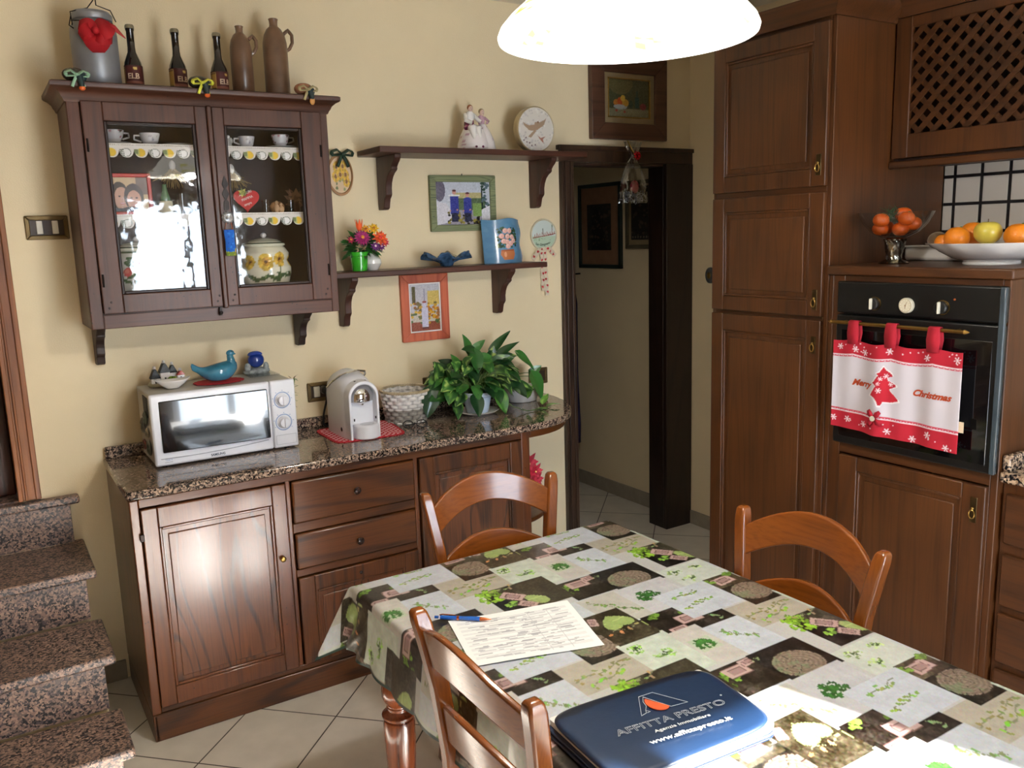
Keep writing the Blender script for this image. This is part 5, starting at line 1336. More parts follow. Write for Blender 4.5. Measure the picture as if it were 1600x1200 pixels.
# ------------------------------------------------------------------ wall ornaments round the shelves
t = thing('wall_plaque', 'oval sunflower plaque with dark green ribbon half hidden beside the wall cabinet', 'plaque', (1.03, -.01, 1.9))
Pt = np.zeros((60, 60, 3)); cv = Cv(60, 60, (214, 186, 150))
cv.blobs(12, (.15, .1, .9, .4), .06, [(110, 120, 80), (140, 150, 100)], 1, 3)
for u, v in ((.35, .7), (.62, .72), (.5, .5), (.72, .5), (.3, .45), (.75, .32)): flower(cv, u, v, .17, (222, 178, 62), (140, 92, 40), 12)
def disc_pt(cx, cz, rx, rz, y, n, tilt=0):
    a = np.linspace(-1, 1, n); X, Z = np.meshgrid(a, a); m_ = np.maximum(abs(X), abs(Z)); q = np.hypot(X, Z)+1e-9; k = m_/q
    P_ = np.zeros((n, n, 3)); P_[..., 0] = cx+X*k*rx; P_[..., 2] = cz+Z*k*rz; P_[..., 1] = y; return P_, (X*k+1)/2, (Z*k+1)/2
def disc_print(name, cx, cz, rx, rz, y, cv, mat, parent, bulge=0):
    n = cv.h; P_, u, v = disc_pt(cx, cz, rx, rz, y, n)
    P_[..., 1] -= bulge*(1-((u-.5)*2)**2-((v-.5)*2)**2)
    C = cv.a[np.clip((v*(n-1)).astype(int), 0, n-1), np.clip((u*(cv.w-1)).astype(int), 0, cv.w-1)]
    return grid_obj(name, P_, C, mat, parent)
fX = Matrix.Rotation(PI/2, 3, 'X')
obj('rim', MB().lathe([(.052, 0), (.058, .004), (.058, .010), (.052, .013), (.050, .008), (.050, 0)], (1.03, -.002, 1.985), 48, frame=fX, sx=1, sy=1.5, caps=False), P('wood_hoop', (170, 126, 84), .5), t)
disc_print('picture', 1.03, 1.985, .052, .080, -.008, cv, M['paint'], t)
bowknot('ribbon', t, (1.04, -.022, 2.07), .05, M['green_rib'])
# framed photo of two people outdoors
t = thing('photo_frame', 'green distressed frame with a photo of two people in blue on the wall', 'photo frame', (1.62, -.01, 1.735))
cvx = wood('green_distressed', (132, 140, 100), (78, 90, 66), .6, 'x', 0, k=20, sc=20)
frame_rect('frame', t, 1.450, 1.797, 1.735, 1.988, -.022, -.001, .030, cvx)
cv = Cv(120, 86, (200, 206, 220)); cv.rect(0, 0, 1, .35, (150, 146, 160)).poly([(0, 0), (.35, .1), (.2, .5), (0, .55)], (214, 212, 222)).rect(.35, .62, .85, .75, (190, 180, 130)).rect(.3, .35, .9, .62, (90, 110, 80))
cv.blobs(60, (.22, .02, .8, .3), .035, [(60, 50, 36), (110, 100, 50), (150, 140, 60), (40, 40, 34)], 1, 5).rect(.68, .2, .84, .5, (130, 160, 90)).ell(.08, .8, .10, .25, (110, 106, 124)).rect(.84, 0, .86, .9, (30, 44, 50)).blobs(20, (.84, .4, .98, 1), .04, [(60, 84, 72), (90, 110, 120)], 1, 8)
cv.poly([(.84, .0), (1, 0), (1, .45), (.84, .35)], (226, 226, 232))
for u, hh in ((.34, .82), (.58, .76)):
    cv.rect(u-.075, .25, u+.075, hh-.16, (54, 62, 150)).ell(u, hh-.17, .075, .05, (60, 70, 160)).rect(u-.06, .08, u+.06, .28, (40, 42, 70)).ell(u, hh-.06, .035, .055, (206, 150, 140)).ell(u, hh-.025, .035, .025, (90, 50, 50))
    cv.ell(u+.045, .35, .014, .022, (206, 150, 130)).ell(u-.08, .33, .014, .022, (206, 150, 130))
cv.rect(.24, .66, .44, .70, (230, 232, 236)).noise(7, 2, 1)
board('photo', cv, (1.478, -.012, 1.763), (.291, 0, 0), (0, 0, .197), M['paintglass'], t)
obj('hook', MB().tube([(1.625, -.004, 1.988), (1.625, -.006, 1.996)], .002, 6), M['iron'], t)
# orange framed print
t = thing('photo_frame', 'orange-red wooden frame with a bright bottle print below the lower shelf', 'photo frame', (1.4, -.01, 1.24))
om = wood('orange_stained', (206, 106, 72), (178, 78, 52), .5, 'z', 0.1, k=6, sc=12)
frame_rect('frame', t, 1.279, 1.521, 1.240, 1.546, -.020, -.001, .040, om)
frame_rect('mount', t, 1.319, 1.481, 1.280, 1.506, -.014, -.006, .006, M['whitemat'], bevel=0)
cv = Cv(80, 116, (196, 196, 204)); cv.rect(0, 0, 1, .3, (150, 84, 66)).rect(.6, .55, 1, .85, (216, 190, 110)).rect(.08, .6, .2, .95, (90, 90, 60)).rect(0, .2, 1, .4, (206, 196, 180))
cv.blobs(60, (.0, .15, 1, .6), .07, [(206, 160, 60), (220, 180, 70), (120, 110, 70), (150, 100, 60), (90, 110, 70)], 1, 5).blobs(30, (.5, .2, .95, .5), .06, [(214, 160, 50), (190, 120, 50)], 1, 6)
cv.rect(.38, .06, .60, .5, (206, 204, 226)).rect(.44, .5, .54, .60, (206, 204, 226)).rect(.43, .60, .55, .64, (150, 90, 80)).rect(.38, .04, .60, .08, (110, 70, 70)).rect(.47, .64, .51, .9, (150, 150, 170)).noise(8, 2, 2)
board('print', cv, (1.324, -.010, 1.285), (.152, 0, 0), (0, 0, .216), M['paintglass'], t)
# still life painting
t = thing('framed_painting', 'still life oil painting in a wide dark wooden frame above the doorway', 'painting', (2.62, -.02, 2.17))
frame_rect('frame', t, 2.372, 2.872, 2.175, 2.585, -.034, -.001, .082, wood('dark_picture_frame', (92, 60, 44), (66, 40, 30), .4, 'x', .2))
frame_rect('linen_slip', t, 2.454, 2.790, 2.257, 2.503, -.022, -.008, .030, P('linen', (150, 132, 98), .8, bump=.3, bs=300), bevel=0)
frame_rect('gold_fillet', t, 2.481, 2.763, 2.284, 2.480, -.026, -.010, .006, M['brass'], bevel=.001)
cv = Cv(120, 84, (70, 76, 54)); cv.rect(0, 0, 1, .22, (120, 120, 96)); cv.ell(.3, .9, .3, .3, (110, 104, 66), .6)
cv.ell(.3, .28, .17, .08, (150, 160, 164)).ell(.2, .38, .07, .09, (184, 120, 50)).ell(.3, .42, .08, .11, (190, 84, 40)).ell(.42, .38, .08, .10, (190, 150, 60)).ell(.36, .5, .06, .09, (206, 170, 70)).ell(.28, .28, .14, .05, (170, 176, 180))
cv.rect(.66, .26, .76, .55, (40, 70, 66)).rect(.69, .55, .73, .72, (40, 70, 66)).ell(.56, .35, .05, .11, (50, 70, 56)).ell(.86, .3, .08, .09, (120, 60, 60)).ell(.2, .17, .03, .035, (160, 60, 50)).ell(.4, .14, .03, .03, (140, 60, 50)).noise(6, 2, 3)
board('canvas', cv, (2.487, -.016, 2.290), (.270, 0, 0), (0, 0, .184), M['paintgloss'], t)
# glossy cellophane gift bag hanging on the casing
t = thing('gift_bag', 'clear cellophane gift bag with a red star bow hanging over the doorway', 'gift bag', (2.60, -.06, 1.85))
pr = [(.085, 0), (.088, .01), (.082, .06), (.070, .12), (.045, .185), (.018, .225), (.012, .235), (.020, .245), (.045, .285), (.055, .31)]
def crumple(r, z, t): return r*(1+.10*math.sin(t*7+z*40)+.06*math.sin(t*13-z*70))
obj('cellophane', MB().lathe(dense(pr, 3), (2.603, -.07, 1.852), 44, sx=1, sy=.45, rfn=crumple, caps=False), M['cello'], t)
mb = MB(); r = random.Random(3)
for k in range(120):
    p = Vector((2.603+r.uniform(-.07, .07), -.07+r.uniform(-.022, .022), 1.858+r.uniform(0, .045))); d = Vector((r.uniform(-1, 1), r.uniform(-.6, .6), r.uniform(-.6, 1)))*.016; mb.tube([p-d, p+Vector((.004, 0, .004)), p+d], .0014, 4)
obj('shredded_paper', mb, P('silver_shred', (168, 172, 186), .3, metal=.5), t, smooth=0)
obj('sweet', MB().ell((2.612, -.07, 1.935), (.026, .020, .034), 14), P('pink_wrapper', (196, 62, 84), .3, coat=.5, var=.3), t)
mb = MB()
for k in range(9):
    a = k*2*PI/9; c_ = Vector((2.600, -.100, 2.088)); e_ = c_+Vector((math.cos(a)*.026, -.008, math.sin(a)*.026)); ribbon(mb, [c_, c_.lerp(e_, .5)+Vector((0, -.012, 0)), e_], [.004, .014, .003], (math.sin(a)*.2, -1, 0))
obj('star_bow', mb, P('red_foil', (190, 16, 30), .15, metal=.7), t, solid=.001, fixn=False)
obj('gold_edge', MB().tube([(2.555, -.085, 2.165), (2.575, -.09, 2.12), (2.59, -.095, 2.10)], [.004, .008, .004], 8, flat=.3), M['brass'], t)
obj('hanging_loop', MB().tube([(2.603, -.034, 2.128), (2.603, -.05, 2.118), (2.603, -.07, 2.09)], .0015, 6), M['brass'], t)
# little round plate on the wall with heart ribbon
t = thing('wall_plate', 'small round glazed wall plate with skyline drawing and heart ribbon', 'wall plate', (2.076, -.01, 1.40))
obj('plate_rim', MB().lathe([(.076, 0), (.079, .004), (.078, .010), (.074, .012), (.070, .008)], (2.076, -.001, 1.705), 48, frame=fX, caps=False), P('cream_glaze', (214, 206, 180), .2, coat=.5), t)
cv = Cv(90, 90, (206, 216, 212)); cv.rect(0, 0, 1, .45, (186, 206, 182))
for k in range(22):
    u = .08+k*.04; hgt = (.06, .10, .05, .13, .08)[k % 5]; b_ = .40+.12*(u)
    cv.rect(u, b_, u+.022, b_+hgt, (170, 116, 104)).rect(u+.004, b_+.02, u+.01, b_+.05, (226, 210, 200))
for u, v in ((.45, .62), (.83, .74)): cv.rect(u-.012, v-.12, u+.012, v+.02, (120, 100, 90)).ell(u, v+.04, .02, .05, (90, 110, 84))
cv.line([(.05, .40), (.95, .52)], .03, (150, 90, 80)).blobs(14, (.1, .3, .9, .4), .03, [(150, 176, 140), (120, 150, 110)], .6, 4)
disc_print('plate_picture', 2.076, 1.705, .074, .074, -.0095, cv, M['paintgloss'], t, .002)
tx = fit(text('lettering', 'San Gimignano', t, (2.076, -.0128, 1.652), (1, 0, 0), (0, 0, 1), .018, P('dark_ink', (40, 60, 44), .4), align='CENTER', shear=.3), (1, 0, 0), .088)
cxl = sum(v.co.x for v in tx.data.vertices)/len(tx.data.vertices)
for v in tx.data.vertices: v.co.z += 4.2*(v.co.x-cxl)**2+.06*(v.co.x-cxl)
def heart_ribbon(p0, p1, w_, n_, sd):
    H = max(40, int(n_*14)); cv = Cv(16, H, (216, 200, 176)); r = random.Random(sd)
    for k in range(n_):
        v = (k+.5)/n_; u = r.uniform(.3, .7); cv.ell(u-.12, v+.02*4/n_, .16, .14/n_, (190, 44, 52)).ell(u+.12, v+.02*4/n_, .16, .14/n_, (190, 44, 52)).poly([(u-.26, v+.04/n_), (u+.26, v+.04/n_), (u, v-.2/n_)], (190, 44, 52))
    p0, p1 = np.array(p0), np.array(p1); Pt = np.zeros((H, 16, 3)); d = p1-p0; sdv = np.array([d[2], 0, -d[0]])/np.linalg.norm(d)
    for a in range(H):
        for b in range(16): Pt[a, b] = p0+d*a/(H-1)+sdv*(b/15-.5)*w_+np.array([0, -.003*math.sin(a*.4), 0])
    return grid_obj('heart_ribbon', Pt, cv.a, M['fabric'], t, solid=.0008)
heart_ribbon((2.065, -.008, 1.43), (2.060, -.010, 1.63), .022, 6, 1); heart_ribbon((2.085, -.012, 1.405), (2.078, -.012, 1.63), .022, 7, 2)
heart_ribbon((2.005, -.010, 1.585), (2.045, -.014, 1.635), .024, 2, 3); heart_ribbon((2.142, -.010, 1.60), (2.105, -.014, 1.635), .022, 2, 4); heart_ribbon((2.04, -.015, 1.634), (2.11, -.015, 1.640), .016, 2, 5)
# small round plaque on the right-hand wall
t = thing('wall_medallion', 'small grey round medallion on the wall strip beside the tall cabinet', 'medallion', (3.06, -.165, 1.42))
fY = Matrix.Rotation(-PI/2, 3, 'Y')
obj('disc', MB().lathe([(.030, 0), (.034, .004), (.033, .012), (.024, .016), (.0005, .017)], (3.069, -.170, 1.457), 28, frame=fY, sx=1.3), P('pewter', (110, 112, 112), .4, metal=.5, var=.2), t); obj('boss', MB().ell((3.050, -.17, 1.457), (.004, .014, .018), 12), M['brass'], t)
# switch and socket plates
def plate(x0, x1, z0, z1, label, mods, y=0):
    t = thing('switch_plate' if 'switch' in label else 'socket_plate', label, 'switch' if 'switch' in label else 'socket', ((x0+x1)/2, -.004, z0))
    frame_rect('surround', t, x0, x1, z0, z1, y-.010, y-.001, .016, M['bronze'])
    obj('back', MB().box(x0+.01, x1-.01, y-.006, y-.001, z0+.01, z1-.01), P('brown_bakelite', (60, 44, 30), .4), t, smooth=0)
    for (a, b) in mods: obj('rocker', MB().box(a, b, y-.013, y-.005, z0+.020, z1-.018), P('ivory_plastic', (222, 216, 200), .35), t, bevel=.002)
    return t
plate(-.168, -.028, 1.747, 1.832, 'bronze light switch plate with two ivory rockers left of the wall cabinet', [(-.132, -.112), (-.082, -.062)])
s1 = plate(.818, .925, 1.022, 1.106, 'bronze socket plate with black plug beside the coffee machine', [(.845, .872)])
plate(1.965, 2.078, .958, 1.040, 'bronze socket plate at the right behind the trailing plant', [(1.995, 2.02)])
plate(1.372, 1.47, .985, 1.066, 'bronze socket plate at the left behind the trailing plant', [(1.40, 1.43)])
t = thing('power_cord', 'black plug and power cord running down behind the coffee machine', 'cord', (.87, -.03, .92))
obj('plug', MB().lathe([(.017, 0), (.018, .01), (.016, .028), (.008, .034), (.0005, .035)], (.888, -.008, 1.072), 18, frame=fX), M['black'], t)
pts = bez((.888, -.04, 1.07), (.886, -.07, 1.05), (.876, -.05, 1.0), 6)+bez((.876, -.05, 1.0), (.855, -.045, .93), (.868, -.065, .921), 8)[1:]+bez((.868, -.065, .921), (.885, -.08, .921), (.90, -.085, .95), 5)[1:]
obj('cable', MB().tube(pts, .0045, 8), M['black'], t)
# ------------------------------------------------------------------ on the upper shelf
ZS = 2.0855
t = thing('couple_figurine', 'porcelain figurine of a seated couple on the upper wall shelf', 'figurine', (1.625, -.12, ZS))
def porc(name, cols, n_, seed, bg=(232, 224, 224)):
    return [bg, cols, n_, seed]
cv = Cv(80, 50, (230, 222, 222)); cv.blobs(46, (0, 0, 1, 1), .022, [(142, 84, 110), (176, 130, 150), (120, 70, 90), (206, 180, 186)], 1, 3)
plathe('rock_base', [(.070, 0), (.076, .01), (.074, .03), (.060, .07), (.045, .098), (.02, .105), (.001, .106)], (1.630, -.12, ZS), cv, M['paintgloss'], t, n=72)
plathe('skirt', [(.056, .0), (.058, .01), (.050, .05), (.032, .090), (.018, .112), (.014, .118)], (1.672, -.13, ZS), cv, M['paintgloss'], t, n=60)
mg = P('mauve_glaze', (132, 62, 92), .2, coat=.5, var=.25, vs=50); cg = P('porcelain_skin', (228, 196, 180), .2, coat=.4, var=.03)
obj('breeches', MB().tube([(1.605, -.13, ZS+.10), (1.60, -.165, ZS+.095), (1.602, -.172, ZS+.06), (1.604, -.172, ZS+.02)], [.018, .017, .010, .008], 12).tube([(1.625, -.13, ZS+.10), (1.628, -.168, ZS+.092), (1.628, -.176, ZS+.055), (1.632, -.178, ZS+.02)], [.018, .016, .010, .008], 12), M['ceramic'], t)
obj('shoes', MB().ell((1.604, -.18, ZS+.014), (.008, .016, .007), 10).ell((1.634, -.186, ZS+.014), (.008, .016, .007), 10), mg, t)
obj('coat', MB().lathe([(.020, .095), (.024, .11), (.022, .135), (.024, .155), (.012, .168)], (1.608, -.122, ZS), 20, sy=.8).ell((1.600, -.135, ZS+.10), (.026, .02, .016), 12), mg, t)
obj('shirt', MB().ell((1.609, -.132, ZS+.150), (.022, .016, .024), 14).tube([(1.588, -.125, ZS+.158), (1.580, -.145, ZS+.13), (1.600, -.162, ZS+.118)], [.009, .010, .008], 10).tube([(1.63, -.125, ZS+.158), (1.642, -.148, ZS+.132), (1.650, -.158, ZS+.125)], [.009, .009, .007], 10), M['ceramic'], t)
obj('bodice', MB().lathe([(.012, .112), (.017, .13), (.018, .145), (.008, .158)], (1.668, -.128, ZS), 18, sy=.8).tube([(1.655, -.13, ZS+.148), (1.642, -.15, ZS+.132), (1.655, -.163, ZS+.122)], .006, 8).tube([(1.684, -.13, ZS+.148), (1.692, -.15, ZS+.130), (1.676, -.163, ZS+.12)], .006, 8), P('pink_glaze', (206, 168, 184), .2, coat=.5, var=.15, vs=60), t)
for x, z, nm in ((1.610, .182, 1), (1.668, .168, 2)):
    hd = obj('head', MB().ell((x, -.135, ZS+z), (.0115, .012, .0145), 16).tube([(x, -.130, ZS+z-.022), (x, -.132, ZS+z-.008)], .0055, 10).ell((x, -.1475, ZS+z-.001), .0022, 8), cg, t)
    obj('hair', MB().ell((x, -.131, ZS+z+.005), (.0135, .0125, .0135), 14), P('auburn_glaze', (150, 92, 62), .25, coat=.4, var=.2) if nm == 1 else P('grey_blond_glaze', (160, 142, 110), .25, coat=.4), hd)
    obj('face', MB().ell((x-.004, -.1465, ZS+z+.002), .0012, 6).ell((x+.004, -.1465, ZS+z+.002), .0012, 6).ell((x, -.1465, ZS+z-.006), (.0028, .0012, .0010), 6), P('face_paint', (90, 50, 50), .4), hd)
t = thing('round_box', 'round white box with an eagle design standing on edge on the upper shelf', 'box', (1.945, -.13, ZS))
obj('drum', MB().lathe([(.100, 0), (.104, .003), (.104, .034), (.100, .038)], (1.948, -.115, ZS+.104), 56, frame=fX), P('gold_lacquer', (190, 170, 130), .3, metal=.35, coat=.4), t)
cv = Cv(110, 110, (222, 216, 208)); cv.blobs(120, (0, 0, 1, 1), .035, [(204, 198, 196), (232, 228, 222), (196, 190, 186)], .8, 3)
br = (176, 150, 126); cv.poly([(.12, .66), (.16, .56), (.30, .47), (.44, .46), (.56, .50), (.72, .60), (.80, .78), (.74, .72), (.60, .66), (.52, .66), (.44, .60), (.30, .58), (.18, .62)], br)
cv.ell(.50, .62, .05, .04, br).ell(.55, .66, .03, .025, (150, 120, 96)).poly([(.44, .48), (.26, .32), (.34, .30), (.50, .46)], br)
for u, v in ((.14, .24), (.22, .2), (.3, .18), (.2, .3), (.36, .12), (.46, .14)): cv.ell(u, v, .018, .018, (120, 96, 100))
cv.poly([(.52, .36), (.62, .30), (.76, .34), (.68, .28), (.70, .18), (.62, .24)], (170, 120, 104))
disc_print('lid_picture', 1.948, ZS+.104, .098, .098, -.1535, cv, M['paintgloss'], t, .001)

# ------------------------------------------------------------------ on the lower shelf
ZL = 1.5795
t = thing('flower_pot', 'bright green plastic pot of purple, orange and yellow silk flowers on the lower shelf', 'potted flowers', (1.045, -.125, ZL))
obj('pot', MB().lathe([(.030, 0), (.032, .002), (.038, .062), (.041, .064), (.0415, .080), (.038, .080), (.034, .07), (.001, .068)], (1.045, -.125, ZL), 36), P('lime_plastic', (58, 168, 44), .25, coat=.4, var=.04), t)
lv = Leaves(); r = random.Random(11)
for k in range(130):
    a = r.uniform(0, 2*PI); e = r.uniform(-.45, 1.1); d = Vector((math.cos(a)*math.cos(e), math.sin(a)*math.cos(e)*.7, math.sin(e))); b0 = Vector((1.06, -.125, ZL+.095))+Vector((d.x*.062, d.y*.035, d.z*.055))*r.uniform(.3, 1)
    lv.leaf(b0, d, (r.uniform(-.3, .3), -.5, .7), r.uniform(.03, .05), .02, (38, 74+r.randint(0, 30), 34), seed=k, heart=False)
lv.build('foliage', M['leaf'], t)
def silk(c, rad, cp, cc, n_=14, layers=3, nrm=(-.15, -.9, .35)):
    lv = Leaves(); c = Vector(c); nrm = Vector(nrm).normalized(); u = nrm.orthogonal().normalized(); w_ = nrm.cross(u)
    for l in range(layers):
        rr_ = rad*(1-.22*l)
        for k in range(n_):
            a = 2*PI*(k+.5*l)/n_; d = u*math.cos(a)+w_*math.sin(a)+nrm*(.15+.35*l); q = .82+.3*((k*5+l*3) % 4)/4
            lv.leaf(c+nrm*.003*l, d, nrm, rr_, rad*.42, tuple(min(255, x*q) for x in cp), droop=.1, heart=False, seed=k)
    f = lv.build('flower', M['petal'], t); obj('flower_centre', MB().ell(c+nrm*.008, rad*.25, 10), P('flower_centre_'+str(cc), cc, .7), f)
silk((1.040, -.185, ZL+.138), .036, (168, 36, 110), (226, 150, 60), 16)
silk((1.128, -.165, ZL+.135), .036, (236, 92, 36), (220, 60, 60), 9); silk((1.105, -.155, ZL+.175), .026, (240, 190, 30), (190, 120, 30), 8)
silk((1.070, -.15, ZL+.172), .024, (238, 170, 40), (180, 90, 30), 8); silk((1.100, -.175, ZL+.10), .022, (120, 50, 130), (230, 210, 220), 9)
silk((1.138, -.15, ZL+.098), .020, (116, 40, 120), (200, 160, 190), 8); silk((1.15, -.165, ZL+.115), .020, (226, 50, 80), (240, 120, 60), 7); silk((1.003, -.15, ZL+.13), .018, (196, 50, 90), (230, 170, 60), 7)
lv = Leaves()
for k in range(7): lv.leaf((1.043+.004*math.cos(k*.9), -.15+.004*math.sin(k*.9), ZL+.165), (math.cos(k*.9)*.22, math.sin(k*.9)*.22, 1), (math.cos(k*.9), math.sin(k*.9), .1), .052, .014, (240, 100, 40), heart=False, droop=-.02, seed=k)
lv.build('flower_bud', M['petal'], t)
t = thing('vase', 'small round white vase behind the green flowerpot', 'vase', (1.115, -.08, ZL))
obj('body', MB().lathe([(.020, 0), (.024, .003), (.038, .028), (.036, .045), (.022, .060), (.016, .068), (.018, .074)], (1.122, -.085, ZL), 30), M['ceramic'], t); obj('foot_ring', MB().lathe([(.021, 0), (.022, .003), (.020, .004)], (1.122, -.085, ZL), 24), M['ceramic'], t)
mb = MB(); n_ = 96; rows = [(.02, 0, 0), (.03, .003, 0), (.035, .016, .0), (.06, .030, .3), (.095, .042, .8), (.120, .048, 1), (.117, .052, 1), (.090, .047, .8), (.055, .036, .3), (.002, .014, 0)]
v = []
for (r_, z_, k) in rows:
    for i in range(n_):
        a = 2*PI*i/n_; zz = z_+k*.014*math.sin(a*6+.6)+k*.003*math.sin(a*17); rr2 = r_*(1+.05*k*math.sin(a*9)); v.append((1.470+rr2*math.cos(a), -.112+rr2*.62*math.sin(a), ZL+zz))
mb.add(v, [(j*n_+i, j*n_+(i+1) % n_, (j+1)*n_+(i+1) % n_, (j+1)*n_+i) for j in range(len(rows)-1) for i in range(n_)]+[tuple(range(n_-1, -1, -1))])
tag(obj('glass_bowl', mb, P('smoky_blue_glass', (62, 92, 124), .12, coat=.7, var=.45, vs=30), smooth=180), 'wavy smoky blue glass bowl in the middle of the lower shelf', 'bowl')
t = thing('painted_tile', 'sky-blue curved tile painted with a vase of pink roses on the lower shelf', 'tile', (1.795, -.08, ZL))
cv = Cv(120, 120, (92, 140, 178)); cv.blobs(60, (0, 0, 1, 1), .08, [(84, 132, 172), (104, 152, 188), (96, 146, 184)], .5, 2)
cv.blobs(80, (.26, .36, .74, .80), .045, [(52, 84, 60), (72, 104, 74), (40, 70, 54)], 1, 4)
for u, v_ in ((.48, .48), (.58, .44), (.40, .50), (.50, .60), (.62, .58), (.36, .62), (.56, .72), (.45, .73), (.66, .50), (.50, .38)): cv.ell(u, v_, .062, .058, (226, 176, 166)).ell(u-.01, v_+.01, .035, .032, (240, 208, 198)).ell(u, v_, .014, .014, (214, 140, 130))
cv.poly([(.33, .30), (.66, .30), (.68, .20), (.62, .08), (.38, .08), (.31, .20)], (196, 120, 76)).ell(.42, .20, .03, .06, (224, 160, 120)).rect(.33, .27, .66, .31, (170, 96, 60))
Pt = np.zeros((120, 120, 3))
for a in range(120):
    for b in range(120):
        u, v_ = b/119, a/119; Pt[a, b] = (1.690+.212*u+.004*math.sin(v_*11)*(u > .9), -.128+.055*(2*u-1)**2+.022*v_, ZL+.205*v_*(1-.02*math.sin(u*8)))
o = grid_obj('tile_face', Pt, cv.a, M['paintgloss'], t); md = o.modifiers.new('s', 'SOLIDIFY'); md.thickness = .009; md.offset = -1 

# ------------------------------------------------------------------ microwave and what stands on it
ZM = .911; X0, X1, YF, YB, ZB, ZU = .134, .668, -.305, -.022, ZM+.006, 1.184
mw = thing('microwave', 'white microwave oven with mirrored door and two dials on the worktop', 'microwave', (.40, -.17, ZM))
obj('body', MB().box(X0+.004, X1-.004, YF+.02, YB, ZB, ZU-.003), P('grey_white_enamel', (196, 192, 186), .35, coat=.2, var=.02), mw, bevel=.005)
md_ = obj('door', MB().box(X0, .570, YF-.004, YF+.02, ZB, ZU), M['white'], mw, bevel=.008)
obj('control_panel', MB().box(.5715, X1, YF-.004, YF+.02, ZB, ZU), M['white'], mw, bevel=.006)
obj('door_window', MB().add([(.163, YF-.0128, .967), (.556, YF-.0218, .967), (.163, YF-.0053, 1.158), (.556, YF-.0143, 1.158), (.163, YF+.006, .967), (.556, YF+.006, .967), (.163, YF+.006, 1.158), (.556, YF+.006, 1.158)], [(0, 1, 3, 2), (4, 6, 7, 5), (0, 4, 5, 1), (2, 3, 7, 6), (0, 2, 6, 4), (1, 5, 7, 3)]), M['blackglass'], md_, bevel=.004)
obj('door_lip', MB().tube([(X0+.02, YF-.005, .945)]+[(X0+.02+(.55-X0-.02)*k/10, YF-.005, .945-.006*math.sin(PI*k/10)+.012*k/10) for k in range(1, 11)], .0018, 6), P('shadow_grey', (170, 172, 180), .4), md_)
for z in (1.106, 1.018):
    kx = .614
    dial = obj('dial_ring', MB().lathe([(.032, 0), (.033, .0005), (.031, .0012), (.029, .0012), (.029, 0)], (kx, YF-.004, z), 40, frame=fX, caps=False), P('pale_blue_print', (150, 170, 206), .4), mw)
    obj('knob', MB().lathe([(.025, 0), (.025, .006), (.021, .009), (.020, .020), (.018, .023), (.0005, .024)], (kx, YF-.004, z), 36, frame=fX), M['white'], mw, smooth=40)
    obj('knob_grip', MB().box(kx-.004, kx+.004, YF-.032, YF-.024, z-.018, z+.018), M['white'], mw, bevel=.003)
    mk = MB()
    for k in range(7):
        a = -.6+k*.7; mk.box(kx+.038*math.cos(a)-.002, kx+.038*math.cos(a)+.002, YF-.0048, YF-.003, z+.038*math.sin(a)-.0012, z+.038*math.sin(a)+.0012)
    obj('dial_mark', mk, _mc['pale_blue_print'], mw, smooth=0)
frame_rect('push_button', mw, .580, .660, .930, .968, YF-.0055, YF-.003, .0015, P('button_line', (190, 192, 200), .4), bevel=0)
ink = P('grey_ink', (60, 66, 84), .4)
fit(text('lettering', 'SAMSUNG', md_, (.33, YF-.0046, .928), (1, 0, 0), (0, 0, 1), .0125, ink, bold=.0004), (1, 0, 0), .052)
fit(text('lettering', 'TDS II', md_, (.168, YF-.0046, .936), (1, 0, 0), (0, 0, 1), .009, _mc['pale_blue_print']), (1, 0, 0), .024)
obj('lettering', MB().box(.166, .194, YF-.0046, YF-.003, .930, .931), ink, md_, smooth=0)
ft = MB()
for x in (.17, .63):
    for y in (-.27, -.06): ft.lathe([(.010, 0), (.010, .007)], (x, y, ZM), 10)
for k, (x, y) in enumerate(((.17, -.27), (.63, -.27), (.17, -.06), (.63, -.06))): obj('foot', MB().lathe([(.010, 0), (.010, .008)], (x, y, ZM), 10), M['black'], mw)
obj('side_vent', MB().box(X0+.002, X0+.006, -.24, -.15, 1.09, 1.165), P('vent_dark', (70, 70, 72), .6), mw, smooth=0)
for k, (y, z, c_, w_, lb) in enumerate(((-.20, 1.085, (70, 84, 66), .030, 'topmost dark green magnet on the left side of the microwave'), (-.13, 1.045, (60, 52, 46), .034, 'dark brown fruit-shaped magnet at the back left side of the microwave'), (-.21, 1.030, (196, 186, 160), .022, 'cream magnet at mid height on the left side of the microwave'), (-.22, .975, (50, 64, 54), .034, 'lowest dark green magnet on the left side of the microwave'), (-.12, .97, (128, 36, 30), .024, 'dark red magnet low on the left side of the microwave'))):
    t = thing('fridge_magnet', lb, 'magnet', (X0, y, z-w_), 'magnets on the side of the microwave')
    obj('base', MB().ell((X0-.002, y, z), (.006, w_, w_*.9), 14), P('magnet%d' % k, c_, .4, coat=.4, var=.4, vs=60), t); lv = Leaves()
    for q in range(6): lv.leaf((X0-.007, y, z), (-.2, math.cos(q), math.sin(q)), (-1, 0, 0), w_*.9, w_*.5, (46, 70, 44) if q % 2 else c_, heart=False, seed=q)
    lv.build('trim', M['leaf'], t)
ZMW = 1.185
t = thing('village_ornament', 'little ceramic village with dark roofs at the left on the microwave', 'ornament', (.235, -.11, ZMW))
obj('ground', MB().lathe([(.066, 0), (.070, .006), (.064, .014), (.0005, .015)], (.235, -.108, ZMW), 32, sy=.62), P('cream_green_clay', (196, 186, 150), .4, coat=.3, var=.1), t)
wh = P('village_white', (224, 216, 212), .35, coat=.3, var=.06); rf = P('village_roof', (34, 36, 38), .6, coat=.05, var=.4, vs=120)
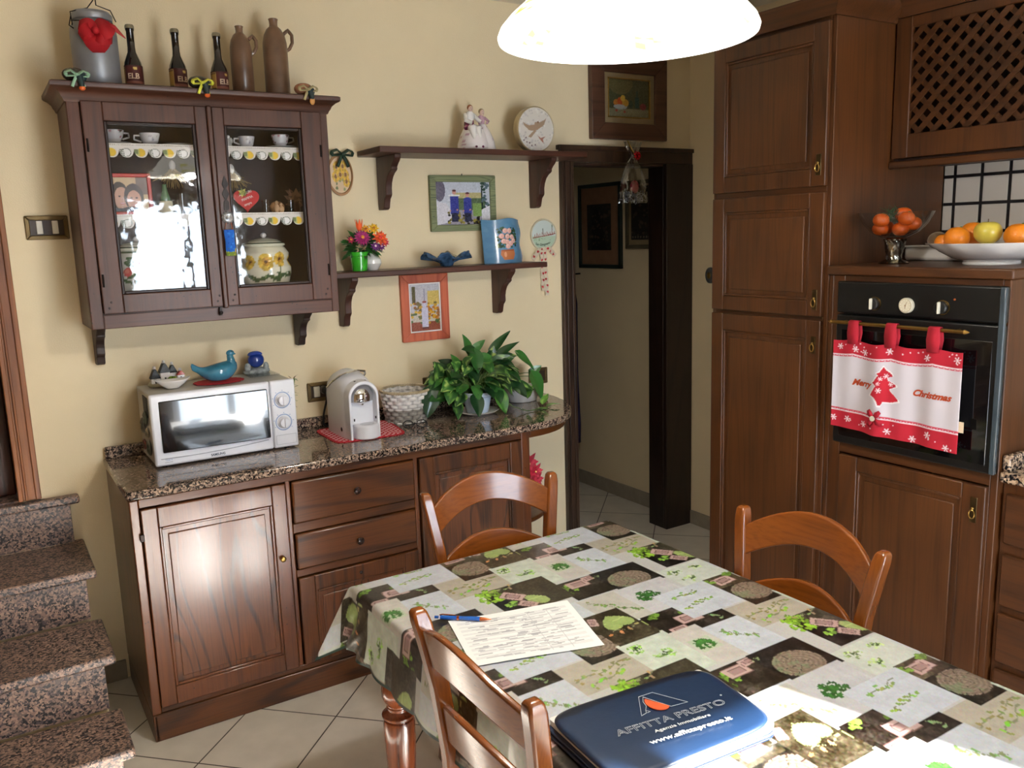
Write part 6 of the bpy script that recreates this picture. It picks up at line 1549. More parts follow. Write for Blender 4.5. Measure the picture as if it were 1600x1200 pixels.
def cot(x, y, w_, h_, rh, rm, steep=1):
    hh = obj('house', MB().box(x-w_/2, x+w_/2, y-w_*.4, y+w_*.4, ZMW+.012, ZMW+.012+h_), wh, t, bevel=.003)
    obj('roof', MB().prism([(x-w_*.62, ZMW+.010+h_), (x+w_*.62, ZMW+.010+h_), (x+w_*.12, ZMW+.012+h_+rh), (x-w_*.12, ZMW+.012+h_+rh)], 'y', y-w_*.5, y+w_*.5), rm, hh, bevel=.002)
    obj('chimney', MB().tube([(x, y, ZMW+h_+rh), (x, y, ZMW+h_+rh+.022)], [.006, .005], 8), wh, hh); obj('doorway', MB().box(x-.003, x+.003, y-w_*.41, y-w_*.38, ZMW+.014, ZMW+.03), rf, hh, smooth=0)
cot(.192, -.125, .032, .022, .034, rf); cot(.232, -.095, .036, .038, .034, rf); cot(.262, -.09, .028, .034, .028, rf); cot(.285, -.12, .026, .026, .014, P('village_red', (190, 74, 62), .4, coat=.3))
obj('bush', MB().ell((.252, -.135, ZMW+.024), (.018, .012, .012), 12), P('lime_bush', (130, 164, 40), .5, var=.5, vs=160), t)
t = thing('shell_dish', 'white boat-shaped dish in front of the ceramic village on the microwave', 'dish', (.235, -.20, ZMW))
mb = MB(); n_ = 40; rows = [(.018, 0), (.022, .002), (.040, .014), (.056, .028), (.059, .032), (.055, .031), (.036, .016), (.001, .006)]; v = []
for (r_, z_) in rows:
    for i in range(n_):
        a = 2*PI*i/n_; v.append((.238+r_*1.12*math.cos(a), -.205+r_*.62*math.sin(a), ZMW+z_*(1+.25*abs(math.cos(a))**3)))
mb.add(v, [(j*n_+i, j*n_+(i+1) % n_, (j+1)*n_+(i+1) % n_, (j+1)*n_+i) for j in range(len(rows)-1) for i in range(n_)]+[tuple(range(n_-1, -1, -1))])
obj('bowl', mb, M['ceramic'], t, smooth=180)
tag(obj('doily', MB().lathe([(.082, 0), (.082, .002), (.0005, .002)], (.415, -.17, ZMW), 72, sx=1.15, sy=.9, rfn=lambda r, z, t: r*(1+.035*math.sin(t*22))), M['red'], smooth=30), 'red crocheted doily under the blue ceramic duck', 'doily')
t = thing('duck_dish', 'glossy turquoise ceramic duck on the red doily', 'ornament', (.40, -.17, ZMW+.002))
bl = P('turquoise_glaze', (62, 132, 160), .12, coat=.7, var=.18, vs=20)
z0 = ZMW+.002; mb = MB(); prof_d = [(0, .002, .016, .068), (.1, .006, .012, .058), (.2, .018, .016, .044), (.32, .034, .026, .034), (.5, .046, .034, .036), (.68, .046, .036, .038), (.82, .034, .034, .044), (.93, .018, .024, .052), (1, .004, .012, .055)]
v = []; n_ = 20
for (tt, wy, hz, cz) in prof_d:
    for i in range(n_):
        a = 2*PI*i/n_; v.append((.315+.175*tt, -.17+wy*math.cos(a), z0+max(.001, cz+hz*math.sin(a)*(1 if math.sin(a) > 0 else 1.15))))
mb.add(v, [(j*n_+i, j*n_+(i+1) % n_, (j+1)*n_+(i+1) % n_, (j+1)*n_+i) for j in range(len(prof_d)-1) for i in range(n_)]+[tuple(range(n_-1, -1, -1)), tuple(range(len(v)-n_, len(v)))])
obj('body', mb, bl, t, sub=1, smooth=180)
obj('neck', MB().tube([(.462, -.17, z0+.055), (.468, -.17, z0+.078), (.464, -.17, z0+.098)], [.026, .015, .012], 16).ell((.467, -.17, z0+.104), (.016, .013, .013), 16), bl, t)
obj('beak', MB().ell((.481, -.172, z0+.100), (.006, .005, .003), 10), bl, t); obj('eye', MB().ell((.470, -.1825, z0+.111), .002, 8), M['black'], t)
t = thing('snow_globe', 'blue dolphin-scene snow globe on grey rocks at the right on the microwave', 'ornament', (.585, -.09, ZMW+.003))
tag(obj('glass_coaster', MB().box(.535, .655, -.17, -.045, ZMW, ZMW+.003), M['glass'], smooth=0), 'clear glass sheet under the blue snow globe', 'glass sheet')
rk = P('grey_sea_rock', (150, 156, 156), .5, var=.3, vs=50, bump=.5, bs=60)
obj('rock_base', MB().ell((.585, -.09, ZMW+.012), (.052, .034, .016), 20, fn=lambda d: 1+.12*math.sin(d.x*9)*math.cos(d.y*8)).ell((.548, -.10, ZMW+.030), (.014, .012, .020), 12).ell((.622, -.10, ZMW+.028), (.012, .012, .020), 12), rk, t)
obj('globe', MB().ell((.585, -.09, ZMW+.058), (.034, .030, .032), 24), P('deep_blue_glass', (26, 60, 150), .06, coat=1, var=.3, vs=12), t)
obj('crest', MB().ell((.585, -.085, ZMW+.080), (.030, .024, .014), 18), P('blue_wave', (50, 80, 176), .2, coat=.6, var=.3), t)
t = thing('plant_sprig', 'small green artificial sprig poking out behind the right side of the microwave', 'plant', (.70, -.10, .93))
obj('stem', MB().tube(bez((.692, -.05, .912), (.715, -.08, 1.05), (.735, -.10, 1.15)), .004, 6), M['stem'], t); lv = Leaves(); r = random.Random(2)
for k in range(34):
    tt = r.uniform(.45, 1); p = Vector((.690+.045*tt, -.085, .93+.22*tt)); a = r.uniform(0, 6.28); lv.leaf(p, (math.cos(a), math.sin(a)*.5-.2, r.uniform(-.2, .8)), (0, 0, 1), r.uniform(.02, .035), .007, ((96, 140, 60), (120, 120, 60), (110, 80, 50))[k % 3], heart=False, seed=k)
lv.build('foliage', M['leaf'], t)

# ------------------------------------------------------------------ coffee machine on its mat
n_ = 150; cv = Cv(150, 150, (186, 30, 46)); 
fu, fv = ((cv.U+cv.V)*10) % 1, ((cv.U-cv.V+2)*10) % 1; cv.put((fu > .25) & (fu < .85) & (fv > .25) & (fv < .85), (236, 190, 196)); cv.put((cv.U < .035) | (cv.U > .965) | (cv.V < .035) | (cv.V > .965), (180, 26, 42))
C4 = [np.array(p) for p in ((.800, -.375, ZM+.0035), (1.10, -.40, ZM+.0035), (1.145, -.085, ZM+.0035), (.808, -.075, ZM+.0035))]
a = np.linspace(-1, 1, 150); X_, Y_ = np.meshgrid(a, a); e = 7; m_ = np.maximum(abs(X_), abs(Y_)); q = (abs(X_)**e+abs(Y_)**e)**(1/e)+1e-9; k_ = m_/q
U_, V_ = ((X_*k_+1)/2)[..., None], ((Y_*k_+1)/2)[..., None]
Pt = C4[0]*(1-U_)*(1-V_)+C4[1]*U_*(1-V_)+C4[3]*(1-U_)*V_+C4[2]*U_*V_
o = grid_obj('place_mat', Pt, cv.a, M['fabric']); tag(o, 'red and white checked mat under the coffee machine', 'mat'); md = o.modifiers.new('s', 'SOLIDIFY'); md.thickness = .003; md.offset = -1
ZC_ = ZM+.004
cm = thing('coffee_machine', 'rounded white capsule coffee machine on the red checked mat', 'coffee machine', (.92, -.23, ZC_))
cx = .925; hw = .062
def arch(w_, h_, n=18, top=.062): 
    pts = [(-w_, 0)]+[(-w_*1.0, h_-top)]
    for i in range(1, n): t_ = PI-PI*i/n; pts.append((w_*math.cos(t_), h_-top+top*math.sin(t_)))
    return pts+[(w_, h_-top), (w_, 0)]
# body: arch sections lofted from front to rounded back
secs = [(-.335, .062, .232), (-.325, .066, .240), (-.29, .068, .256), (-.24, .068, .268), (-.19, .068, .268), (-.14, .066, .252), (-.11, .060, .22)]
v = []; npt = len(arch(1, 1))
for (y, w_, h_) in secs: v += [(cx+px, y, ZC_+pz) for px, pz in arch(w_, h_)]
f = [tuple(range(npt)), tuple(range((len(secs)-1)*npt, len(secs)*npt))[::-1]]
for s_ in range(len(secs)-1):
    for i in range(npt): f.append((s_*npt+i, s_*npt+(i+1) % npt, (s_+1)*npt+(i+1) % npt, (s_+1)*npt+i))
body = obj('body', MB().add(v, f), M['white'], cm, smooth=50)
# front hood rim
ou_, inn = arch(.066, .240), arch(.054, .222, top=.054); v = []
for y in (-.378, -.325):
    off = -.004 if y < -.35 else 0
    v += [(cx+px*(1 if y > -.35 else .97), y, ZC_+pz*(1 if y > -.35 else .985)) for px, pz in ou_]; v += [(cx+px, y, ZC_+pz) for px, pz in inn]
m_ = npt; f = []
for i in range(m_-1):
    f += [(i, i+1, m_+i+1, m_+i), (2*m_+i, 3*m_+i, 3*m_+i+1, 2*m_+i+1), (i, 2*m_+i, 2*m_+i+1, i+1), (m_+i, m_+i+1, 3*m_+i+1, 3*m_+i)]
f += [(0, m_, 3*m_, 2*m_), (m_-1, 3*m_-1, 4*m_-1, 2*m_-1)]
obj('front_hood', MB().add(v, f), M['white'], cm, bevel=.003, smooth=50)
obj('chrome_head', MB().ell((cx, -.338, ZC_+.164), (.0535, .038, .058), 28, fn=lambda d: 1 if d.z > -.35 else .35/abs(d.z)), M['chrome'], cm)
obj('spout', MB().tube([(cx, -.355, ZC_+.150), (cx, -.356, ZC_+.136)], [.007, .005], 12), M['chrome'], cm)
tray = []; 
for i in range(21): a = PI+PI*i/20; tray.append((cx+.012+.052*math.cos(a), -.355+.050*math.sin(a)))
tray += [(cx+.064, -.335), (cx-.040, -.335)]
dt = obj('drip_tray', MB().prism(tray, 'z', ZC_, ZC_+.058), M['white'], cm, bevel=.005, segs=3)
obj('drip_grid', MB().lathe([(.030, 0), (.030, .002), (.0005, .002)], (cx+.012, -.365, ZC_+.057), 24, sy=.8), P('grid_grey', (190, 190, 196), .3, metal=.3), dt)
hp_ = MB(); lp_ = [(-.070, -.15, .19), (-.067, -.21, .222), (-.056, -.27, .250), (-.038, -.308, .266), (0, -.322, .274), (.038, -.308, .266), (.056, -.27, .250), (.067, -.21, .222), (.070, -.15, .19)]
sm = []
for i in range(len(lp_)-1): sm += [Vector((cx+lp_[i][0], lp_[i][1], ZC_+lp_[i][2])).lerp(Vector((cx+lp_[i+1][0], lp_[i+1][1], ZC_+lp_[i+1][2])), k/3) for k in range(3)]
hp_.tube(sm, .0045, 10)
obj('lever', hp_, M['chrome'], cm)
obj('button_slot', MB().box(cx-.026, cx+.026, -.352, -.338, ZC_+.228, ZC_+.236), M['black'], cm, bevel=.003)
obj('power_button', MB().ell((cx-.067, -.285, ZC_+.032), (.004, .010, .010), 12), M['black'], cm)
for s_ in (-1, 1): obj('catch', MB().box(cx+s_*.046-.002, cx+s_*.046+.002, -.380, -.376, ZC_+.078, ZC_+.088), M['black'], cm)
t = thing('eyeglasses', 'folded dark eyeglasses lying at the right corner of the checked mat', 'glasses', (1.165, -.30, ZM))
gm = MB()
for dx in (0, .055):
    gm.tube([(1.150+dx+.024*math.cos(a), -.30-.35*dx+.010*math.sin(a), ZM+.016+.014*math.sin(a)) for a in [i*2*PI/18 for i in range(19)]], .0022, 6)
obj('rims', gm.tube([(1.174, -.308, ZM+.02), (1.181, -.311, ZM+.02)], .002, 6), M['black'], t)
obj('temples', MB().tube([(1.127, -.296, ZM+.018), (1.15, -.26, ZM+.006), (1.20, -.262, ZM+.004)], .0022, 6).tube([(1.228, -.32, ZM+.018), (1.20, -.275, ZM+.010), (1.15, -.272, ZM+.006)], .0022, 6), M['black'], t)

# ------------------------------------------------------------------ wicker basket
bk = thing('wicker_basket', 'round white wicker basket, grey towards its base, behind the eyeglasses', 'basket', (1.215, -.135, ZM))
nb = 128; rows = 44; Pt = np.zeros((rows, nb+1, 3)); C = np.zeros((rows, nb+1, 3))
for j_ in range(rows):
    tt = j_/(rows-1); course = int(tt*8); ph = (tt*8) % 1
    r_ = .088+.020*tt; 
    for i in range(nb+1):
        a = 2*PI*i/nb; w_ = .0055*math.sin(a*14+PI*course)+.0022*math.sin(PI*ph)
        Pt[j_, i] = (1.215+(r_+w_)*math.cos(a), -.145+(r_+w_)*math.sin(a)*.98, ZM+.001+.135*tt)
        sh_ = (1 if math.sin(PI*ph) > .3 else .82)*(1 if math.sin(a*14+PI*course) > -.8 else .84); C[j_, i] = np.array((150, 144, 136) if tt < .46 else (226, 222, 218))*sh_  # gaps between the weaves are shaded by darkening the colour
o = grid_obj('weave', Pt, C, M['fabric'], bk); md = o.modifiers.new('s', 'SOLIDIFY'); md.thickness = .004
obj('base', MB().lathe([(.089, 0), (.089, .005), (.0005, .005)], (1.215, -.145, ZM), 40), M['whitemat'], bk)
rm_ = MB(); 
for k in range(3): rm_.tube([(1.215+(.109+.003*math.cos(a*20+k*2.1))*math.cos(a), -.145+(.109+.003*math.cos(a*20+k*2.1))*math.sin(a), ZM+.139+.004*math.sin(a*20+k*2.1)) for a in [i*2*PI/160 for i in range(161)]], .0032, 6)
obj('rim', rm_, P('pale_wicker', (190, 172, 140), .8, var=.15), bk)

# ------------------------------------------------------------------ potted pothos
pl = thing('potted_plant', 'trailing variegated pothos in a pale blue pot on a saucer', 'potted plant', (1.53, -.235, ZM))
PC = (1.530, -.235)
obj('saucer', MB().lathe([(.055, 0), (.060, .002), (.094, .014), (.098, .018), (.095, .019), (.060, .007), (.0005, .006)], PC+(ZM,), 56, rfn=lambda r, z, t: r*(1+(.02*math.cos(t*10) if r > .08 else 0))), M['ceramic'], pl)
obj('pot', MB().lathe([(.046, 0), (.050, .003), (.066, .075), (.072, .080), (.073, .098), (.067, .098), (.060, .085), (.0005, .082)], PC+(ZM+.007,), 44), P('pale_blue_ceramic', (196, 214, 232), .2, coat=.4, var=.02), pl)
obj('soil', MB().lathe([(.062, 0), (.0005, .003)], PC+(ZM+.092,), 24), P('soil', (50, 36, 26), .95, var=.3), pl)
lv = Leaves(); sm_ = MB(); r = random.Random(21)
G1, G2 = [(34, 74, 34), (44, 92, 40), (28, 62, 32), (58, 112, 48)], [(150, 190, 96), (176, 200, 110), (96, 140, 60)]
def stemleaf(p, d, n_, L_, k, plain=None, drp=.25, wd=.86):
    base = Vector((PC[0]+r.uniform(-.03, .03), PC[1]+r.uniform(-.03, .03), ZM+.095))
    p = Vector(p); mid = (base+p)/2+Vector((0, 0, .05))
    sm_.tube(bez(base, mid, p, 7), .0019, 5)
    c1 = r.choice(G1); c2 = r.choice(G2) if (plain is None and r.random() < .5) else None
    lv.leaf(p, d, n_, L_, L_*wd, c1, c2, droop=drp, seed=k, nu=7, nv=11)
for k in range(125):
    a = r.uniform(0, 2*PI); e = r.uniform(-.28, 1.15); q = r.uniform(.55, 1)**.6
    dx, dy, dz = math.cos(a)*math.cos(e), math.sin(a)*math.cos(e), math.sin(e)
    p = Vector((1.555+dx*.235*q, -.20+dy*.115*q, 1.035+dz*.125*q))
    if p.y > -.045: p.y = -.045-r.uniform(0, .03)
    p.z = max(p.z, .965)
    d = Vector((dx*.8+r.uniform(-.3, .3), dy*.5-.25, -.15+dz*.3+r.uniform(-.45, .25)))
    stemleaf(p, d, (dx*.3+r.uniform(-.3, .3), -.75+r.uniform(-.3, .2), .6+r.uniform(-.2, .4)), r.uniform(.056, .088), k)
for k, (p, d, n_, L_, w_) in enumerate((((1.668, -.16, 1.185), (.75, -.1, .75), (-.5, -.6, .6), .125, .38), ((1.69, -.18, 1.165), (.85, -.2, .5), (-.4, -.6, .7), .115, .36), ((1.515, -.2, 1.20), (-.35, -.2, .9), (.2, -1, .3), .085, .6), ((1.53, -.2, 1.19), (.75, -.1, .6), (-.3, -.8, .5), .09, .5), ((1.53, -.22, 1.20), (-.7, -.3, .2), (0, -.8, .6), .08, .6), ((1.53, -.23, 1.19), (-.1, -.4, -.6), (0, -1, .3), .10, .75), ((1.575, -.2, 1.16), (.7, -.2, -.1), (0, -.8, .6), .08, .7),
        ((1.80, -.18, 1.15), (.75, -.2, -.7), (.3, -.8, .5), .11, .5), ((1.345, -.22, 1.10), (-.2, -.3, .5), (0, -1, .3), .09, .75), ((1.385, -.26, 1.12), (-.3, -.5, .2), (0, -1, .3), .075, .85), ((1.865, -.2, 1.04), (.25, -.3, -.9), (.3, -1, .2), .12, .75), ((1.30, -.23, 1.04), (-.25, -.2, -.9), (-.2, -1, .2), .115, .8), ((1.90, -.13, 1.045), (.4, -.2, .3), (.1, -.8, .5), .06, .8), ((1.48, -.31, 1.0), (-.1, -.5, -.7), (0, -1, .4), .09, .8), ((1.60, -.31, 1.01), (.1, -.5, -.9), (0, -1, .4), .105, .7), ((1.40, -.28, .98), (-.2, -.5, -.5), (0, -.8, .6), .08, .7), ((1.70, -.27, 1.04), (.3, -.6, -.5), (.1, -.9, .5), .10, .75))):
    stemleaf(p, d, n_, L_, 300+k, None if k > 7 else 1, .12, w_)
# trailing runner over the worktop
run = [(1.60, -.28, ZM+.10), (1.66, -.33, ZM+.03), (1.72, -.36, ZM+.006), (1.80, -.36, ZM+.005), (1.87, -.33, ZM+.005)]
sm_.tube([Vector(p) for p in run], .0022, 6)
for k, (p, d) in enumerate((((1.86, -.33, ZM+.008), (.8, -.5, .15)), ((1.85, -.30, ZM+.02), (.5, .2, .5)), ((1.78, -.36, ZM+.008), (.3, -.8, .1)), ((1.80, -.25, ZM+.05), (.5, .1, .8)))): lv.leaf(p, d, (0, 0, 1), .055, .04, (96, 150, 60), (150, 190, 96), droop=.05, seed=k+50)
lv.build('foliage', M['leaf'], pl); obj('stems', sm_, M['stem'], pl)
t = thing('planter', 'oval white ceramic planter at the right behind the trailing plant', 'planter', (1.86, -.085, ZM))
obj('bowl', MB().lathe([(.060, 0), (.066, .003), (.082, .045), (.088, .072), (.084, .073), (.070, .05), (.0005, .045)], (1.850, -.118, ZM), 44, sx=1.1, sy=.9), M['ceramic'], t)
obj('soil', MB().lathe([(.078, .055), (.0005, .058)], (1.850, -.118, ZM), 30, sx=1.1, sy=.9), _mc['soil'], t)
tag(obj('liqueur_glass', MB().lathe([(.009, 0), (.010, .002), (.003, .004), (.003, .014), (.008, .02), (.009, .03), (.008, .03), (.007, .022), (.001, .016)], (1.665, -.40, ZM), 18), M['glass']), 'tiny clear stemmed glass near the front edge right of the plant saucer', 'glass')
# poinsettia on the rounded end shelf
t = thing('potted_poinsettia', 'red poinsettia in a dark pot on the rounded end shelf below the worktop', 'potted plant', (1.76, -.22, .44))
obj('pot', MB().lathe([(.038, 0), (.040, .003), (.052, .075), (.055, .078), (.055, .09), (.050, .09), (.0005, .08)], (1.745, -.23, .44), 30), P('dark_pot', (26, 26, 26), .4), t)
lv = Leaves()
for (fx, fy, fz, R_) in ((1.765, -.275, .645, .062), (1.80, -.28, .60, .05), (1.735, -.27, .61, .05), (1.815, -.27, .555, .045)):
    for l in range(2):
        for k in range(8): a = k*PI/4+l*.4; lv.leaf((fx, fy-.004*l, fz), (math.cos(a), -.25-.3*l, math.sin(a)), (0, -1, .2), R_*(1-.3*l), R_*.48, (176, 24, 50) if k % 2 else (206, 40, 66), heart=False, seed=k, droop=.15)
lv.build('bracts', M['petal'], t); lv = Leaves()
for k in range(14): a = k*.9; lv.leaf((1.745+.02*math.cos(a), -.245, .55+.02*math.sin(k)), (math.cos(a), -.4, math.sin(a)*.6-.1), (0, -.8, .6), .07, .035, (24, 50, 30), heart=False, seed=k)
lv.build('foliage', M['leaf'], t); obj('stem', MB().tube([(1.745, -.23, .52), (1.76, -.26, .64)], .004, 6).tube([(1.745, -.23, .52), (1.80, -.26, .60)], .003, 6), M['stem'], t)
obj('pistils', MB().ell((1.765, -.292, .645), .007, 8).ell((1.80, -.295, .60), .005, 8), P('yellow_bead', (220, 200, 110), .5), t)

# ------------------------------------------------------------------ Christmas towel on the oven bar
tw = thing('oven_towel', 'red and white Christmas towel with a tree, hanging from the oven bar', 'towel', (OX-.036, -1.845, .99))
def twx(y, z):
    f_ = max(0, (1.33-z)/.33); return OX-.037-.007*math.sin((y+1.6)*26+.5)*(.35+.65*f_)-.003*math.sin((y+1.6)*61)-.010*math.exp(-((y+1.80)/.03)**2)*(1 if z < 1.2 else .5)
cv = Cv(230, 170, (212, 205, 214)); RD = (184, 26, 48); WH = (236, 214, 222)
cv.rect(0, .845, 1, 1, RD); cv.rect(0, 0, 1, .185, RD)
for base, sg in ((.845, -1), (.185, 1)):
    cv.rect(0, min(base, base+sg*.012), 1, max(base, base+sg*.012), WH); b2 = base+sg*.028; cv.rect(0, min(b2, b2+sg*.006), 1, max(b2, b2+sg*.006), (206, 70, 90)); cv.put((abs(cv.V-(base+sg*.02+.004*np.sin(cv.U*160))) < .005), (200, 60, 84))
def flake(u, v, s_):
    for k in range(3):
        a = k*PI/3+.2; cv.line([(u-s_*math.cos(a), v-s_*1.4*math.sin(a)), (u+s_*math.cos(a), v+s_*1.4*math.sin(a))], s_*.34, WH)
    for k in range(6):
        a = k*PI/3+.2; cv.ell(u+s_*.8*math.cos(a), v+s_*1.1*math.sin(a), s_*.22, s_*.3, WH)
for u, v in ((.06, .93), (.19, .90), (.27, .89), (.47, .92), (.75, .90), (.965, .92), (.02, .10), (.14, .11), (.28, .09), (.48, .07), (.66, .04), (.78, .12), (.92, .03)): flake(u, v, .024)
for k in range(26): r = random.Random(k); cv.ell(r.random(), r.choice([.88+.1*r.random(), .02+.13*r.random()]), .006, .008, WH)
tr = [(.435, .76), (.41, .70), (.385, .68), (.40, .66), (.375, .60), (.36, .58), (.39, .55), (.355, .47), (.345, .44), (.38, .42), (.40, .38), (.41, .34), (.43, .34), (.44, .38), (.50, .385), (.55, .41), (.545, .43), (.49, .50), (.48, .52), (.53, .56), (.525, .58), (.47, .61), (.465, .64), (.50, .66), (.495, .68), (.455, .72)]
cv.poly([(u+(u-.445)*.16, v+(v-.55)*.08) for u, v in tr], (240, 232, 236)); cv.poly(tr, (188, 28, 48))
for u, v, s_ in ((.42, .63, .016), (.455, .66, .018), (.49, .575, .016), (.41, .50, .02), (.405, .575, .014)): flake(u, v, s_)
TY, TZ0, TZ1 = (-1.609, -2.083), .985, 1.318
Pt = np.zeros((170, 230, 3))
Yy = TY[0]+(TY[1]-TY[0])*cv.U
top_ = TZ1-.004*np.sin(cv.U*3)-.010*np.abs(np.sin((cv.U-.17)*PI*3.2))*(cv.V)
Zz = TZ0+(top_-TZ0)*cv.V+.012*(1-cv.U)*(1-cv.V)
for a in range(170):
    for b in range(230): Pt[a, b] = (twx(Yy[a, b], Zz[a, b]), Yy[a, b], Zz[a, b])
grid_obj('cloth', Pt, cv.a, M['fabric'], tw, solid=.002)
red_c = P('red_cotton', (172, 20, 42), .85, var=.06, bump=.15, bs=400)
for y in (-1.692, -1.835, -1.985):
    mb = MB(); pts = [(OX-.042, y, 1.285)]+[(OX-.034+.0095*math.cos(a)*-1, y, 1.372+.0095*math.sin(a)) for a in [0, .8, PI/2, 2.35, PI]]+[(OX-.0285, y, 1.30)]
    pts = [(OX-.044, y, 1.30), (OX-.0445, y, 1.34), (OX-.0435, y, 1.376), (OX-.038, y, 1.3815), (OX-.030, y, 1.3815), (OX-.0245, y, 1.375), (OX-.024, y, 1.34), (OX-.030, y, 1.30)]
    v = []
    for (x, yy, z) in pts:
        w_ = .0215+.002*math.sin(z*90); v += [(x, yy-w_, z), (x, yy+w_, z)]
    mb.add(v, [(2*i, 2*i+1, 2*i+3, 2*i+2) for i in range(len(pts)-1)]); obj('loop', mb, red_c, tw, solid=.002, fixn=False)
og = P('orange_embroidery', (226, 96, 52), .7, var=.1)
for s_, y0, w_, z in (('Merry', -1.690, .088, 1.157), ('Christmas', -1.915, .138, 1.150)):
    o = fit(text('lettering', s_, tw, (0, y0, z), (0, -1, 0), (0, 0, 1), .030, og, ext=.0006, shear=.45, bold=.0012), (0, -1, 0), w_); wl = wloc(tw)
    for vv in o.data.vertices: vv.co.x = twx(vv.co.y+wl.y, vv.co.z+wl.z)-.0022-wl.x+vv.co.x*0
bowk = MB(); c_ = Vector((OX-.058, -1.795, 1.055))
for a in (.9, 2.3, 3.7, 5.4): ribbon(bowk, [c_, c_+Vector((-.006, .020*math.cos(a), .020*math.sin(a))), c_+Vector((0, .034*math.cos(a), .034*math.sin(a)))], [.008, .02, .012], (-1, 0, .1))
obj('rosette', bowk, red_c, tw, solid=.002, fixn=False); obj('button', MB().lathe([(.009, 0), (.009, .004), (.0005, .005)], (OX-.064, -1.795, 1.055), 16, frame=fY), _mc['cream_plastic'], tw)
obj('care_label', MB().box(OX-.040, OX-.039, -2.098, -2.078, 1.055, 1.090), P('label_cream', (230, 206, 176), .8), tw, smooth=0)

# ------------------------------------------------------------------ fruit on the oven housing
ZO = 1.5665
gb = thing('glass_compote', 'footed glass bowl on an ornate silver stem on the oven housing', 'bowl', (2.45, -1.675, ZO))
obj('silver_foot', MB().lathe(dense([(.050, 0), (.052, .004), (.044, .008), (.026, .016), (.026, .03), (.030, .05), (.034, .075), (.038, .088), (.020, .092)], 3), (2.45, -1.675, ZO), 60, rfn=lambda r, z, t: r*(1+(.09*math.sin(t*9+z*260)*math.sin(z*190+t*4) if z > .012 else 0))), P('antique_silver', (176, 170, 156), .18, metal=1, var=.3, vs=60), gb)
obj('glass_bowl', MB().lathe([(.020, .090), (.045, .094), (.080, .112), (.108, .145), (.125, .182), (.122, .182), (.104, .147), (.076, .116), (.040, .099), (.001, .097)], (2.45, -1.675, ZO), 8*6, rfn=lambda r, z, t: r*(1+.02*abs(math.cos(t*4)))), M['glass'], gb, smooth=30)
def fruit(kind, c_, r_, label, cat, mat, grp, stem=False):
    t = thing(kind, label, cat, (c_[0], c_[1], c_[2]-r_), grp)
    obj('skin', MB().ell(c_, (r_, r_, r_*(.86 if kind == 'mandarin' else .96)), 24, fn=lambda d: 1-.06*max(0, abs(d.z)-.85)*6), mat, t)
    obj('stem_end', MB().ell((c_[0], c_[1]-.3*r_*(1 if kind != 'kiwi' else 0), c_[2]+r_*(.82 if kind == 'mandarin' else .90)), (.004, .004, .002), 8), P('stem_green', (96, 110, 50), .6), t)
    return t
mand = P('mandarin_peel', (232, 98, 24), .38, coat=.2, var=.08, vs=14, bump=.3, bs=250); oran = P('orange_peel', (240, 138, 22), .4, coat=.2, var=.05, bump=.35, bs=260)
MN = [(2.415, -1.640, .125), (2.47, -1.625, .128), (2.435, -1.705, .122), (2.50, -1.675, .130), (2.462, -1.735, .140), (2.395, -1.655, .155), (2.43, -1.73, .158), (2.47, -1.69, .172)]
LB = ['at the back left', 'at the very back', 'low in the middle', 'low on the far side', 'against the right wall of the bowl', 'against the left wall of the bowl', 'in front to the right', 'topmost of the pile']
for k, (x, y, z) in enumerate(MN): fruit('mandarin', (x, y, ZO+z), .0285 if k < 7 else .031, 'mandarin in the footed glass bowl, '+LB[k], 'mandarin', mand, 'mandarins in the glass bowl')
t = thing('pine_sprig', 'green sprig lying among the mandarins in the glass bowl', 'sprig', (2.42, -1.68, ZO+.16)); mb = MB(); r = random.Random(6)
for k in range(70):
    p = Vector((2.40+.05*r.random(), -1.66-.03*r.random(), ZO+.15+.04*r.random())); d = Vector((r.uniform(-1, .6), r.uniform(-1, 1), r.uniform(-.6, 1))).normalized()*.024; mb.tube([p, p+d], [.0012, .0004], 4)
obj('needles', mb, P('pine_green', (44, 78, 46), .6), t, smooth=0); obj('twig', MB().tube([(2.40, -1.66, ZO+.15), (2.45, -1.69, ZO+.19)], .002, 6), M['stem'], t)
fd = thing('fruit_dish', 'wide white ruffled dish of fruit on the oven housing', 'dish', (2.52, -1.985, ZO))
DC = (2.52, -1.985)
obj('dish', MB().lathe(dense([(.085, 0), (.087, .004), (.084, .010), (.120, .022), (.160, .044), (.190, .068), (.194, .072), (.188, .073), (.156, .050), (.10, .026), (.001, .018)], 2), DC+(ZO,), 72, rfn=lambda r, z, t: r*(1+(.03*math.sin(t*11) if z > .05 and r > .12 else 0))), M['ceramic'], fd, smooth=60)
for k, (x, y, z, r_, kd, mt, ct, lb) in enumerate((
        (2.455, -1.90, .088, .040, 'orange', oran, 'orange', 'orange at the front left of the ruffled dish'),
        (2.55, -1.90, .100, .042, 'orange', oran, 'orange', 'orange at the back left of the dish, left of the yellow apple'),
        (2.46, -1.852, .074, .030, 'orange', oran, 'orange', 'small low orange between the kiwi and the front orange'),
        (2.50, -2.075, .092, .042, 'orange', oran, 'orange', 'orange right of the yellow apple at the edge of the picture'),
        (2.60, -2.03, .090, .040, 'orange', oran, 'orange', 'orange behind the yellow apple'))):
    fruit(kd, (x, y, ZO+z), r_, lb, ct, mt, 'oranges in the ruffled dish')
ya = thing('apple', 'pale yellow apple in the middle of the ruffled dish', 'apple', (2.49, -1.983, ZO+.07)); 
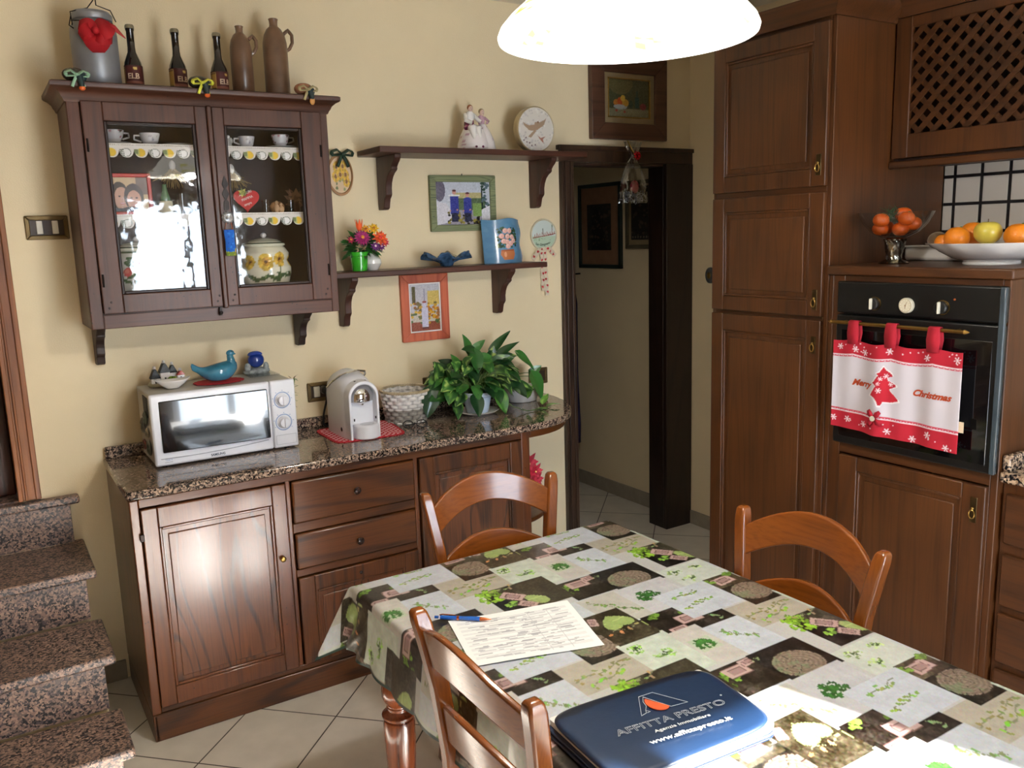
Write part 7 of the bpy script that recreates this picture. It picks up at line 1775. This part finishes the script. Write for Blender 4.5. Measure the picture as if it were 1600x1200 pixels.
obj('skin', MB().ell((2.49, -1.983, ZO+.105), (.043, .043, .040), 28, fn=lambda d: 1-.22*math.exp(-((1-d.z)/.10))), P('yellow_apple_skin', (226, 206, 84), .3, coat=.3, var=.08, vs=18), ya); obj('stalk', MB().tube([(2.485, -1.985, ZO+.132), (2.482, -1.987, ZO+.148)], .0018, 6), P('stalk_brown', (90, 66, 40), .7), ya)
kw_ = P('kiwi_skin', (104, 80, 54), .85, var=.15, bump=.4, bs=200, sheen=.3)
for (x, y, z, lb) in ((2.475, -1.822, .080, 'brown kiwi at the left rim of the ruffled dish'), (2.59, -1.845, .092, 'brown kiwi behind the left kiwi in the ruffled dish')):
    t = thing('kiwi', lb, 'kiwi', (x, y, ZO+z-.03), 'kiwis in the ruffled dish'); obj('skin', MB().ell((x, y, ZO+z), (.030, .036, .030), 20), kw_, t); obj('stem_end', MB().ell((x-.005, y+.035, ZO+z), (.004, .003, .004), 8), P('stalk_brown', (90, 66, 40)), t)
t = thing('casserole_dish', 'white rectangular covered dish behind the two fruit bowls', 'dish', (2.75, -1.72, ZO))
mb = MB(); o_ = [(2.62, -1.60), (2.84, -1.60), (2.84, -1.86), (2.62, -1.86)]
obj('dish', MB().box(2.68, 2.90, -1.80, -1.56, ZO, ZO+.055), M['ceramic'], t, bevel=.015, segs=4); obj('dish_rim', MB().box(2.670, 2.91, -1.81, -1.55, ZO+.050, ZO+.058), M['ceramic'], t, bevel=.003)
obj('crochet_cover', MB().lathe([(.08, 0), (.082, .006), (.05, .012), (.0005, .014)], (2.79, -1.68, ZO+.058), 40, rfn=lambda r, z, t: r*(1+.06*math.sin(t*12))), P('pale_crochet', (196, 178, 168), .9, bump=.5, bs=150), t)
tag(obj('dark_jar', MB().lathe([(.03, 0), (.032, .003), (.032, .08), (.022, .10), (.022, .12)], (2.80, -2.12, ZO), 24), P('dark_green_glass', (24, 50, 40), .1, coat=.6)), 'dark green jar behind the fruit dish at the right edge', 'jar')

# ------------------------------------------------------------------ things seen through the doorway
def hall_pic(y0, y1, z0, z1, mw_, label, fm, mt, seed, inner):
    t = thing('framed_picture', label, 'picture', (3.06, (y0+y1)/2, z0), 'dark framed pictures in the hallway'); x = 3.069
    mb = MB(); w_ = .024
    for a, b, c_, d in ((y0, y1, z0, z0+w_), (y0, y1, z1-w_, z1), (y0, y0+w_, z0, z1), (y1-w_, y1, z0, z1)): mb.box(x-.022, x, a, b, c_, d)
    obj('frame', mb, fm, t, bevel=.003); obj('mount', MB().box(x-.010, x-.004, y0+w_, y1-w_, z0+w_, z1-w_), mt, t, smooth=0)
    cv = Cv(60, 80, (36, 34, 30)); cv.blobs(90, (0, 0, 1, 1), .06, [(54, 50, 42), (24, 22, 20), (80, 72, 58), (60, 48, 38)], .9, seed)
    if seed == 2: cv.poly([(.15, 0), (.2, .7), (.4, 1), (.6, .6), (.85, 0)], (20, 18, 18)).blobs(30, (.2, .1, .8, .8), .05, [(90, 76, 60), (110, 90, 70)], .7, 4)
    else:
        for i in range(9): cv.rect(.04+i*.105, .03, .09+i*.105, .07, (120, 110, 92))
    a, b, c_, d = inner; board('print', cv, (x-.0115, b, c_), (0, a-b, 0), (0, 0, d-c_), M['paint'], t)
hall_pic(.575, 1.005, 1.480, 2.01, .1, 'taller dark-framed picture further down the hallway wall', P('dark_green_frame', (22, 40, 36), .4), P('tan_mount', (142, 106, 78), .8), 2, (.677, .920, 1.594, 1.882))
hall_pic(.205, .530, 1.602, 2.005, .1, 'smaller dark-framed picture near the doorway on the hallway wall', P('olive_frame', (92, 84, 62), .5), P('beige_mount', (150, 132, 100), .8), 5, (.252, .484, 1.656, 1.97))
t = thing('hanging_coat', 'dark blue coat hanging in the shadow at the end of the hallway', 'coat', (2.98, 1.0, .3))
secs = [(.03, 1.40, 0), (.05, 1.36, .0), (.075, 1.25, .005), (.08, 1.0, .01), (.095, .7, .02), (.11, .45, .03), (.105, .32, .03)]; mb = MB(); v = []; n_ = 24
for (r_, z_, o_) in secs:
    for i in range(n_): a = 2*PI*i/n_; rr2 = r_*(1+.08*math.sin(a*5+z_*3)); v.append((2.965-o_+rr2*.75*math.cos(a), 1.02+rr2*math.sin(a), z_))
mb.add(v, [(j_*n_+i, j_*n_+(i+1) % n_, (j_+1)*n_+(i+1) % n_, (j_+1)*n_+i) for j_ in range(len(secs)-1) for i in range(n_)]+[tuple(range(n_)), tuple(range(len(v)-n_, len(v)))])
obj('cloth', mb, P('navy_wool', (34, 30, 84), .85, var=.1), t, smooth=180); obj('sleeve', MB().tube([(2.94, .96, 1.30), (2.90, .93, 1.05), (2.89, .92, .75)], [.035, .04, .035], 14), _mc['navy_wool'], t)
obj('hook', MB().tube([(3.068, 1.02, 1.44), (3.02, 1.02, 1.44), (2.985, 1.02, 1.42), (2.965, 1.02, 1.395)], .005, 8), M['iron'], t)
